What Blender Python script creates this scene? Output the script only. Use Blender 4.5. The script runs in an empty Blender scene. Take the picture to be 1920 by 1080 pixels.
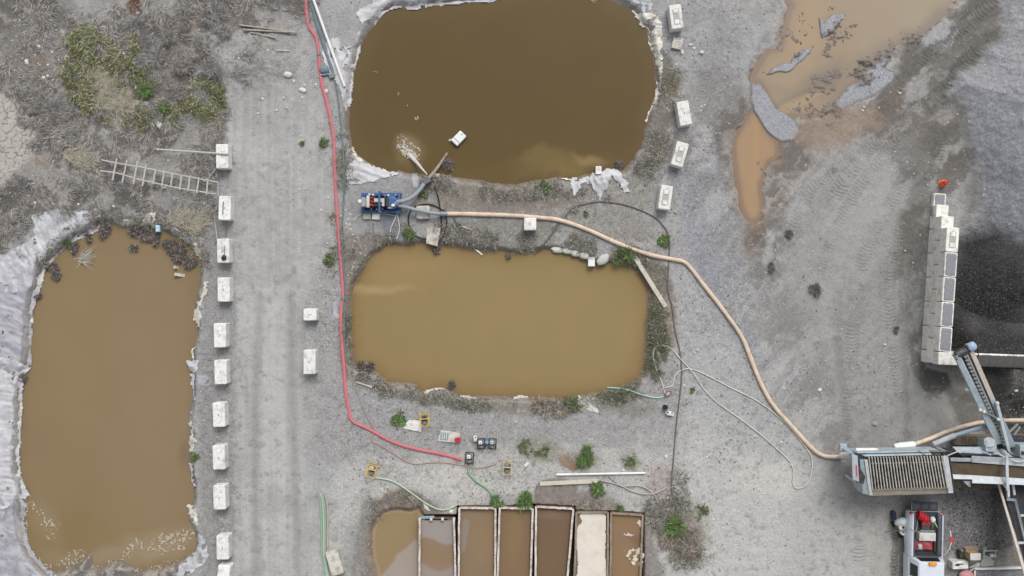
import bpy, bmesh, math, random
import numpy as np
from mathutils import Vector

# ------------------------------------------------------------------ camera, sky, sun, exposure
C = bpy.context.scene.collection
sc = bpy.context.scene
H = 55.0            # flying height of the camera, metres
F = 1650.0          # focal length in photo pixels (photo is 1920 wide)
cam_d = bpy.data.cameras.new('camera')
cam_d.sensor_width = 36.0
cam_d.lens = F / 1920 * 36.0
cam_d.clip_start = 0.5
cam_d.clip_end = 2000
cam = bpy.data.objects.new('camera', cam_d)
cam.location = (0, 0, H)
cam.rotation_euler = (0, 0, 0)
C.objects.link(cam)
sc.camera = cam

SUN_EL, SUN_ROT = math.radians(50), math.radians(15)
w = bpy.data.worlds.new('World'); sc.world = w; w.use_nodes = True
nt = w.node_tree
sky = nt.nodes.new('ShaderNodeTexSky'); sky.sky_type = 'NISHITA'; sky.sun_disc = False
sky.sun_elevation = SUN_EL; sky.sun_rotation = SUN_ROT
sky.air_density = 1.0; sky.dust_density = 4.0
hs = nt.nodes.new('ShaderNodeHueSaturation'); hs.inputs['Saturation'].default_value = 0.22
bg = nt.nodes['Background']; bg.inputs['Strength'].default_value = 0.15
nt.links.new(sky.outputs[0], hs.inputs['Color']); nt.links.new(hs.outputs[0], bg.inputs['Color'])
sl = bpy.data.lights.new('sun', 'SUN'); sl.energy = 1.3; sl.angle = math.radians(25); sl.color = (1.0, 0.985, 0.965)
so = bpy.data.objects.new('sun', sl); C.objects.link(so)
d = Vector((math.sin(SUN_ROT) * math.cos(SUN_EL), math.cos(SUN_ROT) * math.cos(SUN_EL), math.sin(SUN_EL)))
so.rotation_euler = d.to_track_quat('Z', 'Y').to_euler()
sc.view_settings.view_transform = 'Standard'
sc.view_settings.look = 'None'
sc.view_settings.gamma = 1.0
sc.view_settings.exposure = 0.2

# ------------------------------------------------------------------ helpers
rnd = random.Random(7)
RNG = np.random.default_rng(11)
K = 0.86            # albedo that a picture value stands for

def lin(c, k=K):
    out = []
    for x in c:
        x = x / 255.0
        out.append((x / 12.92 if x <= 0.04045 else ((x + 0.055) / 1.055) ** 2.4) * k)
    return tuple(out)

def W(u, v, z=0.0):
    s = (H - z) / F
    return Vector(((u - 960) * s, (540 - v) * s, z))

def hashn(ix, iy, seed):
    n = (ix.astype(np.int64) * 374761393 + iy.astype(np.int64) * 668265263 + seed * 982451653) & 0x7fffffff
    n = ((n ^ (n >> 13)) * 1274126177) & 0x7fffffff
    n = n ^ (n >> 16)
    return (n & 0xffff) / 65535.0

def vnoise(x, y, seed=0):
    xi = np.floor(x); yi = np.floor(y)
    fx = x - xi; fy = y - yi
    fx = fx * fx * (3 - 2 * fx); fy = fy * fy * (3 - 2 * fy)
    a = hashn(xi, yi, seed); b = hashn(xi + 1, yi, seed)
    c = hashn(xi, yi + 1, seed); e = hashn(xi + 1, yi + 1, seed)
    return (a + (b - a) * fx) * (1 - fy) + (c + (e - c) * fx) * fy

def fbm(x, y, seed=0, octv=4, gain=0.5):
    s = 0; a = 1.0; t = 0
    for o in range(octv):
        s = s + a * vnoise(x * 2 ** o + 17.3 * o, y * 2 ** o - 9.1 * o, seed + o * 7)
        t += a; a *= gain
    return s / t                      # 0..1, mean .5

def sstep(a, b, x):
    t = np.clip((x - a) / (b - a), 0, 1)
    return t * t * (3 - 2 * t)

def smooth_poly(pts, n=4, closed=True):
    """Catmull-Rom through the points"""
    p = np.array(pts, float); m = len(p); out = []
    rng = range(m) if closed else range(m - 1)
    for i in rng:
        if closed:
            p0, p1, p2, p3 = p[(i - 1) % m], p[i], p[(i + 1) % m], p[(i + 2) % m]
        else:
            p0, p1, p2, p3 = p[max(i - 1, 0)], p[i], p[i + 1], p[min(i + 2, m - 1)]
        for k in range(n):
            t = k / n
            out.append(0.5 * ((2 * p1) + (-p0 + p2) * t + (2 * p0 - 5 * p1 + 4 * p2 - p3) * t * t + (-p0 + 3 * p1 - 3 * p2 + p3) * t ** 3))
    if not closed:
        out.append(p[-1])
    return np.array(out)

def sdf_poly(U, V, poly, margin=120):
    """signed distance to a polygon (negative inside); far points are given a big number"""
    poly = np.asarray(poly, float)
    out = np.full(U.shape, 1e3)
    sel = (U > poly[:, 0].min() - margin) & (U < poly[:, 0].max() + margin) & (V > poly[:, 1].min() - margin) & (V < poly[:, 1].max() + margin)
    if not sel.any():
        return out
    x = U[sel]; y = V[sel]
    d2 = np.full(x.shape, 1e12); ins = np.zeros(x.shape, bool)
    n = len(poly)
    for i in range(n):
        ax, ay = poly[i]; bx, by = poly[(i + 1) % n]
        ex, ey = bx - ax, by - ay
        L = ex * ex + ey * ey
        if L < 1e-9:
            continue
        t = np.clip(((x - ax) * ex + (y - ay) * ey) / L, 0, 1)
        dx = x - ax - t * ex; dy = y - ay - t * ey
        np.minimum(d2, dx * dx + dy * dy, out=d2)
        if ay != by:
            c = ((ay > y) != (by > y)) & (x < (bx - ax) * (y - ay) / (by - ay) + ax)
            ins ^= c
    dd = np.sqrt(d2); dd[ins] *= -1
    out[sel] = dd
    return out

def path_st(U, V, pts, half):
    """along / across coordinates near a polyline: (mask, s, t)"""
    p = smooth_poly(pts, 5, closed=False)
    sel = (U > p[:, 0].min() - half) & (U < p[:, 0].max() + half) & (V > p[:, 1].min() - half) & (V < p[:, 1].max() + half)
    x = U[sel]; y = V[sel]
    best = np.full(x.shape, 1e9); S = np.zeros(x.shape); T = np.zeros(x.shape); acc = 0
    for i in range(len(p) - 1):
        ex, ey = p[i + 1] - p[i]; L = math.hypot(ex, ey)
        if L < 1e-6:
            continue
        t = np.clip(((x - p[i, 0]) * ex + (y - p[i, 1]) * ey) / (L * L), 0, 1)
        dx = x - p[i, 0] - t * ex; dy = y - p[i, 1] - t * ey
        q = dx * dx + dy * dy
        m = q < best
        best[m] = q[m]; S[m] = acc + t[m] * L
        T[m] = (np.sign(ex * (y - p[i, 1]) - ey * (x - p[i, 0])) * np.sqrt(q))[m]
        acc += L
    return sel, S, T, acc

# ------------------------------------------------------------------ outlines, in photo pixels
WL = -0.35     # level of the pond water
TOP_POND = [(705,45),(725,22),(747,14),(772,17),(805,12),(855,6),(905,3),(930,1),(990,-30),(1100,-35),(1150,0),(1185,20),(1200,47),(1212,55),(1216,75),(1222,100),(1226,120),(1227,137),(1229,162),(1225,180),(1220,200),(1212,225),(1207,250),(1204,270),(1195,285),(1180,307),(1167,317),(1145,316),(1110,325),(1092,330),(1072,336),(1047,333),(1030,335),(992,341),(965,345),(930,344),(905,339),(862,332),(830,326),(805,328),(767,324),(742,321),(717,317),(692,307),(675,295),(665,285),(659,270),(655,237),(656,200),(660,175),(661,155),(665,130),(672,100),(680,78),(692,58)]
MID_POND = [(720,464),(730,458),(752,461),(787,457),(830,459),(855,462),(885,467),(930,472),(960,475),(997,474),(1035,470),(1065,475),(1097,486),(1115,495),(1140,495),(1160,497),(1185,501),(1200,515),(1210,535),(1215,555),(1215,577),(1210,615),(1211,645),(1206,680),(1200,700),(1180,715),(1155,725),(1130,731),(1090,740),(1052,746),(985,742),(950,742),(905,743),(865,741),(840,730),(817,727),(790,733),(780,721),(742,715),(725,716),(710,702),(687,692),(670,687),(665,675),(662,650),(659,615),(660,582),(662,552),(665,536),(675,520),(685,502),(700,482)]
LEFT_POND = [(125,460),(140,447),(180,430),(192,417),(220,422),(240,426),(295,430),(322,440),(337,450),(362,470),(375,490),(373,520),(372,540),(367,565),(365,590),(369,620),(365,647),(361,672),(351,678),(352,692),(360,702),(361,740),(356,770),(355,805),(356,835),(356,872),(361,910),(360,945),(352,972),(360,984),(366,1005),(367,1030),(350,1042),(332,1052),(300,1066),(262,1070),(240,1056),(222,1050),(200,1058),(187,1064),(175,1062),(172,1040),(160,1043),(140,1058),(110,1068),(87,1067),(72,1050),(56,1030),(46,1000),(41,970),(41,945),(47,920),(37,885),(35,847),(39,810),(40,765),(44,727),(49,700),(54,675),(57,645),(59,615),(61,577),(67,552),(75,535),(80,510),(92,492),(107,477)]
SAND_POOL = [(790,968),(770,960),(745,957),(725,960),(710,972),(702,990),(699,1015),(702,1045),(708,1065),(716,1100),(740,1130),(790,1130)]
BIN_PIT = [(783,966),(856,966),(858,949),(932,950),(1002,946),(1078,950),(1080,957),(1143,958),(1209,962),(1208,1130),(783,1130)]
PUDDLE_A = [(1489,-30),(1487,10),(1482,22),(1474,55),(1466,92),(1440,98),(1412,148),(1425,152),(1440,176),(1453,200),(1475,214),(1500,216),(1545,212),(1590,164),(1625,135),(1655,108),(1677,90),(1702,66),(1727,57),(1752,38),(1770,22),(1777,5),(1785,-30)]
PUDDLE_B = [(1410,208),(1385,250),(1377,270),(1382,320),(1387,357),(1395,395),(1407,413),(1420,410),(1428,390),(1424,352),(1430,332),(1440,302),(1453,295),(1457,272),(1442,250),(1425,226)]
SLAB_A = [(1410,160),(1424,158),(1440,178),(1453,203),(1475,217),(1487,227),(1499,248),(1490,260),(1465,264),(1450,256),(1440,247),(1425,225),(1414,207),(1409,185)]
SLAB_B = [(1676,90),(1660,105),(1620,140),(1595,165),(1580,180),(1550,210),(1566,208),(1592,196),(1607,187),(1642,174),(1664,158),(1674,148),(1674,136),(1662,134),(1654,128)]
SLAB_C = [(1438,140),(1450,129),(1466,118),(1482,121),(1490,103),(1502,96),(1526,87),(1519,98),(1490,126),(1478,134),(1460,134)]
SLAB_D = [(1537,34),(1546,42),(1560,30),(1586,24),(1574,44),(1560,60),(1543,71),(1538,52)]
SAND_PILE = [(1985,-60),(1870,-60),(1872,45),(1856,75),(1834,95),(1830,120),(1792,130),(1772,165),(1762,196),(1790,192),(1806,232),(1813,268),(1820,300),(1826,345),(1820,400),(1805,425),(1800,470),(1985,520)]
DARK_PILE = [(1806,440),(1830,426),(1860,428),(1900,450),(1990,470),(1990,672),(1760,668),(1768,560)]

def to_ground(poly, z):
    """what the photo shows at height z, as ground pixels (straight below)"""
    s = (H - z) / H
    return [(960 + (u - 960) * s, 540 + (v - 540) * s) for u, v in poly]

# ------------------------------------------------------------------ the ground sheet
def axis(lo, hi, step, far):
    core = np.arange(lo, hi + 1e-6, step)
    out = [step]
    while sum(out) < far:
        out.append(out[-1] * 1.22)
    ext = np.cumsum(out)
    return np.concatenate([lo - ext[::-1], core, core[-1] + ext])

STEP = 1.8
gu = axis(-40, 1960, STEP, 9000)
gv = axis(-40, 1120, STEP, 9000)
U, V = np.meshgrid(gu, gv)
nU, nV = len(gu), len(gv)

n_big = fbm(U / 150, V / 150, 3, 4)
n_mid = fbm(U / 38, V / 38, 21, 4, 0.6)
n_fin = fbm(U / 11, V / 11, 43, 4, 0.65)
n_tiny = fbm(U / 4.0, V / 4.0, 61, 2, 0.7)
wx = (fbm(U / 30, V / 30, 81, 4, 0.6) - .5)
wy = (fbm(U / 30, V / 30, 97, 4, 0.6) - .5)
wjx = (n_fin - .5)
Z = (n_big - .5) * 0.10 + (n_mid - .5) * 0.07 + (n_fin - .5) * 0.05

def region(poly, warp=14, jag=4, feather=8, smooth=3):
    d_ = sdf_poly(U + wx * warp * 2 + wjx * jag * 2, V + wy * warp * 2 + wjx * jag * 2, smooth_poly(poly, smooth) if smooth else poly)
    return sstep(feather, -feather, d_)

def blob(u, v, ru, rv, rot=0, warp=18, jag=6, soft=0.6):
    c, s = math.cos(math.radians(rot)), math.sin(math.radians(rot))
    x = U + wx * warp * 2 + wjx * jag * 2 - u; y = V + wy * warp * 2 + wjx * jag * 2 - v
    a = (x * c + y * s) / ru; b = (-x * s + y * c) / rv
    r = np.sqrt(a * a + b * b)
    return sstep(1 + soft * .5, 1 - soft * .5, r)

COL = np.empty(U.shape + (3,)); COL[:] = lin((159, 158, 156))
GRAIN = np.full(U.shape, 0.55)
WET = np.zeros(U.shape)

def paint(m, c, a=1.0, grain=None, wet=None):
    m = np.clip(m * a, 0, 1)[..., None]
    COL[:] = COL * (1 - m) + np.array(lin(c)) * m
    m = m[..., 0]
    if grain is not None:
        GRAIN[:] = GRAIN * (1 - m) + grain * m
    if wet is not None:
        WET[:] = WET * (1 - m) + wet * m
# ---- zones of the ground: colour and grain, region by region
paint(sstep(.46, .62, n_big), (150, 150, 151), .8)
paint(sstep(.5, .66, n_mid), (168, 166, 163), .4)
paint(sstep(.5, .36, n_mid), (144, 142, 139), .4)

# the scrub corner, upper left
scrub = region([(-80,-80),(565,-80),(560,40),(520,75),(500,110),(470,150),(405,165),(425,215),(415,262),(425,300),(400,365),(412,400),(390,425),(395,480),(375,450),(335,425),(200,395),(150,400),(60,415),(20,455),(-80,480)], 20, 12, 16)
paint(scrub, (122, 119, 115), 1, .95)
paint(scrub * sstep(.48, .62, n_mid), (146, 142, 137), .8)
paint(scrub * sstep(.52, .40, n_mid), (98, 95, 92), .8)
sn = fbm(U / 52, V / 52, 281, 4, .6)
paint(scrub * sstep(.52, .60, sn), (152,149,145), .75, .6)
paint(scrub * sstep(.46, .38, sn), (90,86,82), .7)
paint(blob(445,105,50,42,10,20,14), (160,158,155), .9, .7)
paint(blob(515,95,45,60,10,20,14), (152,150,147), .8, .7)
paint(blob(170,25,42,32,20), (150,148,146), .9, .6)
paint(blob(60,15,90,25,10), (90,87,83), .8)
paint(blob(420,35,50,35), (104,100,95), .7)
paint(blob(255,8,13,32,5,8), (88,62,48), 1, .6)
paint(blob(50,110,75,65,30), (124,120,116), .7)
paint(blob(350,45,22,16), (150,132,112), .6)
for q in [(195,70,32,14,10),(345,45,18,14,0),(75,120,20,8,0),(300,150,12,30,20),(405,165,16,14,0),(75,300,22,14,0),(160,298,28,16,0),(62,385,26,22,20),(355,415,45,20,20),(330,150,20,18,0)]:
    paint(blob(*q, 16, 8), (134,114,100), .42)
for q in [(185,105,60,38,30),(165,160,52,30,15),(215,205,75,24,12),(330,205,50,22,-8),(385,185,32,34,0),(240,85,22,30,0),(130,110,22,14,0),(290,210,40,18,0)]:
    paint(blob(*q, 22, 12), (100, 100, 70), .55, .9)
# dried, cracked mud at the left edge
mudp = region([(-80,170),(5,175),(30,190),(40,225),(62,250),(55,285),(40,320),(10,345),(-80,350)], 16, 8, 10)
paint(mudp, (172,168,160), 1, .35)
def cracks(scale, seed):
    gx, gy = U / scale + wx * 1.2, V / scale + wy * 1.2
    f1 = np.full(U.shape, 9.); f2 = np.full(U.shape, 9.)
    sel = (U < 90) & (V > 150) & (V < 370)
    x, y = gx[sel], gy[sel]; a1 = f1[sel]; a2 = f2[sel]
    for ox in (-1, 0, 1):
        for oy in (-1, 0, 1):
            cx, cy = np.floor(x) + ox, np.floor(y) + oy
            px_, py_ = cx + hashn(cx, cy, seed), cy + hashn(cx, cy, seed + 1)
            q = np.hypot(x - px_, y - py_)
            a2 = np.minimum(a2, np.maximum(a1, q)); a1 = np.minimum(a1, q)
    f1[sel] = a1; f2[sel] = a2
    return f2 - f1
cr = cracks(13, 5)
crk = mudp * sstep(.10, .03, cr) * (U < 88)
paint(crk, (105,100,94), .85)
Z -= crk * .03

# haul road down the middle-left
road = region([(432,150),(470,158),(560,150),(600,200),(618,260),(622,330),(622,420),(628,470),(600,520),(560,560),(560,700),(565,800),(585,900),(600,1000),(600,1180),(440,1180),(437,1000),(432,800),(436,600),(440,420),(440,300),(425,240)], 10, 6, 22)
paint(road, (165,164,161), .9, .26)
paint(region([(478,560),(545,560),(550,800),(575,1000),(580,1180),(460,1180),(462,900),(470,700)], 12, 6, 26), (175,174,171), .85, .2)
paint(blob(440,190,30,40,0), (166,164,160), .8, .4)
paint(blob(470,200,50,40,0), (150,150,148), .6)
streak = fbm(U / 7, V / 190, 131, 3)
paint(road * sstep(.50, .66, streak), (180,178,174), .3)
paint(road * sstep(.50, .34, streak), (150,150,148), .3)
paint(region([(378,440),(440,440),(440,800),(432,1180),(370,1180),(376,985),(372,700),(380,560)], 8, 8, 8), (140,139,138), .85, .85)

# ground around the middle ponds
paint(region([(590,470),(640,460),(655,560),(650,700),(700,740),(780,760),(900,770),(1080,775),(1140,770),(1240,700),(1250,640),(1280,700),(1270,820),(900,830),(700,880),(610,860),(580,700)], 16, 10, 14), (150,149,148), .8, .9)
paint(region([(660,335),(760,325),(790,350),(760,450),(700,452),(660,440)], 8, 4, 10), (148,147,147), .9, .45)
paint(region([(720,405),(752,405),(756,450),(722,450)], 5, 3, 4), (112,116,124), .7, .3)
paint(region([(770,322),(800,320),(840,335),(960,345),(1060,338),(1180,320),(1230,260),(1255,200),(1275,260),(1240,330),(1210,400),(1230,440),(1150,455),(1040,440),(960,400),(840,395),(790,400),(765,380)], 12, 10, 12), (136,132,125), .75, .9)
paint(region([(820,345),(900,350),(1010,350),(1090,370),(1080,385),(1000,392),(890,395),(830,385)], 10, 8, 10), (122,112,102), .7, .8)
paint(region([(1225,120),(1250,100),(1275,150),(1268,210),(1262,280),(1230,300),(1205,300),(1215,240),(1228,190)], 12, 10, 10), (112,104,97), .8, .9)
paint(blob(1255,155,16,26,0), (98,94,66), .6)
paint(region([(640,440),(720,448),(745,456),(690,490),(655,540),(640,500)], 12, 10, 8), (122,112,100), .8, .9)
paint(region([(830,405),(960,412),(1045,420),(1030,465),(940,470),(840,455)], 10, 10, 10), (122,119,110), .7, .95)
paint(region([(1055,425),(1150,460),(1175,475),(1150,488),(1100,480),(1045,465)], 8, 6, 8), (152,152,150), .8, .8)
paint(region([(1150,465),(1210,480),(1250,500),(1262,560),(1262,640),(1235,680),(1190,730),(1130,745),(1120,735),(1195,705),(1210,650),(1212,560),(1190,500),(1150,492)], 8, 8, 6), (104,99,84), .85, .95)
paint(region([(1240,560),(1268,560),(1275,640),(1258,650)], 6, 6, 8), (146,132,120), .7)
paint(region([(1120,745),(1190,735),(1225,760),(1200,778),(1130,772)], 8, 8, 10), (126,121,112), .7)
paint(region([(655,560),(662,700),(720,722),(790,735),(880,750),(1060,755),(1090,760),(1050,775),(900,770),(780,752),(690,728),(640,690),(640,600)], 8, 10, 8), (120,115,104), .75, .95)
paint(region([(640,600),(655,600),(655,700),(640,700)], 6, 8, 8), (110,106,88), .7)

# lower middle yard
paint(region([(700,860),(860,850),(1000,840),(1150,840),(1300,850),(1420,820),(1560,900),(1600,1000),(1560,1180),(1250,1180),(1215,960),(1000,905),(940,940),(760,940),(640,1000),(620,1180),(600,1100),(620,900)], 14, 10, 20), (176,174,170), .8, .8)
paint(region([(1290,760),(1420,800),(1500,860),(1600,900),(1640,1000),(1640,1180),(1340,1180),(1300,980)], 16, 8, 24), (178,177,174), .85, .55)
paint(region([(1490,900),(1570,880),(1650,960),(1660,1180),(1480,1180)], 14, 6, 24), (168,167,163), .8, .35)
for q in [(1018,845,45,22,10),(1095,862,26,18,0),(1180,865,18,18,0)]:
    paint(blob(*q, 16, 12), (128,124,104), .6)
paint(blob(1075,868,22,12,10), (132,106,86), .8)
paint(blob(1240,900,26,26,0), (150,136,130), .6)
for q in [(880,935,40,16,0),(1180,960,20,12,0),(905,915,60,14,10),(980,920,35,16,0),(830,900,60,20,0),(1440,900,60,40,0)]:
    paint(blob(*q, 16, 12), (190,187,181), .6, .5)
paint(region([(690,960),(720,925),(760,915),(800,935),(840,965),(850,980),(786,975),(740,958),(715,966),(698,1000),(702,1050),(715,1180),(680,1180),(684,1020)], 8, 6, 6), (124,110,98), .9, .7)
paint(region([(680,940),(700,930),(705,960),(690,1000),(695,1060),(690,1180),(660,1180),(665,1000)], 8, 10, 6), (126,123,116), .7, .9)
paint(region([(1010,902),(1075,902),(1074,950),(1008,950)], 3, 2, 3), (128,118,112), .9, .4)
paint(region([(1075,925),(1140,930),(1160,958),(1078,960)], 8, 6, 6), (134,126,116), .9, .8)
paint(region([(1210,950),(1290,940),(1330,990),(1320,1050),(1270,1050),(1230,1000)], 16, 14, 14), (136,129,118), .8, .95)
paint(blob(1290,1020,30,26,30,14,12), (118,108,97), .7)
paint(region([(1205,960),(1222,980),(1228,1030),(1250,1090),(1240,1180),(1208,1180)], 6, 5, 6), (128,122,114), .8)

# middle right yard
paint(region([(1290,220),(1330,230),(1370,330),(1390,420),(1400,520),(1420,620),(1440,700),(1360,640),(1290,520),(1285,420),(1255,330)], 18, 10, 22), (139,140,146), .85, 1.0)
paint(region([(1290,60),(1400,40),(1460,90),(1400,160),(1330,180),(1280,140)], 20, 10, 24), (156,157,158), .7, .6)
paint(region([(1255,520),(1300,510),(1370,600),(1420,720),(1500,820),(1560,880),(1400,850),(1290,780),(1275,640)], 14, 8, 18), (164,164,163), .8, .7)
paint(region([(1310,130),(1370,130),(1400,180),(1385,240),(1340,260),(1310,200)], 16, 12, 16), (124,120,117), .6, .8)
paint(region([(1330,20),(1345,30),(1300,130),(1290,230),(1310,260),(1340,240),(1380,120),(1400,60)], 16, 12, 20), (138,137,136), .5, .8)
paint(region([(1340,210),(1400,170),(1385,250),(1380,330),(1395,400),(1405,480),(1375,400),(1350,320),(1335,250)], 10, 10, 8), (128,123,118), .6, .9)
paint(region([(1395,400),(1430,400),(1450,340),(1462,300),(1500,320),(1480,380),(1440,440),(1410,500),(1398,470)], 10, 10, 10), (128,114,105), .75, .8)
paint(region([(1395,430),(1425,420),(1440,450),(1405,490)], 8, 8, 6), (118,98,84), .6)
for q in [(1492,435,16,14,30),(1478,465,14,22,25),(1445,490,10,10,0),(1448,515,12,10,0),(1525,545,18,10,20),(1680,618,5,6,0),(1430,462,12,8,0)]:
    paint(blob(*q, 10, 12), (86,80,76), .75)
paint(blob(1505,510,40,30,0), (126,122,117), .5)
paint(region([(1440,250),(1560,215),(1640,210),(1700,150),(1760,200),(1800,200),(1800,260),(1790,330),(1700,290),(1640,250),(1560,300),(1500,330),(1470,320)], 18, 12, 20), (136,128,122), .8, .7)
wetband = region([(1690,85),(1725,40),(1775,25),(1868,-40),(1874,45),(1858,75),(1832,120),(1795,150),(1775,180),(1760,210),(1700,230),(1640,240),(1560,215),(1610,200),(1660,165),(1680,130)], 14, 12, 10)
paint(wetband, (104,100,95), .85, .6, .35)
paint(blob(1760,60,32,34,-40,14,10), (162,163,166), .85, .8)
paint(blob(1715,180,14,36,40,12,8), (150,149,148), .8)
paint(blob(1655,205,50,14,-30,14,10), (112,96,84), .6)
wet2 = region([(1690,275),(1740,255),(1790,225),(1815,270),(1822,330),(1822,400),(1800,420),(1795,330),(1775,325),(1755,350),(1745,370),(1735,345),(1700,340),(1686,315)], 12, 10, 8)
paint(wet2, (100,97,92), .9, .6, .3)
paint(blob(1730,300,18,20,0,10,6), (142,138,128), .8, .3)
paint(region([(1738,350),(1760,330),(1782,335),(1790,380),(1785,430),(1745,430)], 6, 6, 5), (138,140,143), .8, .8)
paint(region([(1690,380),(1715,370),(1728,420),(1718,470),(1700,520),(1680,470),(1680,430)], 10, 10, 10), (122,117,103), .75, .9)
paint(blob(1650,290,40,16,-15,12,8), (98,95,90), .8)
paint(region([(1480,380),(1640,290),(1690,350),(1690,420),(1660,560),(1680,700),(1690,900),(1600,840),(1560,760),(1530,640),(1460,560),(1490,450)], 18, 8, 24), (160,159,157), .7, .5)
paint(region([(1580,440),(1660,430),(1675,560),(1680,780),(1590,800),(1570,640)], 14, 6, 26), (150,149,147), .6, .5)
paint(region([(1690,470),(1730,440),(1735,560),(1728,640),(1705,660),(1692,600)], 10, 8, 10), (136,137,139), .8, 1.0)
dstreak = fbm((U * .80 + V * .60) / 9, (-U * .60 + V * .80) / 150, 151, 3)
yard = region([(1290,200),(1700,240),(1720,440),(1700,800),(1640,880),(1480,820),(1400,650),(1330,420)], 10, 8, 30)
paint(yard * sstep(.53, .63, dstreak), (172,170,167), .3)
paint(yard * sstep(.47, .37, dstreak), (138,137,135), .32)
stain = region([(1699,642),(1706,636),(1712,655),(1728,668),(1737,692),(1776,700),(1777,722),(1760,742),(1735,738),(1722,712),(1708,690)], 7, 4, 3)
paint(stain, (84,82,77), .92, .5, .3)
paint(region([(1775,705),(1800,735),(1850,740),(1850,800),(1800,800),(1780,760),(1770,735)], 8, 5, 8), (104,101,95), .8, .5)  # darker grey-brown patch below the side conveyor
paint(region([(1700,700),(1718,720),(1735,745),(1770,740),(1790,790),(1760,830),(1710,830),(1700,760)], 8, 4, 10), (156,155,151), .8, .3)
paint(region([(1778,664),(1835,664),(1840,715),(1810,735),(1782,705)], 6, 4, 5), (166,164,156), .8, .4)
for q in [(1702,800,5,30,4),(1700,720,4,40,-3),(1745,745,14,6,-30)]:
    paint(blob(*q, 8, 8), (108,106,103), .6)
backyard = region([(1832,672),(1990,672),(1990,840),(1860,840),(1845,740)], 8, 8, 8)
paint(backyard, (98,96,92), .92, 1.0)
for q in [(1905,765,16,14,0),(1880,745,12,8,0),(1912,745,9,9,0)]:
    paint(blob(*q, 12, 12), (52,50,48), .8)
lowyard = region([(1590,915),(1660,925),(1790,905),(1990,880),(1990,1180),(1690,1180),(1690,960),(1600,940)], 10, 6, 14)
paint(lowyard, (132,130,127), .8, .8)
paint(region([(1770,900),(1890,895),(1890,1000),(1860,1045),(1780,1040),(1770,960)], 10, 8, 14), (122,121,121), .85, 1.0)
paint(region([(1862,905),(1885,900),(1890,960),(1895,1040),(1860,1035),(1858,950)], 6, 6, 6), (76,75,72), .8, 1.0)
paint(region([(1800,1040),(1900,1030),(1912,1064),(1830,1066)], 6, 5, 4), (122,119,110), .8)
paint(region([(1828,1068),(1990,1068),(1990,1180),(1828,1180)], 3, 3, 3), (128,128,131), .9, 1.0)
paint(region([(1770,1060),(1826,1066),(1826,1180),(1765,1180)], 5, 4, 5), (150,147,142), .7)
paint(region([(1655,760),(1690,780),(1700,850),(1640,860),(1600,820),(1610,770)], 14, 8, 18), (146,144,141), .6)
paint(region([(1640,935),(1690,945),(1700,1180),(1640,1180)], 8, 6, 12), (166,163,156), .7, .4)

# fine dark specks, clods and pale dust everywhere
paint(sstep(.60, .76, n_fin), (182,180,176), .18)
paint(sstep(.38, .26, n_fin), (110,107,103), .3)
speck = fbm(U / 5.5, V / 5.5, 171, 2, .6)
rough = sstep(.45, .6, fbm(U / 90, V / 90, 191, 3))
paint(sstep(.70, .80, speck) * rough, (96,93,89), .4)
paint(sstep(.74, .82, fbm(U / 4.2, V / 4.2, 177, 2, .6)) * rough * (1 - np.clip(sstep(150, 100, np.hypot((U - 1700) / 1.4, V - 230)), 0, 1)), (190,188,185), .25)
Z += (n_tiny - .5) * .035 * GRAIN
clod = sstep(.60, .78, fbm(U / 9, V / 9, 211, 3, .6))
Z += clod * .05 * np.clip(GRAIN - .3, 0, 1) * rough

# damp, driven-over mud between the puddles and the block wall
rx, ry = U * .77 - V * .64, U * .64 + V * .77
mudn = fbm(rx / 95 + wx * 1.2, ry / 34 + wy * 1.2, 251, 5, .6)
mudz = region([(1440,255),(1500,225),(1560,205),(1640,170),(1700,100),(1760,40),(1870,-40),(1872,50),(1830,125),(1770,180),(1800,220),(1822,300),(1826,410),(1790,430),(1745,350),(1720,300),(1690,290),(1640,262),(1580,300),(1520,340),(1470,400),(1420,480),(1400,420),(1450,330)], 22, 12, 16)
paint(mudz * sstep(.47, .57, mudn), (98,94,89), .78, .5, .3)
paint(mudz * sstep(.43, .33, mudn), (158,156,153), .6, .6)
paint(yard * (1 - mudz) * sstep(.54, .64, mudn), (130,127,123), .5)
paint(yard * (1 - mudz) * sstep(.45, .36, mudn), (176,174,170), .45, .35)
paint(region([(1560,350),(1640,290),(1692,335),(1662,420),(1622,520),(1580,510),(1545,470)], 22, 8, 20), (176,175,172), .5, .3)
paint(region([(1470,500),(1530,470),(1590,620),(1585,760),(1540,700),(1490,600)], 20, 8, 22), (172,171,169), .45, .35)
paint(region([(1440,420),(1475,400),(1465,470),(1430,540),(1415,500)], 14, 12, 10) * sstep(.42,.56,n_mid), (96,90,86), .7)
paint(region([(1440,430),(1450,480),(1438,505),(1428,480)], 6, 6, 5), (176,174,170), .6)
paint(region([(1560,560),(1580,560),(1600,800),(1606,900),(1586,900),(1574,760)], 8, 6, 10), (132,131,129), .5)
paint(road * sstep(.56, .66, sn) , (150,149,147), .4)
paint(road * sstep(.40, .32, sn) , (178,177,174), .4)
paint(region([(1470,420),(1560,300),(1700,250),(1742,300),(1745,440),(1720,640),(1700,900),(1600,900),(1540,760),(1480,620)], 26, 10, 40), (134,133,131), .5)
paint(region([(1690,300),(1742,330),(1738,440),(1728,560),(1716,640),(1690,620),(1684,460)], 16, 10, 18) * sstep(.38, .56, mudn), (98,95,90), .85)
paint(region([(1736,236),(1760,250),(1742,330),(1722,430),(1712,560),(1708,650),(1692,650),(1690,540),(1696,420),(1712,320)], 18, 10, 12), (100,97,92), .6, .5, .2)
paint(region([(1400,520),(1440,460),(1500,560),(1560,720),(1600,860),(1540,840),(1470,700)], 20, 10, 24) * sstep(.46, .58, mudn), (126,124,121), .65)
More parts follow.
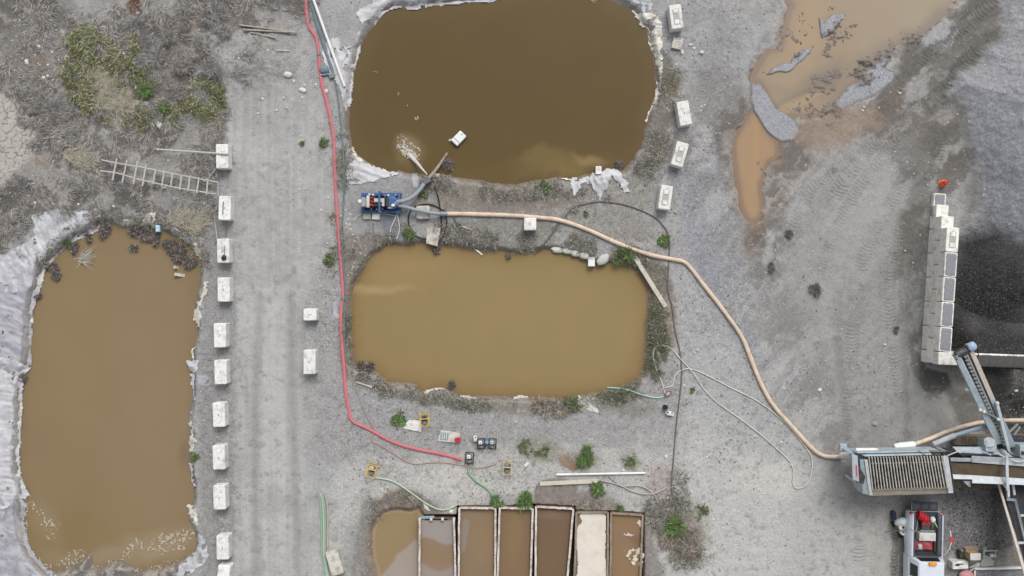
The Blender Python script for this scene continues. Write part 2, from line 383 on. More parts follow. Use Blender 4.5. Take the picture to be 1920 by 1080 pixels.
pile_rim = sdf_poly(U + wx * 14 + wjx * 8, V + wy * 14 + wjx * 8, smooth_poly(SAND_PILE, 3), 60)
paint(sstep(16, 3, pile_rim) * (V > 60) * (V < 400), (92,90,86), .6, .6, .3)
damp2 = region([(1340,215),(1395,175),(1386,250),(1376,300),(1384,370),(1398,430),(1404,470),(1380,430),(1355,330)], 10, 8, 10)
paint(damp2 * sstep(.42, .6, n_mid), (104,98,93), .8)
paint(region([(1280,100),(1330,110),(1330,200),(1300,260),(1262,300),(1255,260),(1270,180)], 14, 12, 16) * sstep(.42, .58, n_mid), (112,106,101), .55)

# ---- tyre and track marks
def tread(pts, half, lam, depth, amp, skew=.5, dark=None, edge=True):
    sel, S, T, L = path_st(U, V, pts, half + 2)
    inb = sstep(half, half - 1.5, np.abs(T)) * sstep(0, 20, S) * sstep(L, L - 20, S)
    inb *= sstep(.32, .60, fbm(U[sel] / 40, V[sel] / 40, 231, 4, .65)) * .85; S = S + (n_mid[sel] - .5) * 9
    pat = np.sin(2 * math.pi * (S / lam + skew * np.abs(T) / half))
    if edge:
        inb2 = inb
    Z[sel] += inb * (pat * depth - depth * 1.2)
    m = (inb * (pat * .5 + .5) * amp)[:, None]
    c = np.array(lin(dark or (112,110,107)))
    COL[sel] = COL[sel] * (1 - m) + c * m
tread([(1885,-20),(1820,40),(1745,95),(1690,150),(1640,215)], 15, 7, .03, .55, dark=(86,84,80))
tread([(1860,60),(1800,130),(1745,190),(1690,215)], 13, 7, .03, .5, dark=(90,87,82))
tread([(1800,195),(1745,215),(1700,245),(1640,270),(1590,330),(1560,380)], 15, 7, .03, .45, dark=(104,102,98))
tread([(1700,240),(1650,300),(1600,370),(1560,450),(1530,520)], 12, 6.5, .025, .42)
tread([(1640,250),(1580,300),(1520,360),(1480,440)], 12, 6.5, .025, .4)
tread([(1700,330),(1660,400),(1620,480),(1600,600),(1596,760)], 13, 6.5, .025, .38)
tread([(1690,420),(1668,520),(1672,640),(1690,760)], 11, 6.5, .025, .3)
tread([(1765,240),(1755,300),(1745,340)], 14, 6.5, .03, .4, dark=(84,82,78))
tread([(1618,930),(1612,1010),(1610,1120)], 13, 6, .03, .42, dark=(128,126,121))
tread([(1640,935),(1636,1010),(1634,1120)], 6, 6, .03, .4, dark=(128,126,121))
tread([(1681,985),(1678,1040),(1674,1120)], 7, 6.5, .06, .9, skew=.8, dark=(104,98,89))
tread([(1590,700),(1585,800),(1560,900)], 12, 6, .02, .25)
for xx, am in [(468,.25),(492,.2),(540,.28),(566,.22)]:
    tread([(xx + 10,1140),(xx + 2,900),(xx,650),(xx - 2,480),(xx - 6,300),(xx - 20,170)], 9, 5.5, .008, am * .5, dark=(150,149,147))
tread([(1350,40),(1330,120),(1290,260),(1300,420)], 10, 6, .02, .2)
# ruts along the haul road and in the yard
for pts, hw, dp in [([(1700,480),(1694,600),(1696,700),(1702,800),(1704,860)], 8, .07), ([(1566,640),(1580,760),(1594,880)], 7, .05), ([(560,1140),(548,800),(545,560)], 9, .03), ([(480,1140),(478,800),(486,560)], 9, .03)]:
    sel, S, T, L = path_st(U, V, pts, hw * 3)
    Z[sel] += -dp * np.exp(-(T / hw) ** 2) + dp * .5 * np.exp(-((np.abs(T) - hw * 1.8) / (hw * .7)) ** 2)
    m = (np.exp(-(T / hw) ** 2) * .5)[:, None]
    COL[sel] = COL[sel] * (1 - m) + np.array(lin((128,127,125))) * m

# ---- relief: banks, ponds, heaps, pits
Z += .22 * region([(-80,-80),(540,-80),(520,60),(440,140),(390,200),(400,300),(380,380),(200,380),(60,400),(-80,460)], 20, 8, 60)
Z += .25 * blob(445,105,60,50,10,20,8,1.2) + .2 * blob(515,95,45,60,10,20,8,1.2)
sand_h = np.clip(-sdf_poly(U + wx * 14 + wjx * 8, V + wy * 14 + wjx * 8, smooth_poly(SAND_PILE, 3), 60), 0, 90)
Z += sand_h / 30 * .42 * (1 + .25 * (n_mid - .5))
sp = sstep(-1, 24, sand_h + (n_mid - .5) * 8)
paint(sp, (142,143,147), .97, .9)
paint(sp * sstep(.5, .64, n_big), (156,156,158), .6)
paint(sp * region([(1800,280),(1850,260),(1920,330),(1990,420),(1990,480),(1830,470),(1815,360)], 16, 6, 40), (120,122,127), .85)
dk = sdf_poly(U + wx * 18 + wjx * 10, V + wy * 18 + wjx * 10, smooth_poly(DARK_PILE, 3), 60)
Z += np.clip(1.9 - np.hypot((U - 1895) / 30, (V - 545) / 30) * .55, 0, 2) * sstep(1752, 1800, U) * (V < 668)
Z = np.where((V < 667) & (V > 500) & (U > 1758), np.maximum(Z, 1.85 * sstep(560, 658, V) * sstep(1768, 1805, U) * sstep(2080, 1990, U) + (n_fin - .5) * .1), Z)
paint(sstep(34, -30, dk), (62,61,61), .96, 1.15, .1)
paint(sstep(-10, -50, dk) * sstep(.5, .35, n_mid), (54,53,53), .6)
paint(region([(1770,520),(1830,480),(1990,540),(1990,672),(1760,668)], 20, 8, 50), (38,37,37), .95)
paint(sstep(-18, -40, dk) * sstep(.5, .66, n_big), (92,91,89), .5)

Z += 2.1 * sstep(790, 700, V) * sstep(1838, 1866, U) * (V > 685) * sstep(2060, 1990, U)
mudb = region([(88,1058),(120,1040),(165,1032),(200,1050),(260,1055),(335,1040),(345,1060),(330,1180),(100,1180)], 10, 8, 6)
paint(mudb, (104,98,92), .9, .9, .25)
paint(mudb * sstep(.5, .6, n_fin), (168,163,155), .55)
Z += mudb * (n_fin - .5) * .16
WATER = {}
def dig(poly, level, depth, bank_out, bank_in, warp, jag, mud=None, mudw=14, wetw=6):
    g = smooth_poly(to_ground(poly, level), 3)
    WATER[id(poly)] = g
    d_ = sdf_poly(U + wx * warp + wjx * jag, V + wy * warp + wjx * jag, g, 60)
    near = d_ < bank_out
    prof = np.where(d_ > 0, level * (1 - sstep(0, bank_out, d_)), level - (depth + level) * sstep(0, -bank_in, d_) if False else level + (-depth - level) * sstep(0, bank_in, -d_))
    blend = sstep(bank_out * 1.4, bank_out * .6, d_)
    Z[:] = np.where(near | (blend > 0), prof * blend + Z * (1 - sstep(bank_out, 0, d_) * .75) , Z)
    if mud:
        paint(sstep(mudw, mudw * .25, d_ + (n_mid - .5) * 16 + 3), mud, .75, .8)
        paint(sstep(wetw, 0, d_ + (n_mid - .5) * 10), tuple(c * .94 for c in mud), .6, .5, .3)
    return d_
D_TOP = dig(TOP_POND, WL, 1.6, 14, 34, 4, 4, (118,103,88))
D_MID = dig(MID_POND, WL, 1.4, 12, 34, 5, 5, (122,108,90))
D_LEFT = dig(LEFT_POND, WL, 1.4, 14, 34, 4, 5, (116,104,90))
D_POOL = dig(SAND_POOL, -.30, .9, 10, 22, 3, 3, (136,118,102), 12, 5)
def pit(poly, depth):
    d_ = sdf_poly(U, V, np.array(poly, float), 30)
    Z[:] = np.where(d_ < 0, -depth, Z)
    paint(sstep(3, -2, d_), (74,68,62), .9)
pit(BIN_PIT, 1.25)

# shallow, silty puddles in the upper right
def flat(poly, z, feather, warp, jag, a=1.0, sm=3):
    d_ = sdf_poly(U + wx * warp + wjx * jag, V + wy * warp + wjx * jag, smooth_poly(poly, sm), 60)
    m = sstep(feather, -feather * .2, d_) * a
    Z[:] = Z * (1 - m) + (z + (n_mid - .5) * .02) * m
    return d_
hull = region([(1365,200),(1400,130),(1460,60),(1475,-80),(1800,-80),(1790,30),(1690,110),(1600,180),(1560,225),(1510,270),(1470,330),(1440,430),(1395,430),(1370,330)], 4, 2, 10, 2)
Z = Z * (1 - hull * .8)
flat(PUDDLE_A, -.13, 16, 16, 22); flat(PUDDLE_B, -.12, 11, 10, 16)
for pl, cc in ((PUDDLE_A, (142,126,112)), (PUDDLE_B, (138,118,102))):
    d_ = sdf_poly(U + wx * 16 + wjx * 20, V + wy * 16 + wjx * 20, smooth_poly(pl, 3), 60)
    paint(sstep(20, 2, d_ + (n_mid - .5) * 18), cc, .6, .5, .3)
    paint(sstep(7, 0, d_ + (n_mid - .5) * 8), tuple(c * .86 for c in cc), .6, .4, .4)
for pl in (SLAB_A, SLAB_B, SLAB_C, SLAB_D):
    d_ = flat(pl, .035, 3, 3, 6, 1.0, 1)
    m = sstep(2.5, -1.5, d_)
    paint(m, (152,154,159), 1, .8)
    paint(sstep(4, 1, np.abs(d_ - 2)), (104,98,94), .55)
    paint(m * sstep(.55, .7, n_mid), (142,145,150), .6)
paint(region([(1548,212),(1600,190),(1640,205),(1660,225),(1620,245),(1560,275),(1505,272),(1490,240)], 20, 12, 16), (144,127,113), .85, .5, .3)
Z -= .10 * (blob(1560,120,40,16,-20,20,10) + 0) * 0
# a few bars of gravel that almost break the surface
stip = fbm(U / 6, V / 6, 271, 3, .65)
for q, hh in [((1548,150,34,18,-35), .10), ((1640,104,46,13,-35), .13), ((1588,55,26,7,-50), .10), ((1562,92,30,7,-48), .09), ((1610,135,30,10,-40), .10), ((1500,190,44,8,-24), .085), ((1722,62,34,10,-35), .12), ((1475,70,12,34,10), .07), ((1432,130,14,10,0), .10), ((1540,208,44,9,-6), .12), ((1400,232,10,20,20), .06), ((1432,320,7,26,0), .09), ((1450,160,12,8,0), .08)]:
    b = blob(*q, 26, 16, 1.3)
    Z += b * hh * (.35 + 1.1 * sstep(.36, .62, stip * .6 + n_mid * .4))
    paint(b, (122,113,106), .75, .6, .3)
for q in [(1512,36,16,8,-60),(1508,62,10,8,0),(1522,50,4,3,0),(1500,80,6,4,0),(1560,14,10,8,-40),(1495,100,14,5,-30)]:
    b = blob(*q, 10, 8, .6) * sstep(.55, .62, fbm(U / 3.4, V / 3.4, 277, 2))
    Z += b * .12
    paint(b, (96,86,80), .8)

me = bpy.data.meshes.new('ground')
XY = np.stack([(U - 960) / 30.0, (540 - V) / 30.0, Z], -1).reshape(-1, 3)
idx = np.arange(nU * nV).reshape(nV, nU)
quads = np.stack([idx[1:, :-1], idx[1:, 1:], idx[:-1, 1:], idx[:-1, :-1]], -1).reshape(-1, 4)

def grid_mesh(me, verts, quads, cols=None, smooth=True):
    me.vertices.add(len(verts)); me.vertices.foreach_set('co', np.ascontiguousarray(verts, dtype=np.float32).ravel())
    n, k = quads.shape
    me.loops.add(n * k); me.loops.foreach_set('vertex_index', np.ascontiguousarray(quads, dtype=np.int32).ravel())
    me.polygons.add(n); me.polygons.foreach_set('loop_start', np.arange(0, n * k, k, dtype=np.int32))
    try:
        me.polygons.foreach_set('loop_total', np.full(n, k, dtype=np.int32))
    except Exception:
        pass
    if smooth:
        me.polygons.foreach_set('use_smooth', np.ones(n, bool))
    if cols is not None:
        at = me.attributes.new('earth', 'FLOAT_COLOR', 'POINT')
        at.data.foreach_set('color', np.ascontiguousarray(cols, dtype=np.float32).ravel())
    me.update(calc_edges=True); me.validate()

GRAIN *= .8
COL *= (1 + .10 * (n_big - .5) + .16 * (n_fin - .5))[..., None]
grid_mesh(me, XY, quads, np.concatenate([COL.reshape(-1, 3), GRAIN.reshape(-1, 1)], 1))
wa = me.attributes.new('wet', 'FLOAT', 'POINT'); wa.data.foreach_set('value', WET.ravel().astype(np.float32))
ground = bpy.data.objects.new('ground', me); ground['kind'] = 'structure'; C.objects.link(ground)

i0u = int(np.argmin(np.abs(gu + 40))); n_core_u = int(round(2000 / STEP)); i0v = int(np.argmin(np.abs(gv + 40))); n_core_v = int(round(1160 / STEP))
def gh(x, y):
    """height of the ground below a world point"""
    u = x * 30 + 960; v = 540 - y * 30
    a = (u - gu[i0u]) / STEP; b = (v - gv[i0v]) / STEP
    a = min(max(a, 0), n_core_u - 1.001); b = min(max(b, 0), n_core_v - 1.001)
    i = int(a); j = int(b); fa = a - i; fb = b - j
    zz = Z[i0v + j:i0v + j + 2, i0u + i:i0u + i + 2]
    return float((zz[0, 0] * (1 - fa) + zz[0, 1] * fa) * (1 - fb) + (zz[1, 0] * (1 - fa) + zz[1, 1] * fa) * fb)
def gha(x, y):
    u = x * 30 + 960; v = 540 - y * 30
    a = np.clip((u - gu[i0u]) / STEP, 0, n_core_u - 1.001); b = np.clip((v - gv[i0v]) / STEP, 0, n_core_v - 1.001)
    i = a.astype(int); j = b.astype(int); fa = a - i; fb = b - j
    Zc = Z[i0v:, i0u:]
    return (Zc[j, i] * (1 - fa) + Zc[j, i + 1] * fa) * (1 - fb) + (Zc[j + 1, i] * (1 - fa) + Zc[j + 1, i + 1] * fa) * fb
def G(u, v, dz=0.0):
    """world point that the photo shows at (u, v), dz above the ground there"""
    z = 0.0
    for _ in range(3):
        p = W(u, v, z); z = gh(p.x, p.y) + dz
    return W(u, v, z)
# ------------------------------------------------------------------ materials
def nodes(m):
    m.use_nodes = True
    return m.node_tree, m.node_tree.nodes, m.node_tree.links, m.node_tree.nodes['Principled BSDF']

def earth_material():
    m = bpy.data.materials.new('earth'); t, N, L, P = nodes(m)
    at = N.new('ShaderNodeAttribute'); at.attribute_name = 'earth'
    we = N.new('ShaderNodeAttribute'); we.attribute_name = 'wet'
    tc = N.new('ShaderNodeTexCoord')
    a = N.new('ShaderNodeTexNoise'); a.inputs['Scale'].default_value = 9; a.inputs['Detail'].default_value = 5; a.inputs['Roughness'].default_value = .75
    b = N.new('ShaderNodeTexVoronoi'); b.inputs['Scale'].default_value = 13
    L.new(tc.outputs['Object'], a.inputs['Vector']); L.new(tc.outputs['Object'], b.inputs['Vector'])
    ma = N.new('ShaderNodeMapRange'); ma.inputs['From Min'].default_value = .28; ma.inputs['From Max'].default_value = .72; ma.inputs['To Min'].default_value = -.30; ma.inputs['To Max'].default_value = .30
    L.new(a.outputs['Fac'], ma.inputs['Value'])
    sep = N.new('ShaderNodeSeparateColor'); L.new(b.outputs['Color'], sep.inputs[0])
    mb = N.new('ShaderNodeMapRange'); mb.inputs['To Min'].default_value = -.26; mb.inputs['To Max'].default_value = .26
    L.new(sep.outputs[0], mb.inputs['Value'])
    ad = N.new('ShaderNodeMath'); ad.operation = 'ADD'; L.new(ma.outputs[0], ad.inputs[0]); L.new(mb.outputs[0], ad.inputs[1])
    mu = N.new('ShaderNodeMath'); mu.operation = 'MULTIPLY'; L.new(ad.outputs[0], mu.inputs[0]); L.new(at.outputs['Alpha'], mu.inputs[1])
    a1 = N.new('ShaderNodeMath'); a1.operation = 'ADD'; a1.inputs[1].default_value = 1.0; L.new(mu.outputs[0], a1.inputs[0])
    vm = N.new('ShaderNodeVectorMath'); vm.operation = 'SCALE'; L.new(at.outputs['Color'], vm.inputs[0]); L.new(a1.outputs[0], vm.inputs['Scale'])
    L.new(vm.outputs[0], P.inputs['Base Color'])
    r = N.new('ShaderNodeMapRange'); r.inputs['To Min'].default_value = .93; r.inputs['To Max'].default_value = .35
    L.new(we.outputs['Fac'], r.inputs['Value']); L.new(r.outputs[0], P.inputs['Roughness'])
    bp = N.new('ShaderNodeBump'); bp.inputs['Strength'].default_value = .5; bp.inputs['Distance'].default_value = .03
    L.new(ad.outputs[0], bp.inputs['Height']); L.new(bp.outputs[0], P.inputs['Normal'])
    P.inputs['Specular IOR Level'].default_value = .25
    return m
ground.data.materials.append(earth_material())

MATS = {}
def mat(name, c, rough=.7, metal=0., vary=.12, scale=6., dirt=None, dirt_amt=.45, dirt_scale=2.5, bump=0., spec=.4, c2=None, stretch=None, rand=0.):
    if name in MATS:
        return MATS[name]
    m = bpy.data.materials.new(name); t, N, L, P = nodes(m)
    tc = N.new('ShaderNodeTexCoord'); src = tc.outputs['Object']
    if stretch:
        mp = N.new('ShaderNodeMapping'); mp.inputs['Scale'].default_value = stretch; L.new(src, mp.inputs['Vector']); src = mp.outputs[0]
    a = N.new('ShaderNodeTexNoise'); a.inputs['Scale'].default_value = scale; a.inputs['Detail'].default_value = 5; a.inputs['Roughness'].default_value = .65
    L.new(src, a.inputs['Vector'])
    cr = N.new('ShaderNodeValToRGB'); L.new(a.outputs['Fac'], cr.inputs[0])
    base = lin(c); e = cr.color_ramp.elements
    e[0].position = .3; e[1].position = .7
    if c2 is not None:
        e[0].color = lin(c2) + (1,); e[1].color = base + (1,)
    else:
        e[0].color = tuple(x * (1 - vary) for x in base) + (1,); e[1].color = tuple(min(x * (1 + vary), .92) for x in base) + (1,)
    out = cr.outputs[0]
    if dirt is not None:
        b = N.new('ShaderNodeTexNoise'); b.inputs['Scale'].default_value = dirt_scale; b.inputs['Detail'].default_value = 6; b.inputs['Roughness'].default_value = .7
        L.new(tc.outputs['Object'], b.inputs['Vector'])
        k = N.new('ShaderNodeMapRange'); k.inputs['From Min'].default_value = .62 - dirt_amt * .4; k.inputs['From Max'].default_value = .78 - dirt_amt * .3; k.inputs['To Max'].default_value = .85
        L.new(b.outputs['Fac'], k.inputs['Value'])
        mx = N.new('ShaderNodeMix'); mx.data_type = 'RGBA'
        L.new(k.outputs[0], mx.inputs['Factor']); L.new(out, mx.inputs['A']); mx.inputs['B'].default_value = lin(dirt) + (1,)
        out = mx.outputs['Result']
    if rand:                                  # every copy a little different
        oi = N.new('ShaderNodeObjectInfo')
        off = N.new('ShaderNodeVectorMath'); off.operation = 'ADD'; L.new(tc.outputs['Object'], off.inputs[0])
        sc_ = N.new('ShaderNodeMath'); sc_.operation = 'MULTIPLY'; sc_.inputs[1].default_value = 40; L.new(oi.outputs['Random'], sc_.inputs[0]); L.new(sc_.outputs[0], off.inputs[1])
        L.new(off.outputs[0], a.inputs['Vector'])
        if dirt is not None: L.new(off.outputs[0], b.inputs['Vector'])
        rr_ = N.new('ShaderNodeMapRange'); rr_.inputs['To Min'].default_value = 1 - rand; rr_.inputs['To Max'].default_value = 1.02; L.new(oi.outputs['Random'], rr_.inputs['Value'])
        vs_ = N.new('ShaderNodeVectorMath'); vs_.operation = 'SCALE'; L.new(out, vs_.inputs[0]); L.new(rr_.outputs[0], vs_.inputs['Scale']); out = vs_.outputs[0]
    L.new(out, P.inputs['Base Color'])
    P.inputs['Roughness'].default_value = rough; P.inputs['Metallic'].default_value = metal
    P.inputs['Specular IOR Level'].default_value = spec
    if bump:
        bp = N.new('ShaderNodeBump'); bp.inputs['Strength'].default_value = bump; bp.inputs['Distance'].default_value = .02
        L.new(a.outputs['Fac'], bp.inputs['Height']); L.new(bp.outputs[0], P.inputs['Normal'])
    MATS[name] = m
    return m

def water_material(name, rough=.22):
    m = bpy.data.materials.new(name); t, N, L, P = nodes(m)
    at = N.new('ShaderNodeAttribute'); at.attribute_name = 'earth'
    tc = N.new('ShaderNodeTexCoord')
    a = N.new('ShaderNodeTexNoise'); a.inputs['Scale'].default_value = .35; a.inputs['Detail'].default_value = 4
    L.new(tc.outputs['Object'], a.inputs['Vector'])
    mr = N.new('ShaderNodeMapRange'); mr.inputs['From Min'].default_value = .3; mr.inputs['From Max'].default_value = .7; mr.inputs['To Min'].default_value = .975; mr.inputs['To Max'].default_value = 1.025
    L.new(a.outputs['Fac'], mr.inputs['Value'])
    vm = N.new('ShaderNodeVectorMath'); vm.operation = 'SCALE'; L.new(at.outputs['Color'], vm.inputs[0]); L.new(mr.outputs[0], vm.inputs['Scale'])
    L.new(vm.outputs[0], P.inputs['Base Color'])
    P.inputs['Roughness'].default_value = rough; P.inputs['IOR'].default_value = 1.33; P.inputs['Specular IOR Level'].default_value = .3
    b = N.new('ShaderNodeTexNoise'); b.inputs['Scale'].default_value = 2.2; b.inputs['Detail'].default_value = 3
    L.new(tc.outputs['Object'], b.inputs['Vector'])
    bp = N.new('ShaderNodeBump'); bp.inputs['Strength'].default_value = .12; bp.inputs['Distance'].default_value = .03
    L.new(b.outputs['Fac'], bp.inputs['Height']); L.new(bp.outputs[0], P.inputs['Normal'])
    return m
POND_WATER = water_material('muddy_water')
PUDDLE_WATER = water_material('silty_water', .3)

# ------------------------------------------------------------------ water
def water(name, poly, level, base, paints=(), step=4.0, material=None, grow=8):
    g = np.array(to_ground(poly, level))
    us = np.arange(g[:, 0].min() - grow, g[:, 0].max() + grow, step); vs = np.arange(g[:, 1].min() - grow, g[:, 1].max() + grow, step)
    u, v = np.meshgrid(us, vs)
    ax = fbm(u / 40, v / 40, 301, 4, .6) - .5; ay = fbm(u / 40, v / 40, 302, 4, .6) - .5
    col = np.empty(u.shape + (3,)); col[:] = lin(base)
    d_ = sdf_poly(u, v, smooth_poly(g, 3), 60)
    keep = d_ < grow
    for kind, prm, c, amt in paints:
        if kind == 'blob':
            cu, cv, ru, rv, rot, soft, wrp = prm
            co, si = math.cos(math.radians(rot)), math.sin(math.radians(rot))
            x = u + ax * wrp - cu; y = v + ay * wrp - cv
            r = np.hypot((x * co + y * si) / ru, (-x * si + y * co) / rv)
            m = sstep(1 + soft, 1 - soft, r) * amt
        elif kind == 'rim':
            m = sstep(-prm, -2, d_ + ax * prm * .8) * amt
        elif kind == 'poly':
            m = sstep(prm[1], -prm[1], sdf_poly(u + ax * prm[2], v + ay * prm[2], smooth_poly(prm[0], 3), 60)) * amt
        elif kind == 'grad':
            m = np.clip((u - prm[0]) / (prm[1] - prm[0]), 0, 1) * amt
        m = m[..., None]
        col = col * (1 - m) + np.array(lin(c)) * m
    verts = np.stack([(u - 960) / 30, (540 - v) / 30, np.full(u.shape, level)], -1).reshape(-1, 3)
    ix = np.arange(u.size).reshape(u.shape)
    q = np.stack([ix[1:, :-1], ix[1:, 1:], ix[:-1, 1:], ix[:-1, :-1]], -1)
    kk = keep[1:, :-1] & keep[1:, 1:] & keep[:-1, 1:] & keep[:-1, :-1]
    q = q[kk]
    used = np.unique(q); remap = np.full(u.size, -1); remap[used] = np.arange(len(used))
    me = bpy.data.meshes.new(name)
    grid_mesh(me, verts[used], remap[q], np.concatenate([col.reshape(-1, 3)[used], np.ones((len(used), 1))], 1))
    me.materials.append(material or POND_WATER)
    o = bpy.data.objects.new(name, me); o['kind'] = 'structure'; C.objects.link(o)
    return o
water('pond_water', TOP_POND, WL, (95,79,50), [
    ('rim', 40, (104,88,62), .6),
    ('blob', (880,305,230,40,0,.9,60), (97,81,47), .7),
    ('blob', (1030,308,70,20,-8,.8,60), (118,100,65), .6), ('blob', (1010,292,46,9,-10,.9,60), (124,106,68), .5), ('blob', (1070,310,50,14,-6,.9,50), (124,106,68), .6),
    ('blob', (1105,296,28,9,20,.8,30), (150,128,90), .6),
    ('blob', (766,282,22,24,-40,.9,26), (150,134,106), .55), ('blob', (756,268,14,16,-30,.9,20), (150,134,106), .4), ('blob', (950,140,250,110,0,.9,40), (92,76,48), .6)])
water('pond_water', MID_POND, WL, (140,121,84), [
    ('rim', 34, (134,113,76), .75), ('rim', 9, (122,98,68), .5),
    ('blob', (1010,590,190,90,0,.9,50), (144,125,88), .7),
    ('blob', (700,541,62,7,2,.9,22), (172,150,110), .6),
    ('blob', (760,500,60,30,0,.9,60), (152,128,88), .6)])
water('pond_water', LEFT_POND, WL, (132,114,86), [
    ('rim', 22, (126,108,80), .6),
    ('blob', (280,760,80,240,0,.9,50), (136,118,91), .8),
    ('blob', (120,620,60,160,0,.9,50), (136,118,88), .6),
    ('blob', (130,1000,90,60,0,.9,50), (128,108,74), .6), ('blob', (300,1022,70,22,-14,.9,40), (156,142,118), .55), ('blob', (160,1050,70,16,0,.9,30), (150,136,114), .5), ('blob', (84,985,18,36,-30,.9,24), (150,134,110), .4),
    ('blob', (342,850,10,20,0,.9,10), (118,98,84), .6)])
water('pool_water', SAND_POOL, -.30, (144,124,94), [
    ('rim', 6, (166,142,114), .6),
    ('poly', ([(790,1020),(760,1030),(735,1055),(715,1090),(715,1140),(800,1140)], 4, 14), (158,147,138), .9)], step=2.5)
water('puddle_water', PUDDLE_A, -.045, (154,138,116), [('rim', 22, (146,128,112), .7), ('rim', 7, (128,114,102), .6),
    ('grad', (1560,1720), (158,146,126), .9),
    ('blob', (1510,60,30,60,20,.9,30), (168,144,118), .7),
    ('blob', (1552,150,46,30,-30,.9,40), (128,118,109), .75), ('poly', ([(1700,60),(1745,30),(1785,0),(1790,40),(1700,110),(1600,200),(1560,225),(1600,160),(1650,100)], 16, 30), (132,122,113), .7), ('blob', (1500,180,40,8,-20,.8,20), (122,112,103), .6), ('poly', ([(1462,200),(1500,180),(1540,170),(1545,176),(1500,200),(1470,214)], 3, 8), (168,150,116), .5),
    ('blob', (1640,100,50,14,-35,.9,40), (136,126,118), .5),
    ('blob', (1478,172,26,12,0,.9,20), (132,122,110), .5)], step=2.5, material=PUDDLE_WATER, grow=9)
water('puddle_water', PUDDLE_B, -.045, (160,134,106), [
    ('rim', 12, (146,122,102), .7), ('rim', 4, (126,108,94), .6), ('blob', (1418,270,6,60,4,.9,14), (172,140,102), .5)], step=2.5, material=PUDDLE_WATER, grow=7)
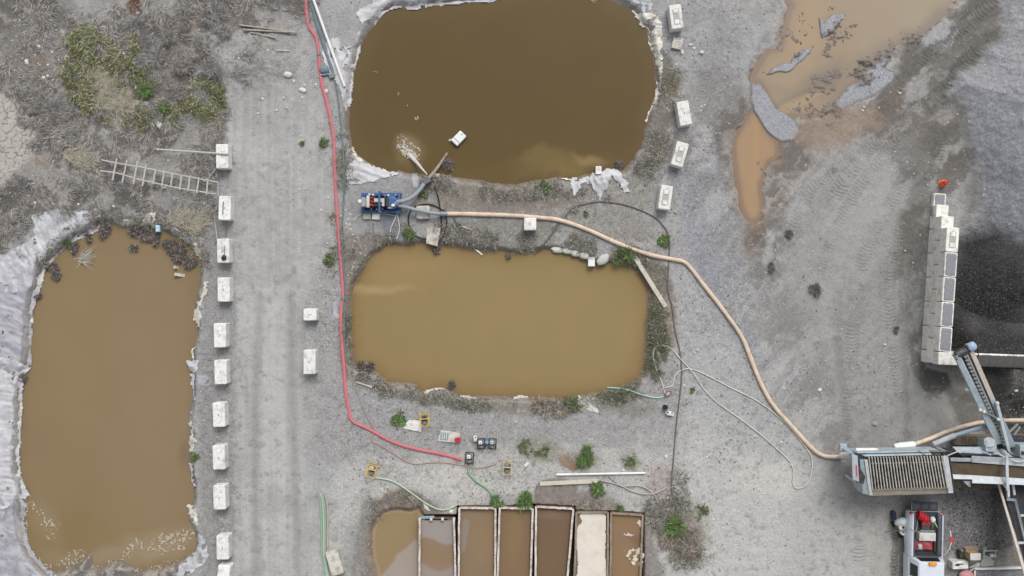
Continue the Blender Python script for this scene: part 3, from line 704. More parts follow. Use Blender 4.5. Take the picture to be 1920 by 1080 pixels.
# ------------------------------------------------------------------ mesh builder
class MB:
    """collects shapes and links them as ONE mesh object"""
    def __init__(s, origin=(0, 0, 0)):
        s.v = []; s.f = []; s.m = []; s.o = Vector(origin)
    def add(s, vs, fs, mi=0):
        k = len(s.v)
        s.v += [tuple(Vector(p) - s.o) for p in vs]
        s.f += [tuple(i + k for i in f) for f in fs]; s.m += [mi] * len(fs)
        return s
    def box(s, c, size, rz=0., mi=0, tilt=0.):
        hx, hy, hz = (q / 2 for q in size); co, si = math.cos(rz), math.sin(rz)
        vs = []
        for z in (-hz, hz):
            for x, y in ((-hx, -hy), (hx, -hy), (hx, hy), (-hx, hy)):
                zz = z + tilt * x
                vs.append((c[0] + x * co - y * si, c[1] + x * si + y * co, c[2] + zz))
        return s.add(vs, [(3, 2, 1, 0), (4, 5, 6, 7), (0, 1, 5, 4), (1, 2, 6, 5), (2, 3, 7, 6), (3, 0, 4, 7)], mi)
    def beam(s, p, q, wd, ht, mi=0, up=(0, 0, 1)):
        p, q, up = Vector(p), Vector(q), Vector(up)
        d_ = (q - p).normalized(); side = d_.cross(up)
        if side.length < 1e-4:
            side = d_.cross(Vector((0, 1, 0)))
        side.normalize(); u_ = side.cross(d_)
        vs = [e + side * a * wd / 2 + u_ * b * ht / 2 for e in (p, q) for a, b in ((-1, -1), (1, -1), (1, 1), (-1, 1))]
        return s.add(vs, [(3, 2, 1, 0), (4, 5, 6, 7), (0, 1, 5, 4), (1, 2, 6, 5), (2, 3, 7, 6), (3, 0, 4, 7)], mi)
    def cyl(s, p, q, r0, r1=None, n=14, mi=0):
        p, q = Vector(p), Vector(q); r1 = r0 if r1 is None else r1
        d_ = (q - p).normalized(); a = d_.orthogonal().normalized(); b = d_.cross(a)
        vs = [p + (a * math.cos(t) + b * math.sin(t)) * r0 for t in (2 * math.pi * i / n for i in range(n))]
        vs += [q + (a * math.cos(t) + b * math.sin(t)) * r1 for t in (2 * math.pi * i / n for i in range(n))]
        fs = [(i, (i + 1) % n, n + (i + 1) % n, n + i) for i in range(n)] + [tuple(range(n))[::-1], tuple(range(n, 2 * n))]
        return s.add(vs, fs, mi)
    def tube(s, pts, r, n=8, flat=1.0, mi=0, taper=None):
        pts = [Vector(p) for p in pts]; vs = []; m = len(pts)
        for i, p in enumerate(pts):
            d_ = (pts[min(i + 1, m - 1)] - pts[max(i - 1, 0)])
            d_ = d_.normalized() if d_.length > 1e-6 else Vector((1, 0, 0))
            sd = d_.cross(Vector((0, 0, 1)))
            sd = sd.normalized() if sd.length > 1e-3 else Vector((1, 0, 0))
            up = sd.cross(d_)
            rr = r * (1 if taper is None else 1 + (taper - 1) * i / max(m - 1, 1))
            for k in range(n):
                t = 2 * math.pi * k / n
                vs.append(p + sd * math.cos(t) * rr + up * math.sin(t) * rr * flat)
        fs = [(i * n + k, i * n + (k + 1) % n, (i + 1) * n + (k + 1) % n, (i + 1) * n + k) for i in range(m - 1) for k in range(n)]
        fs += [tuple(range(n))[::-1], tuple(range((m - 1) * n, m * n))]
        return s.add(vs, fs, mi)
    def prism(s, poly, z0, z1, mi=0):
        n = len(poly)
        if sum(poly[i][0] * poly[(i + 1) % n][1] - poly[(i + 1) % n][0] * poly[i][1] for i in range(n)) < 0:
            poly = poly[::-1]
        vs = [(x, y, z0) for x, y in poly] + [(x, y, z1) for x, y in poly]
        return s.add(vs, [tuple(range(n))[::-1], tuple(range(n, 2 * n))] + [(i, (i + 1) % n, n + (i + 1) % n, n + i) for i in range(n)], mi)
    def ball(s, c, r, n=10, mi=0, noise=0., seed=0):
        """r: one radius or three; noise makes a stone of it"""
        r = (r, r, r) if isinstance(r, (int, float)) else r
        rr = random.Random(seed); vs = [(c[0], c[1], c[2] - r[2])]; k = max(3, n // 2)
        for i in range(1, k):
            a = math.pi * i / k
            for j in range(n):
                b = 2 * math.pi * j / n; q = 1 + noise * (rr.random() - .5) * 2
                vs.append((c[0] + r[0] * math.sin(a) * math.cos(b) * q, c[1] + r[1] * math.sin(a) * math.sin(b) * q, c[2] - r[2] * math.cos(a) * (1 + noise * (rr.random() - .5))))
        vs.append((c[0], c[1], c[2] + r[2]))
        fs = [(0, 1 + (j + 1) % n, 1 + j) for j in range(n)]
        for i in range(k - 2):
            o = 1 + i * n
            fs += [(o + j, o + (j + 1) % n, o + n + (j + 1) % n, o + n + j) for j in range(n)]
        o = 1 + (k - 2) * n
        fs += [(o + j, o + (j + 1) % n, len(vs) - 1) for j in range(n)]
        return s.add(vs, fs, mi)
    def build(s, name, mats, parent=None, bevel=0., smooth=False, angle=35):
        me = bpy.data.meshes.new(name)
        me.from_pydata(s.v, [], s.f)
        if not isinstance(mats, (list, tuple)):
            mats = [mats]
        for m in mats:
            me.materials.append(m)
        if len(mats) > 1:
            me.polygons.foreach_set('material_index', s.m)
        me.update()
        if bevel:
            bm = bmesh.new(); bm.from_mesh(me)
            es = [e for e in bm.edges if len(e.link_faces) == 2 and e.calc_face_angle(0) > .5]
            bmesh.ops.bevel(bm, geom=es, offset=bevel, segments=1 if bevel < .02 else 2, profile=.6, affect='EDGES', clamp_overlap=True)
            bm.to_mesh(me); bm.free()
        if smooth:
            me.polygons.foreach_set('use_smooth', [True] * len(me.polygons))
            me.set_sharp_from_angle(angle=math.radians(angle))
        o = bpy.data.objects.new(name, me); C.objects.link(o)
        if parent is not None:
            o.parent = parent
        return o

def tag(o, label, cat, group=None, kind=None):
    o['label'] = label; o['category'] = cat
    if group: o['group'] = group
    if kind: o['kind'] = kind
    return o
def thing(name, label, cat, loc=(0, 0, 0), rz=0., group=None):
    o = bpy.data.objects.new(name, None); C.objects.link(o); o.empty_display_size = .2
    o.location = loc; o.rotation_euler = (0, 0, rz)
    return tag(o, label, cat, group)
def copy_tree(o, loc, rz, label, group=None):
    r = o.copy(); C.objects.link(r); r.location = loc; r.rotation_euler = (0, 0, rz); r['label'] = label
    if group: r['group'] = group
    for ch in list(o.children):
        c = ch.copy(); C.objects.link(c); c.parent = r
        for g in ch.children:
            e = g.copy(); C.objects.link(e); e.parent = c
    return r

# ------------------------------------------------------------------ materials of things
CONC = mat('concrete', (230,229,225), .9, vary=.10, scale=9, dirt=(178,173,164), dirt_amt=.34, bump=.25, rand=.09)
CONC2 = mat('concrete_old', (202,198,188), .92, vary=.10, scale=7, dirt=(146,138,126), dirt_amt=.5, bump=.3)
CONC_D = mat('concrete_recess', (176,172,164), .95, vary=.15, scale=12)
CONC_WALL = mat('concrete_wall', (236,233,226), .9, vary=.05, scale=4, dirt=(182,178,166), dirt_amt=.35, bump=.15, rand=.1)
GRAVEL = mat('gravel_layer', (138,139,143), .95, vary=.35, scale=26, bump=.6)
GRAVEL_D = mat('dirt_layer', (80,78,76), .95, vary=.35, scale=20, bump=.6)
STEEL_RIM = mat('painted_steel_pale', (214,206,198), .6, vary=.08, scale=5, dirt=(140,118,98), dirt_amt=.45, dirt_scale=4)
STEEL_IN = mat('rusty_steel', (120,98,80), .8, vary=.15, scale=5)
BLACK = mat('black_rubber', (38,38,40), .6, vary=.2)
BLACKM = mat('black_metal', (48,49,52), .5, vary=.2, dirt=(120,112,100), dirt_amt=.3, dirt_scale=9)
WHITE = mat('white_plastic', (226,226,224), .45, vary=.03, dirt=(188,182,170), dirt_amt=.2)
WHITE2 = mat('white_dusty', (205,203,198), .6, vary=.05, dirt=(165,158,146), dirt_amt=.4)
GREY = mat('grey_metal', (140,144,148), .45, metal=.3, vary=.08, dirt=(128,120,108), dirt_amt=.35)
YELLOW = mat('yellow_paint', (228,192,96), .5, vary=.06, dirt=(160,140,100), dirt_amt=.35, dirt_scale=8)
RED = mat('red_plastic', (196,48,56), .5, vary=.08, dirt=(150,70,64), dirt_amt=.2)
REDHOSE = mat('red_layflat', (196,108,116), .7, vary=.07, scale=4, dirt=(178,120,118), dirt_amt=.35)
PINKHOSE = mat('faded_pink_hose', (176,128,124), .8, vary=.08, scale=3, c2=(166,152,144), dirt=(160,156,150), dirt_amt=.4, dirt_scale=.8)
BEIGEHOSE = mat('beige_hose', (214,194,174), .75, vary=.05, scale=5, dirt=(182,160,134), dirt_amt=.35)
GREENHOSE = mat('green_hose', (128,170,136), .55, vary=.08, dirt=(150,172,146), dirt_amt=.3)
PALEGREEN = mat('pale_green_hose', (168,190,168), .6, vary=.08, dirt=(178,178,166), dirt_amt=.4)
TEALHOSE = mat('teal_grey_hose', (100,118,124), .65, vary=.08, dirt=(132,134,132), dirt_amt=.4)
GREYHOSE = mat('grey_hose', (170,168,162), .75, vary=.06, dirt=(150,146,138), dirt_amt=.4)
WHITEHOSE = mat('white_hose', (204,202,194), .7, vary=.05, dirt=(176,170,160), dirt_amt=.3)
BLACKHOSE = mat('dusty_black_hose', (98,99,101), .75, vary=.1, dirt=(112,110,106), dirt_amt=.4)
WOOD = mat('weathered_wood', (168,162,152), .9, vary=.14, scale=8, stretch=(1, 6, 1), dirt=(130,122,112), dirt_amt=.35)
WOOD2 = mat('pale_board', (198,192,178), .85, vary=.06, scale=6, dirt=(170,160,144), dirt_amt=.3)
LINER = mat('plastic_liner', (198,200,204), .55, vary=.08, scale=2.2, dirt=(152,149,152), dirt_amt=.55, dirt_scale=.9)
LINER_W = mat('white_liner', (214,211,200), .6, vary=.06, scale=4, dirt=(176,168,152), dirt_amt=.4, dirt_scale=2)
LINER_G = mat('grey_lilac_liner', (174,173,180), .6, vary=.10, scale=3, dirt=(136,134,140), dirt_amt=.5, dirt_scale=1.5)
LINER_B = mat('bright_liner', (196,196,200), .5, vary=.07, scale=3, dirt=(170,167,168), dirt_amt=.5, dirt_scale=1.2)
STONE_W = mat('white_stone', (208,202,192), .85, vary=.1, scale=9)
STONE_G = mat('grey_stone', (150,146,141), .9, vary=.15, scale=9)
BLUE = mat('blue_machine_paint', (52,92,142), .5, vary=.1, dirt=(86,104,124), dirt_amt=.35, dirt_scale=5)
BLUEGREY = mat('blue_grey_paint', (138,158,172), .5, vary=.05, dirt=(128,128,124), dirt_amt=.3)
PLANT = mat('plant_paint', (164,180,190), .5, vary=.05, scale=3, dirt=(158,154,146), dirt_amt=.42, dirt_scale=1.8)
PLANT_L = mat('plant_paint_dusty', (190,198,204), .6, vary=.05, scale=3, dirt=(176,170,158), dirt_amt=.42, dirt_scale=2.4)
PLANT_D = mat('plant_dark', (46,48,54), .7, vary=.2, dirt=(84,80,74), dirt_amt=.4)
BELT = mat('belt_brown', (92,80,62), .9, vary=.08, scale=3, dirt=(78,66,54), dirt_amt=.4)
BELT_D = mat('belt_black', (42,43,47), .8, vary=.15, scale=4, dirt=(62,60,58), dirt_amt=.3)
ORANGE = mat('cone_orange', (240,112,62), .6, vary=.08, dirt=(190,110,80), dirt_amt=.25)

# ------------------------------------------------------------------ concrete blocks
GB = 'precast concrete blocks standing in rows beside the ponds'
def block_body(L, Wd, Ht, ch=.05):
    b = MB(); x, y = L / 2, Wd / 2
    oct_ = [(-x + ch, -y), (x - ch, -y), (x, -y + ch), (x, y - ch), (x - ch, y), (-x + ch, y), (-x, y - ch), (-x, -y + ch)]
    k = .965
    vs = [(px, py, -.06) for px, py in oct_] + [(px, py, Ht - .04) for px, py in oct_] + [(px * k if abs(px) < x else px - math.copysign(.03, px), py - math.copysign(.03, py), Ht) for px, py in oct_]
    fs = [tuple(range(8))[::-1], tuple(range(16, 24))]
    for r in (0, 8):
        fs += [(r + i, r + (i + 1) % 8, r + 8 + (i + 1) % 8, r + 8 + i) for i in range(8)]
    return b.add(vs, fs)
def make_block(label, L=1.5, Wd=.76, Ht=.75, style=0, m=None):
    t = thing('concrete_block', label, 'concrete block', group=GB)
    m = m or CONC
    block_body(L, Wd, Ht).build('body', m, t, bevel=.015)
    if style == 0:
        for s_ in (-.27, .27):
            MB().prism([(s_ * L + .13 * math.cos(a), .13 * math.sin(a)) for a in (i * math.pi / 8 for i in range(16))], Ht - .01, Ht + .018).build('lug', m, t, bevel=.008)
        MB().tube([(-.05, 0, Ht - .01), (-.045, 0, Ht + .05), (.045, 0, Ht + .05), (.05, 0, Ht - .01)], .014, 6).build('lifting_loop', STEEL_IN, t, smooth=True)
    elif style == 1:
        MB().prism([(-.46, -.2), (.46, -.2), (.52, 0), (.46, .2), (-.46, .2), (-.52, 0)], Ht - .02, Ht + .006).build('dirt_patch', CONC_D, t)
        for s_ in (-.33, .33):
            MB().box((s_, 0, Ht + .012), (.26, .28, .05)).build('lug', m, t, bevel=.012)
    elif style == 2:
        MB().box((.0, 0, Ht + .004), (.2, .06, .02)).build('lifting_slot', CONC_D, t)
    return t
PI = math.pi
blk_specs = [  # u, v (as the photo shows the top centre), turn in degrees, style, label
    (416,293,91,0,'concrete block at the head of the left row carrying the end of a wooden pole'),
    (421,390,88,0,'concrete block beside the ladder with a dark rod lying on its top'),
    (418,470,91,0,'concrete block with a small black lump and a thin cable on its top'),
    (419,543,90,0,'clean concrete block just below the block that carries the black lump'),
    (412,629,91,0,'concrete block in the left row level with the small cube block across the road'),
    (413,698,91,0,'concrete block in the left row level with the oblong block across the road'),
    (410,778,92,0,'concrete block in the left row level with the yellow pump on the slab'),
    (410,858,92,0,'concrete block in the left row beside the green tuft on the pond edge'),
    (411,933,92,0,'concrete block in the left row level with the top of the green pipe bundle'),
    (417,1027,91,0,'concrete block in the left row beside the foam on the left pond'),
    (418,1083,84,0,'last concrete block of the left row, cut off by the bottom of the photo'),
    (1268,31,98,1,'concrete block at the top of the right row above the striped slab'),
    (1283,212,100,0,'clean topped concrete block beside the right bank of the dark pond'),
    (1275,289,74,1,'tilted concrete block with dirt in the middle of its top'),
    (1248,370,82,1,'concrete block with a dirty recessed top between the black hose and the tilted block'),
    (580,679,90,0,'lone oblong concrete block on the right side of the haul road'),
]
protos = {}
for (u, v, a, st, lab) in blk_specs:
    p = W(u, v, .75); g = gh(p.x, p.y); p = W(u, v, .75 + g); p.z = g
    if st not in protos:
        t = make_block(lab, style=st); protos[st] = t; t.location = p; t.rotation_euler = (0, 0, math.radians(a))
    else:
        copy_tree(protos[st], p, math.radians(a), lab)
def put(t, u, v, h, a=0.):
    """stand thing t so that its point at height h shows at (u, v)"""
    p = W(u, v, h)
    for _ in range(3):
        g = gh(p.x, p.y); p = W(u, v, h + g)
    p.z = g; t.location = p; t.rotation_euler = (0, 0, math.radians(a)); return p
put(make_block('small cube shaped concrete block on the right side of the haul road', .82, .74, .7, 2), 581, 590, .7, 0)
put(make_block('cube shaped concrete block under the bend of the beige hose', .76, .76, .75, 2), 994, 420, .75, 90)
put(make_block('stained concrete block that props up the blue grey pipe', .84, .82, .35, 3, CONC2), 793, 398, .35, 2)
put(make_block('dusty concrete block lying beside the bundle of green pipes', 1.55, .8, .5, 3, CONC2), 627, 1056, .5, 106)
t = make_block('broken concrete block in the scrap heap beside the pickup', 1.0, .5, .6, 3, CONC); put(t, 1801, 1060, .6, 3)
MB().prism([(-.4, .02), (-.15, -.06), (.0, .05), (.22, .0), (.1, .1), (-.2, .12)], .59, .605).build('break_hole', BLACKM, t)

# slabs
def slab(name, label, cat, poly, th, m, dz=.0, lines=None, group=None, lm=None):
    """a flat piece outlined in photo pixels and laid on the ground"""
    cu = sum(p[0] for p in poly) / len(poly); cv = sum(p[1] for p in poly) / len(poly)
    c = G(cu, cv, dz + th)
    z0 = c.z - th
    t = thing(name, label, cat, (c.x, c.y, z0), 0, group)
    pts = []
    for u, v in poly:
        q = W(u, v, z0 + th); pts.append((q.x - c.x, q.y - c.y))
    MB().prism(pts, -.02, th).build('body', m, t, bevel=min(.02, th * .3))
    return t, c
slab('striped_slab', 'small striped concrete slab below the top block of the right row', 'slab', [(1263,70),(1282,72),(1277,93),(1259,89)], .22, CONC2)
for k in range(3):
    u0, v0, u1, v1 = 1264 - k * .2, 76 + k * 5, 1280 - k * .8, 78.5 + k * 5
    p, q = G(u0, v0, .22), G(u1, v1, .22)
    tt = bpy.data.objects['striped_slab']
    MB(tt.location).beam(p, q, .05, .03).build('rib', WHITE2, tt)
slab('paving_slab', 'left one of two short pale slabs beside the blue pump skid', 'slab', [(681,398),(695,399),(695,411),(681,411)], .18, CONC2)
slab('paving_slab', 'right one of two short pale slabs beside the blue pump skid', 'slab', [(698,400),(713,400),(712,412),(697,411)], .18, CONC)
slab('stepping_slab', 'broken concrete slab at the water edge under the black hose coil', 'slab', [(800,428),(826,427),(820,462),(799,456)], .1, CONC2)
slab('flat_slab', 'pale flat slab between the round green plant and a yellow pump', 'slab', [(767,788),(790,789),(789,810),(752,803)], .07, CONC)

# ------------------------------------------------------------------ stepped block wall with return
GW = 'stacked concrete blocks of the stone bay wall'
a0, a1 = W(1743, 425), W(1728, 645)
wd = Vector((a1.x - a0.x, a1.y - a0.y, 0)).normalized()       # southwards along the wall
wn = Vector((-wd.y, wd.x, 0))                                  # towards the dark heap
if wn.x < 0: wn = -wn
wang = math.atan2(wd.y, wd.x)
BL, BW, BH = 1.5, .76, .75
top0 = W(1788, 426, 2.25); 
base = Vector((a0.x, a0.y, 0)); s0 = (Vector((top0.x, top0.y, 0)) - base).dot(wd)
wall_words = [['buried'], ['bottom'], ['middle'], ['top']]
ordn = ['first', 'second', 'third', 'fourth', 'fifth', 'sixth', 'seventh']
def wall_block(s, course, label, wdir=wd, off=None, z=None, length=BL, cover=None, style=9):
    t = make_block(label, length - .025, BW, BH - .012, style, CONC_WALL)
    t['group'] = GW
    c = base + wdir * s + (off if off is not None else wn * BW / 2)
    zz = course * BH if z is None else z
    t.location = (c.x, c.y, zz); t.rotation_euler = (0, 0, math.atan2(wdir.y, wdir.x))
    if cover:
        b = MB(); n = 9; rr = random.Random(int(s * 10) + course)
        vs = []; mg = .06 if cover is GRAVEL else -.012; xs = [-length / 2 + mg + (length - mg * 2.2) * i / (n * 2) for i in range(n * 2 + 1)]; ys = [-BW / 2 + mg + (BW - .07 - mg) * j / n for j in range(n + 1)]
        for j, y in enumerate(ys):
            for i, x in enumerate(xs):
                e = i in (0, len(xs) - 1) or j in (0, n)
                vs.append((x + (0 if not e else rr.uniform(-.02, .02)), y + (0 if not e else rr.uniform(-.02, .02)), BH - .012 + (-.004 if e else .03 + rr.uniform(-.015, .02))))
        k = len(xs)
        b.add(vs, [(j * k + i, j * k + i + 1, (j + 1) * k + i + 1, (j + 1) * k + i) for j in range(n) for i in range(k - 1)])
        b.build('gravel_cover' if cover is GRAVEL else 'dirt_cover', cover, t, smooth=True)
    return t
for i in range(5):
    wall_block(s0 + BL * (i + .5), 2, f'top course block of the stone bay wall, {ordn[i]} from the stepped end', cover=GRAVEL if i else None, style=9 if i else 1)
for i in range(6):
    wall_block(s0 - BL / 2 + BL * (i + .5), 1, f'middle course block of the stone bay wall, {ordn[i]} from the stepped end', length=BL, style=9)
for i in range(6):
    wall_block(s0 - BL + BL * (i + .5), 0, f'bottom course block of the stone bay wall, {ordn[i]} from the stepped end', style=9)
t = wall_block(s0 - BL * 1.5 + BL * .5, 0, 'half buried gravel topped block at the foot of the stepped wall end', z=-.42, style=9, cover=GRAVEL)
# dirt on the two exposed steps
for (s, z) in ((s0 - BL * .25, 1.5), (s0 - BL * .75, .75)):
    pass
# return wall behind the conveyor
rd = Vector((1, -.035, 0)).normalized()
sE = s0 + BL * 5
for c_, words in ((0, 'bottom'), (1, 'middle'), (2, 'top')):
    for i in range(4):
        off = wn * (BW / 2) + wd * (BW * .5 + .02) + rd * (BL * (i + .5) - BW / 2 + (BL / 2 if c_ == 1 else 0))
        t = wall_block(sE, c_, f'{words} course block of the return wall behind the side conveyor, {ordn[i]} from the corner', off=off, cover=None if (c_ < 2 or i == 0) else GRAVEL_D, style=9)
        t.rotation_euler = (0, 0, math.atan2(rd.y, rd.x))
LWOOD = mat('bleached_wood', (184,181,174), .9, vary=.1, scale=8)
# ------------------------------------------------------------------ hoses, pipes, boards
def gpath(pts, r, n=6, lift=0.0, closed=False):
    sp_ = smooth_poly(pts, n, closed=False)
    out = []
    for u, v in sp_:
        z = 0
        for _ in range(2):
            p = W(u, v, z); g = gh(p.x, p.y); g = max(g, WL - .01) if g < WL else g; z = g + r + lift
        out.append(W(u, v, z))
    # a hose bridges small hollows
    zs = [p.z for p in out]
    for k in range(3):
        zs = [max(zs[i], (zs[max(i - 1, 0)] + zs[min(i + 1, len(zs) - 1)]) / 2) for i in range(len(zs))]
    return [Vector((p.x, p.y, z)) for p, z in zip(out, zs)]
def hose(name, label, pts, r, m, flat=1.0, cat='hose', group=None, lift=0., n=6, seg=8):
    b = MB(); gp = gpath(pts, r * flat, n, lift); b.tube(gp, r, seg, flat)
    if r > .09:                              # soft hoses are not the same width all along
        for i in range(len(gp)):
            k_ = .9 + .22 * float(vnoise(np.array([i * .31]), np.array([pts[0][0] * .1]), 7)[0])
            for j in range(seg):
                q_ = Vector(b.v[i * seg + j]); b.v[i * seg + j] = tuple(gp[i] + (q_ - gp[i]) * k_)
    return tag(b.build(name, m, smooth=True, angle=60), label, cat, group)
t_red = hose('layflat_hose', 'long red lay-flat hose along the right side of the haul road', [(570,-25),(573,0),(575,25),(579,50),(592,70),(597,100),(602,150),(612,190),(622,235),(626,270),(628,330),(632,400),(636,460),(641,520),(643,555),(639,590),(641,640),(645,690),(648,735),(655,772),(661,790),(690,804),(735,828),(780,842),(830,852),(866,862)], .1, REDHOSE, .55)
for u, v, u2, v2 in [(597,97,597.5,103),(643,556,643.4,562)]:
    MB().cyl(G(u, v, .06), G(u2, v2, .06), .115).build('coupling', GREY, t_red, smooth=True)
hose('feed_hose', 'thin teal grey hose running beside the red lay-flat hose', [(628,150),(634,185),(639,230),(643,280),(645,340),(643,400),(640,440),(644,500),(648,555),(645,600),(646,650),(650,680)], .055, TEALHOSE)
hose('flat_hose', 'blue grey flat hose lying beside the white plastic pipe', [(584,-20),(588,20),(598,55),(608,85),(618,118),(626,142)], .13, TEALHOSE, .35)
hose('narrow_hose', 'narrow faded pink hose that zigzags beside the red hose to the small pump', [(648,680),(658,708),(672,742),(688,780),(702,806),(696,826),(712,834),(750,858),(776,870),(808,867),(840,868),(870,873),(897,878),(930,870)], .032, PINKHOSE, 1)
hose('discharge_hose', 'thick beige discharge hose sweeping across the yard to the screening plant', [(836,401),(865,401),(900,402),(960,404),(1010,408),(1050,413),(1100,430),(1160,457),(1220,478),(1265,487),(1288,495),(1320,535),(1355,580),(1390,630),(1405,665),(1425,715),(1450,760),(1490,805),(1520,838),(1545,855),(1580,856)], .13, BEIGEHOSE, .8)
hose('suction_hose', 'black hose looping from the jet nozzle past the propped pipe', [(802,328),(812,342),(822,372),(826,400),(828,425),(824,443),(802,449),(780,442),(768,425),(766,405),(775,390),(795,383),(815,386),(838,398)], .042, BLACK, lift=.01)
hose('drain_hose', 'long dark drain hose curving round the right bank of the middle pond', [(1003,478),(1012,466),(1030,445),(1052,415),(1075,390),(1100,382),(1130,378),(1175,385),(1220,403),(1245,425),(1255,450),(1254,490),(1252,540),(1260,575),(1266,620),(1275,660),(1278,700),(1275,740),(1270,780),(1266,820),(1262,870),(1259,905),(1262,935),(1270,962)], .04, BLACKHOSE)
t = hose('dip_hose', 'short dark hose with a white tip dipping into the middle pond', [(852,412),(862,428),(874,447),(887,462),(896,471)], .05, BLACKHOSE)
MB().tube(gpath([(890,466),(897,472),(904,478)], .055), .06, 8).build('tip', WHITE, t, smooth=True)
hose('washing_hose', 'thin white hose laid in a wide loop from the little pink pump to the plant', [(1247,740),(1240,715),(1230,690),(1225,668),(1228,652),(1240,648),(1256,652),(1275,672),(1300,700),(1320,730),(1345,755),(1380,780),(1420,810),(1455,840),(1480,865),(1488,885),(1486,903),(1492,915),(1508,912),(1519,895),(1523,870),(1518,850),(1500,825),(1470,790),(1420,752),(1370,727),(1330,706),(1300,693),(1280,693),(1266,704),(1261,722),(1247,727)], .036, WHITEHOSE, lift=.005)
hose('intake_hose', 'short mint green hose from the middle pond to the little pink pump', [(1138,727),(1160,728),(1180,732),(1210,742),(1232,746),(1250,742)], .045, mat('mint_hose', (158,196,178), .6, vary=.06))
hose('pump_hose', 'bright green hose from the black framed pump down to the steel bins', [(878,874),(880,888),(893,902),(913,916),(925,932),(929,950),(927,960)], .065, GREENHOSE)
hose('outlet_hose', 'pale green hose curving from the tilted yellow pump to the steel bins', [(701,896),(720,898),(742,905),(772,925),(797,943),(822,955),(842,954),(859,945)], .055, PALEGREEN)
BUNDLE = mat('faded_green_pipe', (142,168,148), .65, vary=.08, dirt=(160,166,154), dirt_amt=.4)
GP = 'green and grey pipes bundled beside the haul road'
for k, (o0, m_, lab) in enumerate([(0, BUNDLE, 'green pipe on the road side of the pipe bundle'), (4.5, PALEGREEN, 'pale green pipe second from the road in the pipe bundle'), (8, BUNDLE, 'green pipe third from the road in the pipe bundle'), (14, GREYHOSE, 'grey pipe on the block side of the pipe bundle')]):
    hose('bundled_pipe', lab, [(596 + o0, 922 + (k * 3 if k < 3 else 8)), (601 + o0 * .9, 945), (603 + o0 * .85, 990), (603 + o0 * .8, 1030), (607 + o0 * .7, 1060), (614 + o0 * .6, 1090), (622 + o0 * .6, 1115)], .06, m_, group=GP)
hose('spare_hose', 'grey spare hose lying along the thick board and looping up at its end', [(1078,901),(1105,899),(1125,901),(1160,909),(1185,921),(1205,926),(1228,925),(1250,914)], .05, GREYHOSE)
hose('spare_hose', 'grey spare hose that starts under the white pole and ends in the weeds', [(1142,892),(1152,902),(1170,911),(1198,911),(1215,918),(1228,930),(1233,943)], .05, GREYHOSE)
GS = 'small white hoses at the blue pump skid'
hose('thin_hose', 'short white hose curling away from the pale slabs at the pump', [(663,414),(670,406),(678,402)], .03, WHITEHOSE, group=GS)
hose('thin_hose', 'white hose arching from the pump skid to the left towards the pond bank', [(744,384),(744,402),(737,418),(732,432),(731,447)], .035, WHITEHOSE, group=GS, lift=.02)
hose('thin_hose', 'white hose dropping straight from the pump skid to the pond bank', [(745,390),(746,408),(749,425),(747,440),(743,448)], .035, WHITEHOSE, group=GS)
hose('thin_hose', 'white hose running from the pale slabs along the pump skid', [(712,399),(728,402),(743,405)], .03, WHITEHOSE, group=GS)

def bar(name, label, cat, p, q, wd_, ht, m, group=None, round_=False):
    b = MB()
    if round_:
        b.cyl(p, q, wd_ / 2, n=14)
        o = b.build(name, m, smooth=True)
    else:
        b.beam(p, q, wd_, ht); o = b.build(name, m, bevel=.008)
    return tag(o, label, cat, group)
def gbar(name, label, cat, u0, v0, u1, v1, wd_, ht, m, lift=0., lift2=None, **k):
    p = G(u0, v0); q = G(u1, v1)
    p = G(u0, v0, ht / 2 + lift); q = G(u1, v1, ht / 2 + (lift if lift2 is None else lift2))
    return bar(name, label, cat, p, q, wd_, ht, m, **k)
gbar('plastic_pipe', 'long white plastic pipe reaching from the upper edge to the dark pond', 'pipe', 580, -22, 646, 162, .17, .17, WHITE, .08, round_=True)
gbar('white_pole', 'white pole lying above the thick board near the weeds', 'pole', 1043, 890, 1210, 887, .14, .14, WHITE, .03, round_=True)
gbar('timber_board', 'thick pale board lying above the steel bins', 'board', 1012, 907, 1121, 902, .24, .12, WOOD2, .02)
gbar('timber_board', 'long pale board slanting beside the right bank of the middle pond', 'board', 1190, 482, 1248, 575, .27, .08, WOOD2, .05)
gbar('wooden_pole', 'thin wooden pole resting on the head block of the left row', 'pole', 293, 280, 428, 289, .12, .12, LWOOD, .4, .78, round_=True)
gbar('wooden_stake', 'short stake leaning beside the block with the black lump', 'stake', 402, 404, 407, 449, .1, .1, WOOD, .1, .3, round_=True)
hose('iron_rod', 'dark rod lying on the block beside the ladder', [(426,380),(425.5,392),(425,404)], .025, BLACK, lift=0, cat='rod').location.z = .75
g_ = 'old poles lying at the edge of the scrub'
gbar('old_pole', 'uppermost of the three old poles at the edge of the scrub', 'pole', 449, 47, 543, 59, .11, .1, WOOD, .05, group=g_, round_=True)
gbar('old_pole', 'longest of the three old poles at the edge of the scrub', 'pole', 456, 56, 557, 61, .11, .1, WOOD, .08, group=g_, round_=True)
gbar('old_pole', 'lowest of the three old poles at the edge of the scrub', 'pole', 470, 61, 516, 71, .1, .1, WOOD, .04, group=g_, round_=True)
for u0, v0, u1, v1, lab in [(327, 501, 355, 505, 'upper one of two white posts sticking out of the left pond'), (327, 514, 361, 519, 'lower one of two white posts sticking out of the left pond')]:
    p, q = W(u0, v0, WL + .22), G(u1, v1, .05)
    o = bar('white_post', lab, 'post', p, q, .19, .16, WHITE2, 'white posts in the left pond')
gbar('white_batten', 'white batten on the bank below the left end of the middle pond', 'batten', 668, 716, 698, 726, .1, .06, WOOD2, .03)
gbar('white_stick', 'thin white stick crossing the plastic sheet at the white pipe', 'stick', 629, 141, 650, 101, .05, .05, WHITE2, .05)
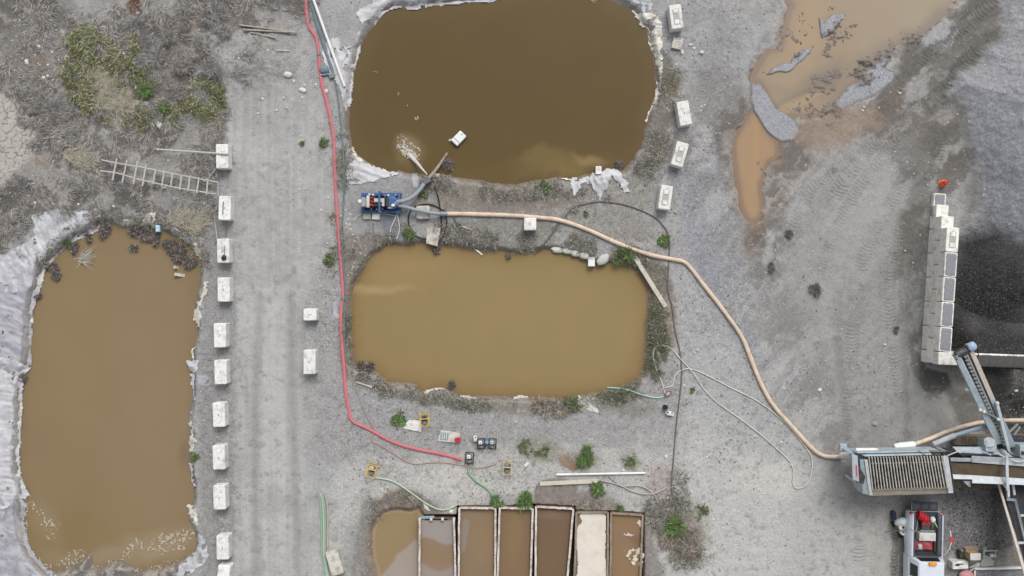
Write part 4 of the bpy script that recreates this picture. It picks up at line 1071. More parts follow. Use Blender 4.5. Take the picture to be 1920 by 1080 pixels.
gbar('white_stick', 'small white stick lying in the scrub below the old poles', 'stick', 520, 94, 543, 95, .05, .05, WHITE2, .05)
gbar('steel_pipe', 'pale steel pipe standing over the torn sheet at the top of the dark pond', 'pipe', 1198, -16, 1206, 38, .09, .09, BLUEGREY, .06, round_=True)
gbar('dry_stick', 'thin dry stick reaching from the ladder end to the head block', 'stick', 391, 335, 404, 317, .06, .05, WOOD, .15)
gbar('concrete_chip', 'white chip of concrete beside the weeds above the bins', 'rubble', 984, 874, 991, 867, .16, .1, CONC, 0)
gbar('wood_chip', 'small white wood chip below the ladder', 'wood chip', 305, 353, 312, 351, .1, .08, WOOD2, .02)

# ladder-like wooden rack
p0 = G(300, 330)
t = thing('wooden_ladder', 'long weathered wooden ladder lying on the dry scrub', 'ladder', p0)
for (pts) in ([(188,320),(222,325),(262,337),(330,352),(404,364)], [(190,300),(220,306),(262,313),(330,327),(409,342)]):
    MB(p0).tube([G(u, v, .42) for u, v in pts], .045, 6).build('rail', LWOOD, t, smooth=True)
for (u0, v0, u1, v1) in [(219,297,211,338),(238,300,229,343),(258,302,250,345),(274,308,267,349),(292,316,287,345),(308,320,303,350),(324,323,320,351),(341,327,337,356),(356,329,353,358),(373,332,369,362),(390,335,387,365),(409,342,409,367)]:
    thick = .09 if u0 < 400 else .04
    MB(p0).beam(G(u0, v0, .48), G(u1, v1, .48), thick, .05).build('rung', LWOOD, t, bevel=.006)

# ------------------------------------------------------------------ plastic sheets round the ponds
def sheet(name, label, poly, m, step=2.2, jag=3.0, lift=.03, wrinkle=.03, wl=(6, 60), ang=0., seed=0, cat='plastic sheet', group='plastic sheeting round the ponds', puff=0., holes=.74, grow=0.):
    poly = smooth_poly(poly, 3)
    us = np.arange(poly[:, 0].min() - 6, poly[:, 0].max() + 6, step); vs = np.arange(poly[:, 1].min() - 6, poly[:, 1].max() + 6, step)
    u, v = np.meshgrid(us, vs)
    jx = (fbm(u / 9, v / 9, 400 + seed, 3, .65) - .5) * jag * 4; jy = (fbm(u / 9, v / 9, 430 + seed, 3, .65) - .5) * jag * 4
    d_ = sdf_poly(u + jx, v + jy, poly, 40)
    c, s = math.cos(math.radians(ang)), math.sin(math.radians(ang))
    a, b = u * c + v * s, -u * s + v * c
    wr = (fbm(b / wl[0] + 2.2 * fbm(u / 34, v / 34, 490 + seed, 3), a / wl[1], 460 + seed, 3, .6) - .5) * 2 * wrinkle + (fbm(u / 14, v / 14, 480 + seed, 3) - .5) * wrinkle * 1.6
    x = (u - 960) / 30; y = (540 - v) / 30
    z = np.maximum(gha(x, y), WL) + lift + np.maximum(wr, -lift * .8) + puff * sstep(0, 12, -d_)
    x = (u - 960) * (H - z) / F; y = (540 - v) * (H - z) / F
    keep = d_ < grow
    hole = fbm(u / 13, v / 13, 500 + seed, 3, .6)
    keep &= ~((hole > holes) & (d_ < -2))
    q = np.stack([np.arange(u.size).reshape(u.shape)[1:, :-1], np.arange(u.size).reshape(u.shape)[1:, 1:], np.arange(u.size).reshape(u.shape)[:-1, 1:], np.arange(u.size).reshape(u.shape)[:-1, :-1]], -1)
    q = q[keep[1:, :-1] & keep[1:, 1:] & keep[:-1, 1:] & keep[:-1, :-1]]
    if len(q) < 9000:                       # one sheet is one piece: keep the largest
        par = np.arange(u.size)
        for _ in range(400):
            mn = par[q].min(1); new = par.copy()
            for k_ in range(4): np.minimum.at(new, q[:, k_], mn)
            if (new == par).all(): break
            par = new
        lab = par[q[:, 0]]; vals, cnts = np.unique(lab, return_counts=True); q = q[lab == vals[cnts.argmax()]]
    used = np.unique(q); rm = np.full(u.size, -1); rm[used] = np.arange(len(used))
    verts = np.stack([x, y, z], -1).reshape(-1, 3)[used]
    me = bpy.data.meshes.new(name); grid_mesh(me, verts, rm[q])
    me.materials.append(m)
    o = bpy.data.objects.new(name, me); C.objects.link(o)
    return tag(o, label, cat, group)
sheet('liner_sheet', 'crumpled grey blue plastic sheet over the upper left bank of the left pond', [(-60,495),(0,482),(35,466),(64,446),(67,425),(62,405),(80,402),(98,396),(125,396),(150,400),(166,398),(178,393),(187,401),(181,412),(183,431),(165,436),(150,446),(135,453),(118,464),(103,480),(86,500),(78,520),(73,540),(60,545),(-60,540)], LINER, 2, 1.6, .05, .085, (7, 90), 68, 1, grow=4, holes=.8)
sheet('liner_sheet', 'lilac grey plastic sheet on the left bank level with the middle of the left pond', [(-60,536),(60,541),(73,536),(66,560),(60,580),(58,605),(58,630),(54,660),(47,688),(-60,688)], LINER_G, 2, 1.6, .06, .07, (8, 50), 30, 2, grow=4, holes=.8)
sheet('liner_sheet', 'bright white striped plastic sheet on the left bank of the left pond', [(-60,682),(48,687),(47,700),(43,720),(40,745),(38,790),(35,850),(37,888),(47,918),(46,932),(-60,950)], LINER_B, 2, 1.6, .07, .08, (6, 90), 2, 3, grow=3, holes=.78)
sheet('liner_sheet', 'lilac grey plastic sheet at the lower left corner of the left pond', [(-60,944),(40,938),(41,975),(46,1000),(56,1030),(72,1052),(88,1068),(112,1090),(112,1130),(-60,1130)], LINER_G, 2, 1.6, .06, .07, (8, 50), 40, 4, grow=4, holes=.8)
def edge_strip(label, line, hw, m, seed, jag=3., **k):
    ln = smooth_poly(line, 3, closed=False); L_, R_ = [], []
    rr = random.Random(seed)
    for i, p in enumerate(ln):
        d_ = ln[min(i + 1, len(ln) - 1)] - ln[max(i - 1, 0)]; d_ = d_ / (np.hypot(*d_) + 1e-9); nn = np.array([-d_[1], d_[0]])
        h_ = hw * (.55 + .9 * rr.random())
        L_.append(tuple(p + nn * h_)); R_.append(tuple(p - nn * h_ * (.4 + .6 * rr.random())))
    return sheet('liner_edge', label, L_ + R_[::-1], m, 1.7, jag, .05, .05, seed=seed, **k)
edge_strip('cream edge of plastic along the left shore of the left pond', [(181,428),(160,440),(138,450),(118,464),(102,482),(86,502),(78,525),(70,548),(62,575),(60,610),(57,645),(50,678)], 3.2, LINER_W, 11, 1.2)
edge_strip('cream edge of plastic along the lower left shore of the left pond', [(44,705),(41,750),(38,800),(36,850),(40,890),(48,925),(42,950),(42,978),(48,1005),(60,1034),(80,1060),(100,1075)], 3.0, LINER_W, 12, 1.2)
edge_strip('ragged cream plastic along the upper right shore of the left pond', [(388,528),(384,548),(378,566),(372,580),(370,598),(373,612)], 6, LINER_W, 13)
edge_strip('narrow cream plastic along the right shore of the left pond', [(370,612),(368,640),(364,660),(362,676)], 4, LINER_W, 14)
sheet('liner_scrap', 'torn flap of pale plastic hanging into the left pond on its right shore', [(349,674),(362,676),(374,673),(372,690),(364,700),(357,696),(351,686)], LINER_B, 1.7, 1.5, .06, .05, seed=15)
edge_strip('pale grey plastic strip below the torn flap on the right shore of the left pond', [(362,700),(363,725),(364,750),(362,768),(360,790)], 5, LINER_B, 16)
sheet('liner_scrap', 'grey plastic scrap on the bank beside the pale strip of the left pond', [(368,704),(390,706),(396,716),(390,724),(372,722)], LINER_G, 1.7, 2, .03, .03, seed=17)
edge_strip('cream plastic bunched beside the green tuft on the left pond', [(357,790),(360,808),(362,830),(361,845)], 5, LINER_W, 18)
edge_strip('narrow pale plastic below the green tuft on the left pond', [(358,868),(360,890),(365,915),(363,940)], 4, LINER_B, 19)
edge_strip('cream plastic bunched on the lower right shore of the left pond', [(358,946),(361,960),(366,972),(370,985)], 6, LINER_W, 20)
sheet('liner_scrap', 'pale blue plastic sheet at the lower right corner of the left pond', [(370,1000),(384,1010),(392,1045),(380,1060),(345,1085),(328,1090),(335,1060),(355,1042),(368,1030)], LINER, 1.8, 2, .05, .05, seed=21)
sheet('liner_scrap', 'white plastic lying over the upper shore of the left pond', [(212,409),(225,414),(243,408),(258,417),(272,410),(278,420),(264,427),(245,425),(228,424),(216,418)], LINER_W, 1.6, 2, .05, .05, seed=22, puff=.04)
sheet('liner_scrap', 'torn white plastic beside the twigs at the top of the left pond', [(263,397),(278,400),(292,395),(294,412),(300,425),(290,428),(278,420),(270,408)], LINER_W, 1.6, 3, .05, .06, seed=23)
sheet('liner_scrap', 'lilac plastic strip along the upper right shore of the left pond', [(320,425),(335,428),(348,440),(356,452),(350,455),(336,446),(322,436)], LINER_G, 1.6, 1.5, .05, .04, seed=24)
sheet('liner_scrap', 'white plastic bundle on the right bank above the two white posts', [(358,455),(368,454),(372,462),(378,472),(380,486),(374,486),(366,476),(361,466)], LINER_W, 1.6, 1.5, .05, .05, seed=25, puff=.06)
# dark pond
sheet('liner_sheet', 'white plastic sheet along the upper left shore of the dark pond', [(668,20),(696,5),(720,-14),(960,-40),(960,-22),(930,3),(905,5),(855,8),(805,14),(772,19),(747,16),(725,23),(706,44),(698,44),(693,36),(684,42),(681,50),(672,34)], LINER_B, 2, 1.6, .05, .05, seed=31, ang=-10)
sheet('liner_sheet', 'torn white plastic sheet on the left shore of the dark pond around the pipe end', [(604,98),(616,72),(632,70),(640,80),(650,88),(662,82),(671,60),(679,62),(676,92),(667,130),(662,158),(659,200),(656,240),(661,280),(652,268),(650,230),(642,192),(632,160),(612,130)], LINER_B, 1.9, 1.8, .05, .05, seed=32, ang=70)
sheet('liner_sheet', 'grey white plastic apron at the lower left corner of the dark pond', [(650,326),(655,306),(668,300),(682,303),(700,311),(722,318),(742,322),(748,328),(725,333),(705,338),(688,346),(668,344),(656,346)], LINER_B, 1.8, 2, .05, .05, seed=33, ang=20)
edge_strip('cream plastic at the bend of the lower left shore of the dark pond', [(660,276),(666,288),(674,298),(684,303)], 4, LINER_W, 34, 1.5)
sheet('liner_sheet', 'broad white plastic along the right shore of the dark pond', [(1184,18),(1200,22),(1214,24),(1228,26),(1240,46),(1244,68),(1241,92),(1242,112),(1234,112),(1226,106),(1217,85),(1211,54),(1202,50),(1196,40),(1190,30)], LINER_W, 1.7, 2.6, .05, .06, (5, 24), 8, 35)
sheet('liner_sheet', 'narrow ragged white plastic on the right shore of the dark pond', [(1227,108),(1242,112),(1243,135),(1239,160),(1236,180),(1231,194),(1223,196),(1227,175),(1230,150)], LINER_W, 1.7, 2.6, .05, .06, (5, 24), 8, 36)
edge_strip('thin white thread of plastic at the lower right shore of the dark pond', [(1225,196),(1221,206),(1215,216),(1212,230)], 2.5, LINER_W, 37, 2)
sheet('liner_sheet', 'dark torn plastic above the right corner of the dark pond', [(1150,-8),(1200,-12),(1222,-4),(1226,16),(1210,24),(1195,18),(1180,14)], LINER, 1.8, 3, .05, .05, seed=38)
sheet('liner_sheet', 'crumpled white plastic draped over the outlet box of the dark pond', [(1105,330),(1112,322),(1120,326),(1130,318),(1142,314),(1150,320),(1146,332),(1143,345),(1138,356),(1130,368),(1124,377),(1118,362),(1110,352)], LINER_B, 1.5, 2.4, .08, .10, (4, 22), 70, 39, puff=.12)
sheet('liner_sheet', 'torn white plastic trailing to the right of the outlet box', [(1142,318),(1150,316),(1160,316),(1168,330),(1176,340),(1181,354),(1176,362),(1164,354),(1152,340)], LINER_B, 1.5, 2.4, .08, .10, (4, 20), 60, 40, puff=.06)
sheet('liner_sheet', 'narrow white plastic hanging to the left of the outlet box', [(1072,334),(1080,332),(1092,332),(1106,330),(1104,346),(1092,344),(1085,360),(1078,372),(1073,360),(1070,346)], LINER_B, 1.5, 2.4, .06, .08, (4, 20), 80, 41)
edge_strip('thin white plastic rim along the lower shore of the dark pond', [(1030,336),(1040,333),(1052,333),(1072,337)], 2.5, LINER_W, 42, 1.2)
edge_strip('white plastic roll at the water edge below the suction strainer', [(812,331),(822,327),(836,328),(850,330),(858,333)], 3.5, LINER_W, 43, 1.2, puff=.06)
# middle pond
edge_strip('arched white plastic edge on the lower shore of the middle pond', [(789,741),(798,735),(812,730),(826,728),(838,731)], 2.6, LINER_W, 51, 1)
edge_strip('flat white plastic strip on the lower shore of the middle pond', [(862,742),(875,744),(890,745),(906,746)], 4, LINER_W, 52, 1)
edge_strip('long white plastic edge on the lower shore of the middle pond', [(962,747),(978,743),(995,746),(1012,750),(1032,750),(1050,748)], 3, LINER_W, 53, 1)
sheet('liner_sheet', 'pale fabric triangle on the bank below the middle pond', [(1083,741),(1096,747),(1112,758),(1126,774),(1104,772),(1086,768)], LINER_W, 1.8, 1.5, .03, .03, seed=54)
sheet('liner_scrap', 'grey plastic pad under the red hose left of the middle pond', [(625,566),(640,565),(641,594),(625,595)], LINER_G, 1.8, .8, .03, .02, seed=55)
sheet('liner_scrap', 'pale plastic scrap hanging down beside the pale green hose', [(793,940),(800,944),(806,955),(811,961),(800,957),(795,950)], LINER_W, 1.5, 1, .05, .04, seed=56)
sheet('liner_scrap', 'white plastic shard beside the tilted yellow pump', [(705,907),(714,914),(722,920),(712,919)], LINER_W, 1.5, .8, .03, .03, seed=57)
sheet('liner_sheet', 'clear plastic strip lying in the grass at the hose loop', [(1230,655),(1237,660),(1240,672),(1243,679),(1236,674),(1231,664)], LINER_W, 1.5, 1.2, .03, .03, seed=58)
sheet('apron_sheet', 'dirty grey rubber apron between the thick board and the steel bins', [(1010,908),(1072,905),(1071,949),(1009,947)], mat('apron_rubber', (136,127,121), .8, vary=.08, scale=2, dirt=(118,106,98), dirt_amt=.5), 2, .6, .04, .012, seed=59)

gbar('white_stick', 'short white stick lying beside the dipping dark hose', 'stick', 866, 424, 886, 431, .08, .06, WOOD2, .04)
hose('bent_hose', 'short bent piece of black hose above the dipping dark hose', [(846,398),(851,408),(858,418),(864,421)], .05, BLACKHOSE)
hose('slack_hose', 'black hose lying slack between the stained block and the broken slab', [(834,400),(838,416),(834,432),(829,446),(822,452)], .04, BLACK)
# ------------------------------------------------------------------ steel settling bins
RZ = .26
GBIN = 'open steel settling bins set side by side'
def bin_(label, tl, tr, br, bl, open_end=False, rim=STEEL_RIM):
    c = W((tl[0] + tr[0]) / 2, 1040, 0)
    t = thing('settling_bin', label, 'steel bin', (c.x, c.y, -1.1), 0, GBIN)
    o = t.location
    P_ = [W(u, v, RZ) for u, v in (tl, tr, br, bl)]
    def low(p, z): return Vector((p.x, p.y, z))
    for nm, a, b in (('side_wall', 0, 3), ('side_wall', 1, 2), ('end_wall', 0, 1), ('end_wall', 3, 2)):
        hgt = 1.32 if not (open_end and nm == 'end_wall' and a == 0) else 1.0
        top = RZ - .03 if hgt > 1.1 else -.04
        zc = (top - 1.08) / 2; hh = top + 1.08
        MB(o).beam(low(P_[a], zc), low(P_[b], zc), .07, hh).build(nm, STEEL_IN, t)
    MB(o).prism([(p.x, p.y) for p in P_], -1.1, -1.05).build('floor', STEEL_IN, t)
    for k, (a, b) in enumerate(((0, 3), (1, 2), (0, 1), (3, 2))):
        if open_end and k == 2:
            for i in range(4):
                q = P_[0].lerp(P_[1], i / 3)
                MB(o).box((q.x, q.y, RZ - .13), (.16, .16, .3)).build('post', WHITE2, t, bevel=.02)
            MB(o).beam(low(P_[0], .05) + Vector((0, .06, 0)), low(P_[0].lerp(P_[1], .42), .05) + Vector((0, .1, 0)), .16, .1).build('hinge_bar', BLUEGREY, t, bevel=.02)
            continue
        e = .06 if k >= 2 else -.06
        d_ = (P_[b] - P_[a]).normalized()
        b_ = MB(o); n = 14; a_, c_ = P_[a] - d_ * e * 0, P_[b]
        rr = random.Random(k + int(tl[0]))
        if k >= 2: a_, c_ = a_ + d_ * .068, c_ - d_ * .068
        pts = [a_.lerp(c_, i / n) + Vector((rr.uniform(-.012, .012), rr.uniform(-.012, .012), rr.uniform(-.01, .006))) for i in range(n + 1)]
        sd = Vector((-d_.y, d_.x, 0)) * .062
        vs = []
        for q in pts:
            vs += [q - sd - Vector((0, 0, .06)), q + sd - Vector((0, 0, .06)), q + sd + Vector((0, 0, .02)), q - sd + Vector((0, 0, .02))]
        fs = [(i * 4 + j, i * 4 + (j + 1) % 4, i * 4 + 4 + (j + 1) % 4, i * 4 + 4 + j) for i in range(n) for j in range(4)] + [(3, 2, 1, 0), tuple(n * 4 + j for j in range(4))]
        b_.add(vs, fs).build('rim', rim, t)
    return t, P_
bins = [
 ('short settling bin with four white posts at its open end', (787,974),(851,974),(855,1118),(786,1118), True),
 ('settling bin that the bright green hose empties into', (861,952),(929,953),(928,1118),(860,1118), False),
 ('settling bin below the green weeds between two others', (937,952),(999,954),(994,1118),(932,1118), False),
 ('darkest settling bin under the end of the grey apron', (1005,950),(1075,954),(1061,1118),(1004,1118), False),
 ('settling bin filled to the brim with pale sediment', (1081,961),(1140,961),(1139,1118),(1076,1118), False),
 ('settling bin with white scum patches beside the weedy bank', (1146,962),(1205,966),(1200,1118),(1144,1118), False)]
BIN_TL = []
for i, (lab, tl, tr, br, bl, op) in enumerate(bins):
    t, P_ = bin_(lab, tl, tr, br, bl, op, STEEL_RIM if i < 4 else mat('rusty_rim', (150,136,120), .8, vary=.12, scale=6, dirt=(120,104,88), dirt_amt=.5))
    BIN_TL.append((tl, tr, br, bl))
def inset(poly, k=1.2):
    (a, b, c, d_) = poly
    return [(a[0] + k, a[1] + k), (b[0] - k, b[1] + k), (c[0] - k, c[1] - k), (d_[0] + k, d_[1] - k)]
def bin_water(i, level, base, paints, rough=None):
    poly = inset(BIN_TL[i], 1.0)
    dense = []
    for k in range(4):
        a, b = poly[k], poly[(k + 1) % 4]
        dense += [(a[0] + (b[0] - a[0]) * j / 6, a[1] + (b[1] - a[1]) * j / 6) for j in range(6)]
    return water('bin_water', dense, level, base, paints, 1.2, PUDDLE_WATER, 1.2)
bin_water(0, .02, (138,118,98), [('poly', ([(785,970),(855,970),(856,1012),(840,1018),(820,1012),(800,1004),(788,1006)], 3, 10), (150,142,138), .95), ('poly', ([(785,1058),(805,1066),(830,1070),(858,1062),(858,1130),(785,1130)], 6, 14), (148,138,130), .9), ('blob', (820,1040,26,14,10,.9,20), (140,116,86), .6), ('rim', 3, (110,92,78), .5)])
bin_water(1, .0, (132,112,90), [('poly', ([(866,978),(880,976),(878,1000),(872,1030),(866,1034)], 2, 8), (138,128,120), .85), ('blob', (905,1000,18,50,0,.9,20), (138,116,88), .6), ('blob', (880,965,20,6,0,.9,16), (140,120,100), .6), ('rim', 3, (104,86,70), .5)])
bin_water(2, .0, (126,104,80), [('blob', (965,990,12,60,0,.9,14), (134,112,80), .6), ('rim', 4, (112,94,76), .5)])
bin_water(3, .0, (114,94,74), [('blob', (1035,965,24,8,0,.9,16), (130,110,92), .6), ('rim', 5, (100,82,66), .6)])
bin_water(5, .08, (136,112,84), [('rim', 6, (128,106,86), .7), ('blob', (1168,1012,20,10,20,.9,22), (132,110,92), .8), ('blob', (1195,1015,10,12,-30,.8,14), (120,94,70), .7)])
# the bin full of pale sediment, and the scum in the last one
sheet('pale_sediment', '', [(1086,966),(1095,962),(1120,962),(1134,964),(1137,975),(1136,1050),(1135,1117),(1079,1117),(1083,1060),(1079,1015),(1081,990),(1090,977)], mat('pale_sediment', (214,206,194), .85, vary=.025, scale=1.5, dirt=(200,188,172), dirt_amt=.25, dirt_scale=1.2), 1.4, .9, .0, .008, seed=70, wl=(14, 30), holes=2)
for nm in [o for o in bpy.data.objects if o.name.startswith('pale_sediment')]:
    nm['kind'] = 'stuff'; nm['label'] = 'pale smooth sediment filling one of the steel bins'; nm['category'] = 'sediment'; del nm['group']
    co = np.empty(len(nm.data.vertices) * 3, np.float32); nm.data.vertices.foreach_get('co', co); co = co.reshape(-1, 3)
    old = co[:, 2].copy(); n_ = (fbm(co[:, 0] * 2, co[:, 1] * 2, 9, 3) - .5) * .04
    k_ = (H - (.17 + n_)) / (H - old); co[:, 0] *= k_; co[:, 1] *= k_; co[:, 2] = .17 + n_
    nm.data.vertices.foreach_set('co', co.ravel()); nm.data.update()
# the sediment bin has an earth floor below the sheet so that its cut edge shows mud
bin_water(4, .10, (128,114,94), [('rim', 3, (110,96,80), .5)])
def scum(label, poly, z, m, seed, th=.5, scale=7, jag=3, kind='stuff', name='foam'):
    poly = smooth_poly(poly, 3); st = .8
    us = np.arange(poly[:, 0].min() - 6, poly[:, 0].max() + 6, st); vs = np.arange(poly[:, 1].min() - 6, poly[:, 1].max() + 6, st)
    u, v = np.meshgrid(us, vs)
    d_ = sdf_poly(u + (fbm(u / 8, v / 8, seed, 3) - .5) * jag * 4, v + (fbm(u / 8, v / 8, seed + 1, 3) - .5) * jag * 4, poly, 30)
    n_ = fbm(u / scale, v / scale, seed + 2, 3, .6)
    keep = (d_ < 0) & (n_ > th)
    ix = np.arange(u.size).reshape(u.shape)
    q = np.stack([ix[1:, :-1], ix[1:, 1:], ix[:-1, 1:], ix[:-1, :-1]], -1)[keep[1:, :-1] & keep[1:, 1:] & keep[:-1, 1:] & keep[:-1, :-1]]
    if not len(q): return
    used = np.unique(q); rm = np.full(u.size, -1); rm[used] = np.arange(len(used))
    zz = z + np.clip((n_ - th) * .25, 0, .05)
    X = np.stack([(u - 960) * (H - zz) / F, (540 - v) * (H - zz) / F, zz], -1).reshape(-1, 3)[used]
    me = bpy.data.meshes.new(name); grid_mesh(me, X, rm[q]); me.materials.append(m)
    o = bpy.data.objects.new(name, me); C.objects.link(o)
    return tag(o, label, 'foam', None, kind)
SPRAY = mat('spray', (214,208,196), .6, vary=.1); SPRAY.node_tree.nodes['Principled BSDF'].inputs['Alpha'].default_value = .6
FOAM = mat('foam', (190,180,162), .8, vary=.08, scale=10)
FOAM.node_tree.nodes['Principled BSDF'].inputs['Alpha'].default_value = .75
SCUM = mat('scum', (206,194,178), .85, vary=.10, scale=6, dirt=(170,152,132), dirt_amt=.3)
scum('white scum patch near the top corner of the last bin', [(1191,980),(1200,974),(1207,982),(1207,990),(1196,988)], .10, SCUM, 601, .35)
scum('small cream scum patch in the middle of the last bin', [(1166,1000),(1178,1000),(1190,1001),(1182,1008),(1170,1006)], .10, SCUM, 605, .42)
scum('large cream scum patch along the side of the last bin', [(1167,1034),(1180,1030),(1204,1030),(1205,1065),(1196,1058),(1185,1056),(1178,1042)], .10, SCUM, 609, .33)
# foam on the left pond
scum('white foam strewn along the lower left shore of the left pond', [(42,930),(56,930),(66,948),(60,955),(54,948),(52,975),(54,1005),(66,1035),(84,1052),(98,1060),(90,1070),(70,1056),(52,1034),(44,1000),(42,965)], WL + .01, FOAM, 620, .52, 3)
scum('trail of white foam flecks floating in the lower left part of the left pond', [(60,945),(76,952),(90,966),(105,976),(112,985),(104,1000),(95,1012),(84,1018),(86,1000),(78,985),(76,970),(66,958)], WL + .01, FOAM, 624, .54, 3.5)
scum('white foam among the mud at the foot of the left pond', [(105,1062),(118,1046),(128,1032),(150,1030),(168,1040),(172,1056),(190,1056),(210,1050),(225,1056),(250,1064),(280,1062),(318,1050),(330,1040),(336,1052),(300,1072),(260,1078),(200,1072),(160,1072)], WL + .02, FOAM, 628, .52, 3)
scum('swirls of white foam in the lower right corner of the left pond', [(222,1050),(234,1030),(248,1016),(262,1012),(272,1020),(290,1012),(294,1002),(320,998),(345,996),(362,990),(366,1004),(352,1016),(344,1034),(320,1030),(312,1042),(290,1036),(262,1032),(240,1046)], WL + .01, FOAM, 632, .52, 3.4)
scum('solid white foam raft in the lower right corner of the left pond', [(292,1006),(310,1001),(330,998),(336,1008),(326,1018),(312,1016),(300,1022),(296,1014)], WL + .02, FOAM, 636, .46, 4)
scum('white splash flecks where the jet hits the dark pond', [(741,262),(752,254),(768,262),(784,276),(792,290),(782,297),(768,290),(752,288),(744,276)], WL + .01, SPRAY, 640, .48, 2.4)
scum('dense white splash below the jet on the dark pond', [(752,282),(755,270),(766,274),(778,284),(786,300),(776,298),(762,296)], WL + .02, SPRAY, 644, .36, 2.6)
for k, (u, v, r) in enumerate([(748,176,3.5),(763,198,2),(781,220,4.5),(700,134,2),(707,136,1.5),(786,243,1.5),(1113,0,4)]):
    scum(f'small brown foam fleck {["beside","above","near","left of","right of","below","over"][k % 7]} the others on the dark pond', [(u - r, v - r), (u + r, v - r * .8), (u + r, v + r), (u - r * .7, v + r)], WL + .01, mat('fleck', (168,150,120), .8), 660 + k, .40, 3, 1.5)

# ------------------------------------------------------------------ float, suction line and jet of the dark pond
p = W(860, 259, WL + .25); t = thing('white_float', 'white plastic float tied to the suction pipe in the dark pond', 'float', (p.x, p.y, WL - .1), math.radians(46))
MB().box((0, 0, .2), (.86, .56, .34)).build('body', WHITE, t, bevel=.07)
MB().box((-.18, 0, .375), (.04, .5, .03)).build('strap', GREY, t, bevel=.008)
MB().box((.32, .02, .375), (.04, .12, .03)).build('handle', BLACKM, t, bevel=.008)
ring = [(.47 * math.cos(a) * 1.05, .33 * math.sin(a) * 1.05, .1) for a in (i * PI / 12 for i in range(25))]
MB().tube([(.46, .31, .1), (.46, -.31, .1), (-.46, -.31, .1), (-.46, .31, .1), (.46, .31, .1)], .03, 6).build('rope', BLACK, t, smooth=True)
MB().box((-.45, .34, .16), (.16, .1, .03)).build('lug', WHITE2, t)
p = W(806, 332, .35)
b = MB(); b.tube([W(804, 334, .4), W(812, 325, .3), W(822, 312, .0), W(832, 297, -.25), W(842, 282, -.5)], .12, 12, taper=.55)
tag(b.build('suction_pipe', mat('suction_pipe', (150,140,128), .75, vary=.1, dirt=(112,98,82), dirt_amt=.4), smooth=True), 'tapering grey suction pipe running from the pond bank towards the float', 'pipe')
t = thing('ribbed_coupling', 'dark grey ribbed coupling box between the suction pipe and the pump', 'coupling', W(799, 340, .1), math.radians(27))
MB().box((0, 0, .2), (.62, .42, .36)).build('body', mat('dark_grey_plastic', (92,96,100), .6), t, bevel=.04)
for k in range(4):
    MB().box((-.22 + k * .145, 0, .39), (.05, .38, .04)).build('rib', GREY, t, bevel=.01)
tag(MB().tube([W(u, v, z) for u, v, z in [(745,378,.75),(756,377,.75),(768,373,.7),(779,365,.6),(788,355,.5),(795,345,.42)]], .13, 12).build('grey_elbow_hose', mat('smooth_grey_hose', (140,150,156), .55, vary=.06), smooth=True), 'smooth grey hose bending from the blue pump up to the ribbed coupling', 'hose')
t = tag(MB().tube([W(u, v, z) for u, v, z in [(747,385,.6),(760,388,.6),(778,393,.62),(793,396,.62),(812,400,.5),(828,401,.3)]], .115, 12).build('outlet_pipe', MATS['smooth_grey_hose'], smooth=True), 'blue grey outlet pipe resting on the stained block beside the pump', 'pipe')
MB(t.location).cyl(W(826, 401, .34), W(838, 401, .2), .15, n=14).build('coupling', GREY, t, smooth=True)
tag(MB().tube([W(801, 327, .5), W(791, 316, .35), W(782, 305, .1), W(773, 296, -.2), W(767, 290, -.4)], .03, 8, taper=5.5).build('water_jet', mat('water_jet', (222,220,214), .5, vary=.06, scale=18), smooth=True), 'white jet of water shooting from the black hose into the dark pond', 'water jet')
sheet('rubber_mat', 'grey plastic sheet folded on the bank beside the ribbed coupling', [(771,326),(782,325),(786,340),(783,352),(774,350)], LINER_G, 1.5, 1, .03, .03, seed=72)
t, c = slab('steel_plate', 'small grey plate at the bank beside the jet nozzle', 'plate', [(774,325),(783,324),(784,331),(775,332)], .06, GREY)
p = G(1121, 321); t = thing('outlet_box', 'white outlet box at the lower right shore of the dark pond', 'outlet box', (p.x, p.y, WL - .1))
MB().box((0, 0, .35), (.36, .5, .5)).build('body', WHITE, t, bevel=.03)
MB().box((0, .1, .61), (.2, .2, .04)).build('lid', WHITE2, t, bevel=.01)
p = G(1108, 492); t = thing('outlet_box', 'white box at the upper right shore of the middle pond', 'outlet box', (p.x, p.y, WL - .1))
MB().box((0, 0, .3), (.42, .52, .5)).build('body', WHITE, t, bevel=.03)
MB().box((0, .26, .45), (.3, .1, .3)).build('lip', WHITE2, t, bevel=.02)
p = G(300, 429); t = thing('blue_container', 'pale blue container at the top of the left pond among the twigs', 'container', (p.x, p.y, WL))
MB().box((0, 0, .25), (.26, .42, .34)).build('body', mat('pale_blue_plastic', (178,208,224), .5), t, bevel=.03)
MB().cyl((0, .12, .4), (0, .12, .47), .06).build('cap', WHITE, t)
def sack(label, u, v, L, Wd, Ht, a, m, seed, name='sandbag'):
    p = G(u, v); b = MB(); b.ball((0, 0, Ht * .45), (L / 2, Wd / 2, Ht * .42), 14, noise=.17, seed=seed)
    o = b.build(name, m, smooth=True, angle=80); o.location = p; o.rotation_euler = (0, 0, math.radians(a))
    return tag(o, label, 'sandbag', 'white sandbags along the upper right shore of the middle pond')
sack('leftmost white sandbag on the upper shore of the middle pond', 1045, 469, .8, .4, .3, -6, WHITE2, 1)
sack('second white sandbag from the left on the upper shore of the middle pond', 1063, 471, .7, .42, .3, -8, WHITE2, 2)
sack('third white sandbag from the left on the upper shore of the middle pond', 1079, 475, .7, .42, .3, -14, WHITE2, 3)
sack('white sandbag right beside the white box of the middle pond', 1095, 479, .7, .5, .32, -20, WHITE2, 4)
sack('grey folded sack on the shore right of the white box of the middle pond', 1130, 487, .9, .62, .3, 30, mat('grey_sack', (186,186,184), .8, vary=.08), 5)

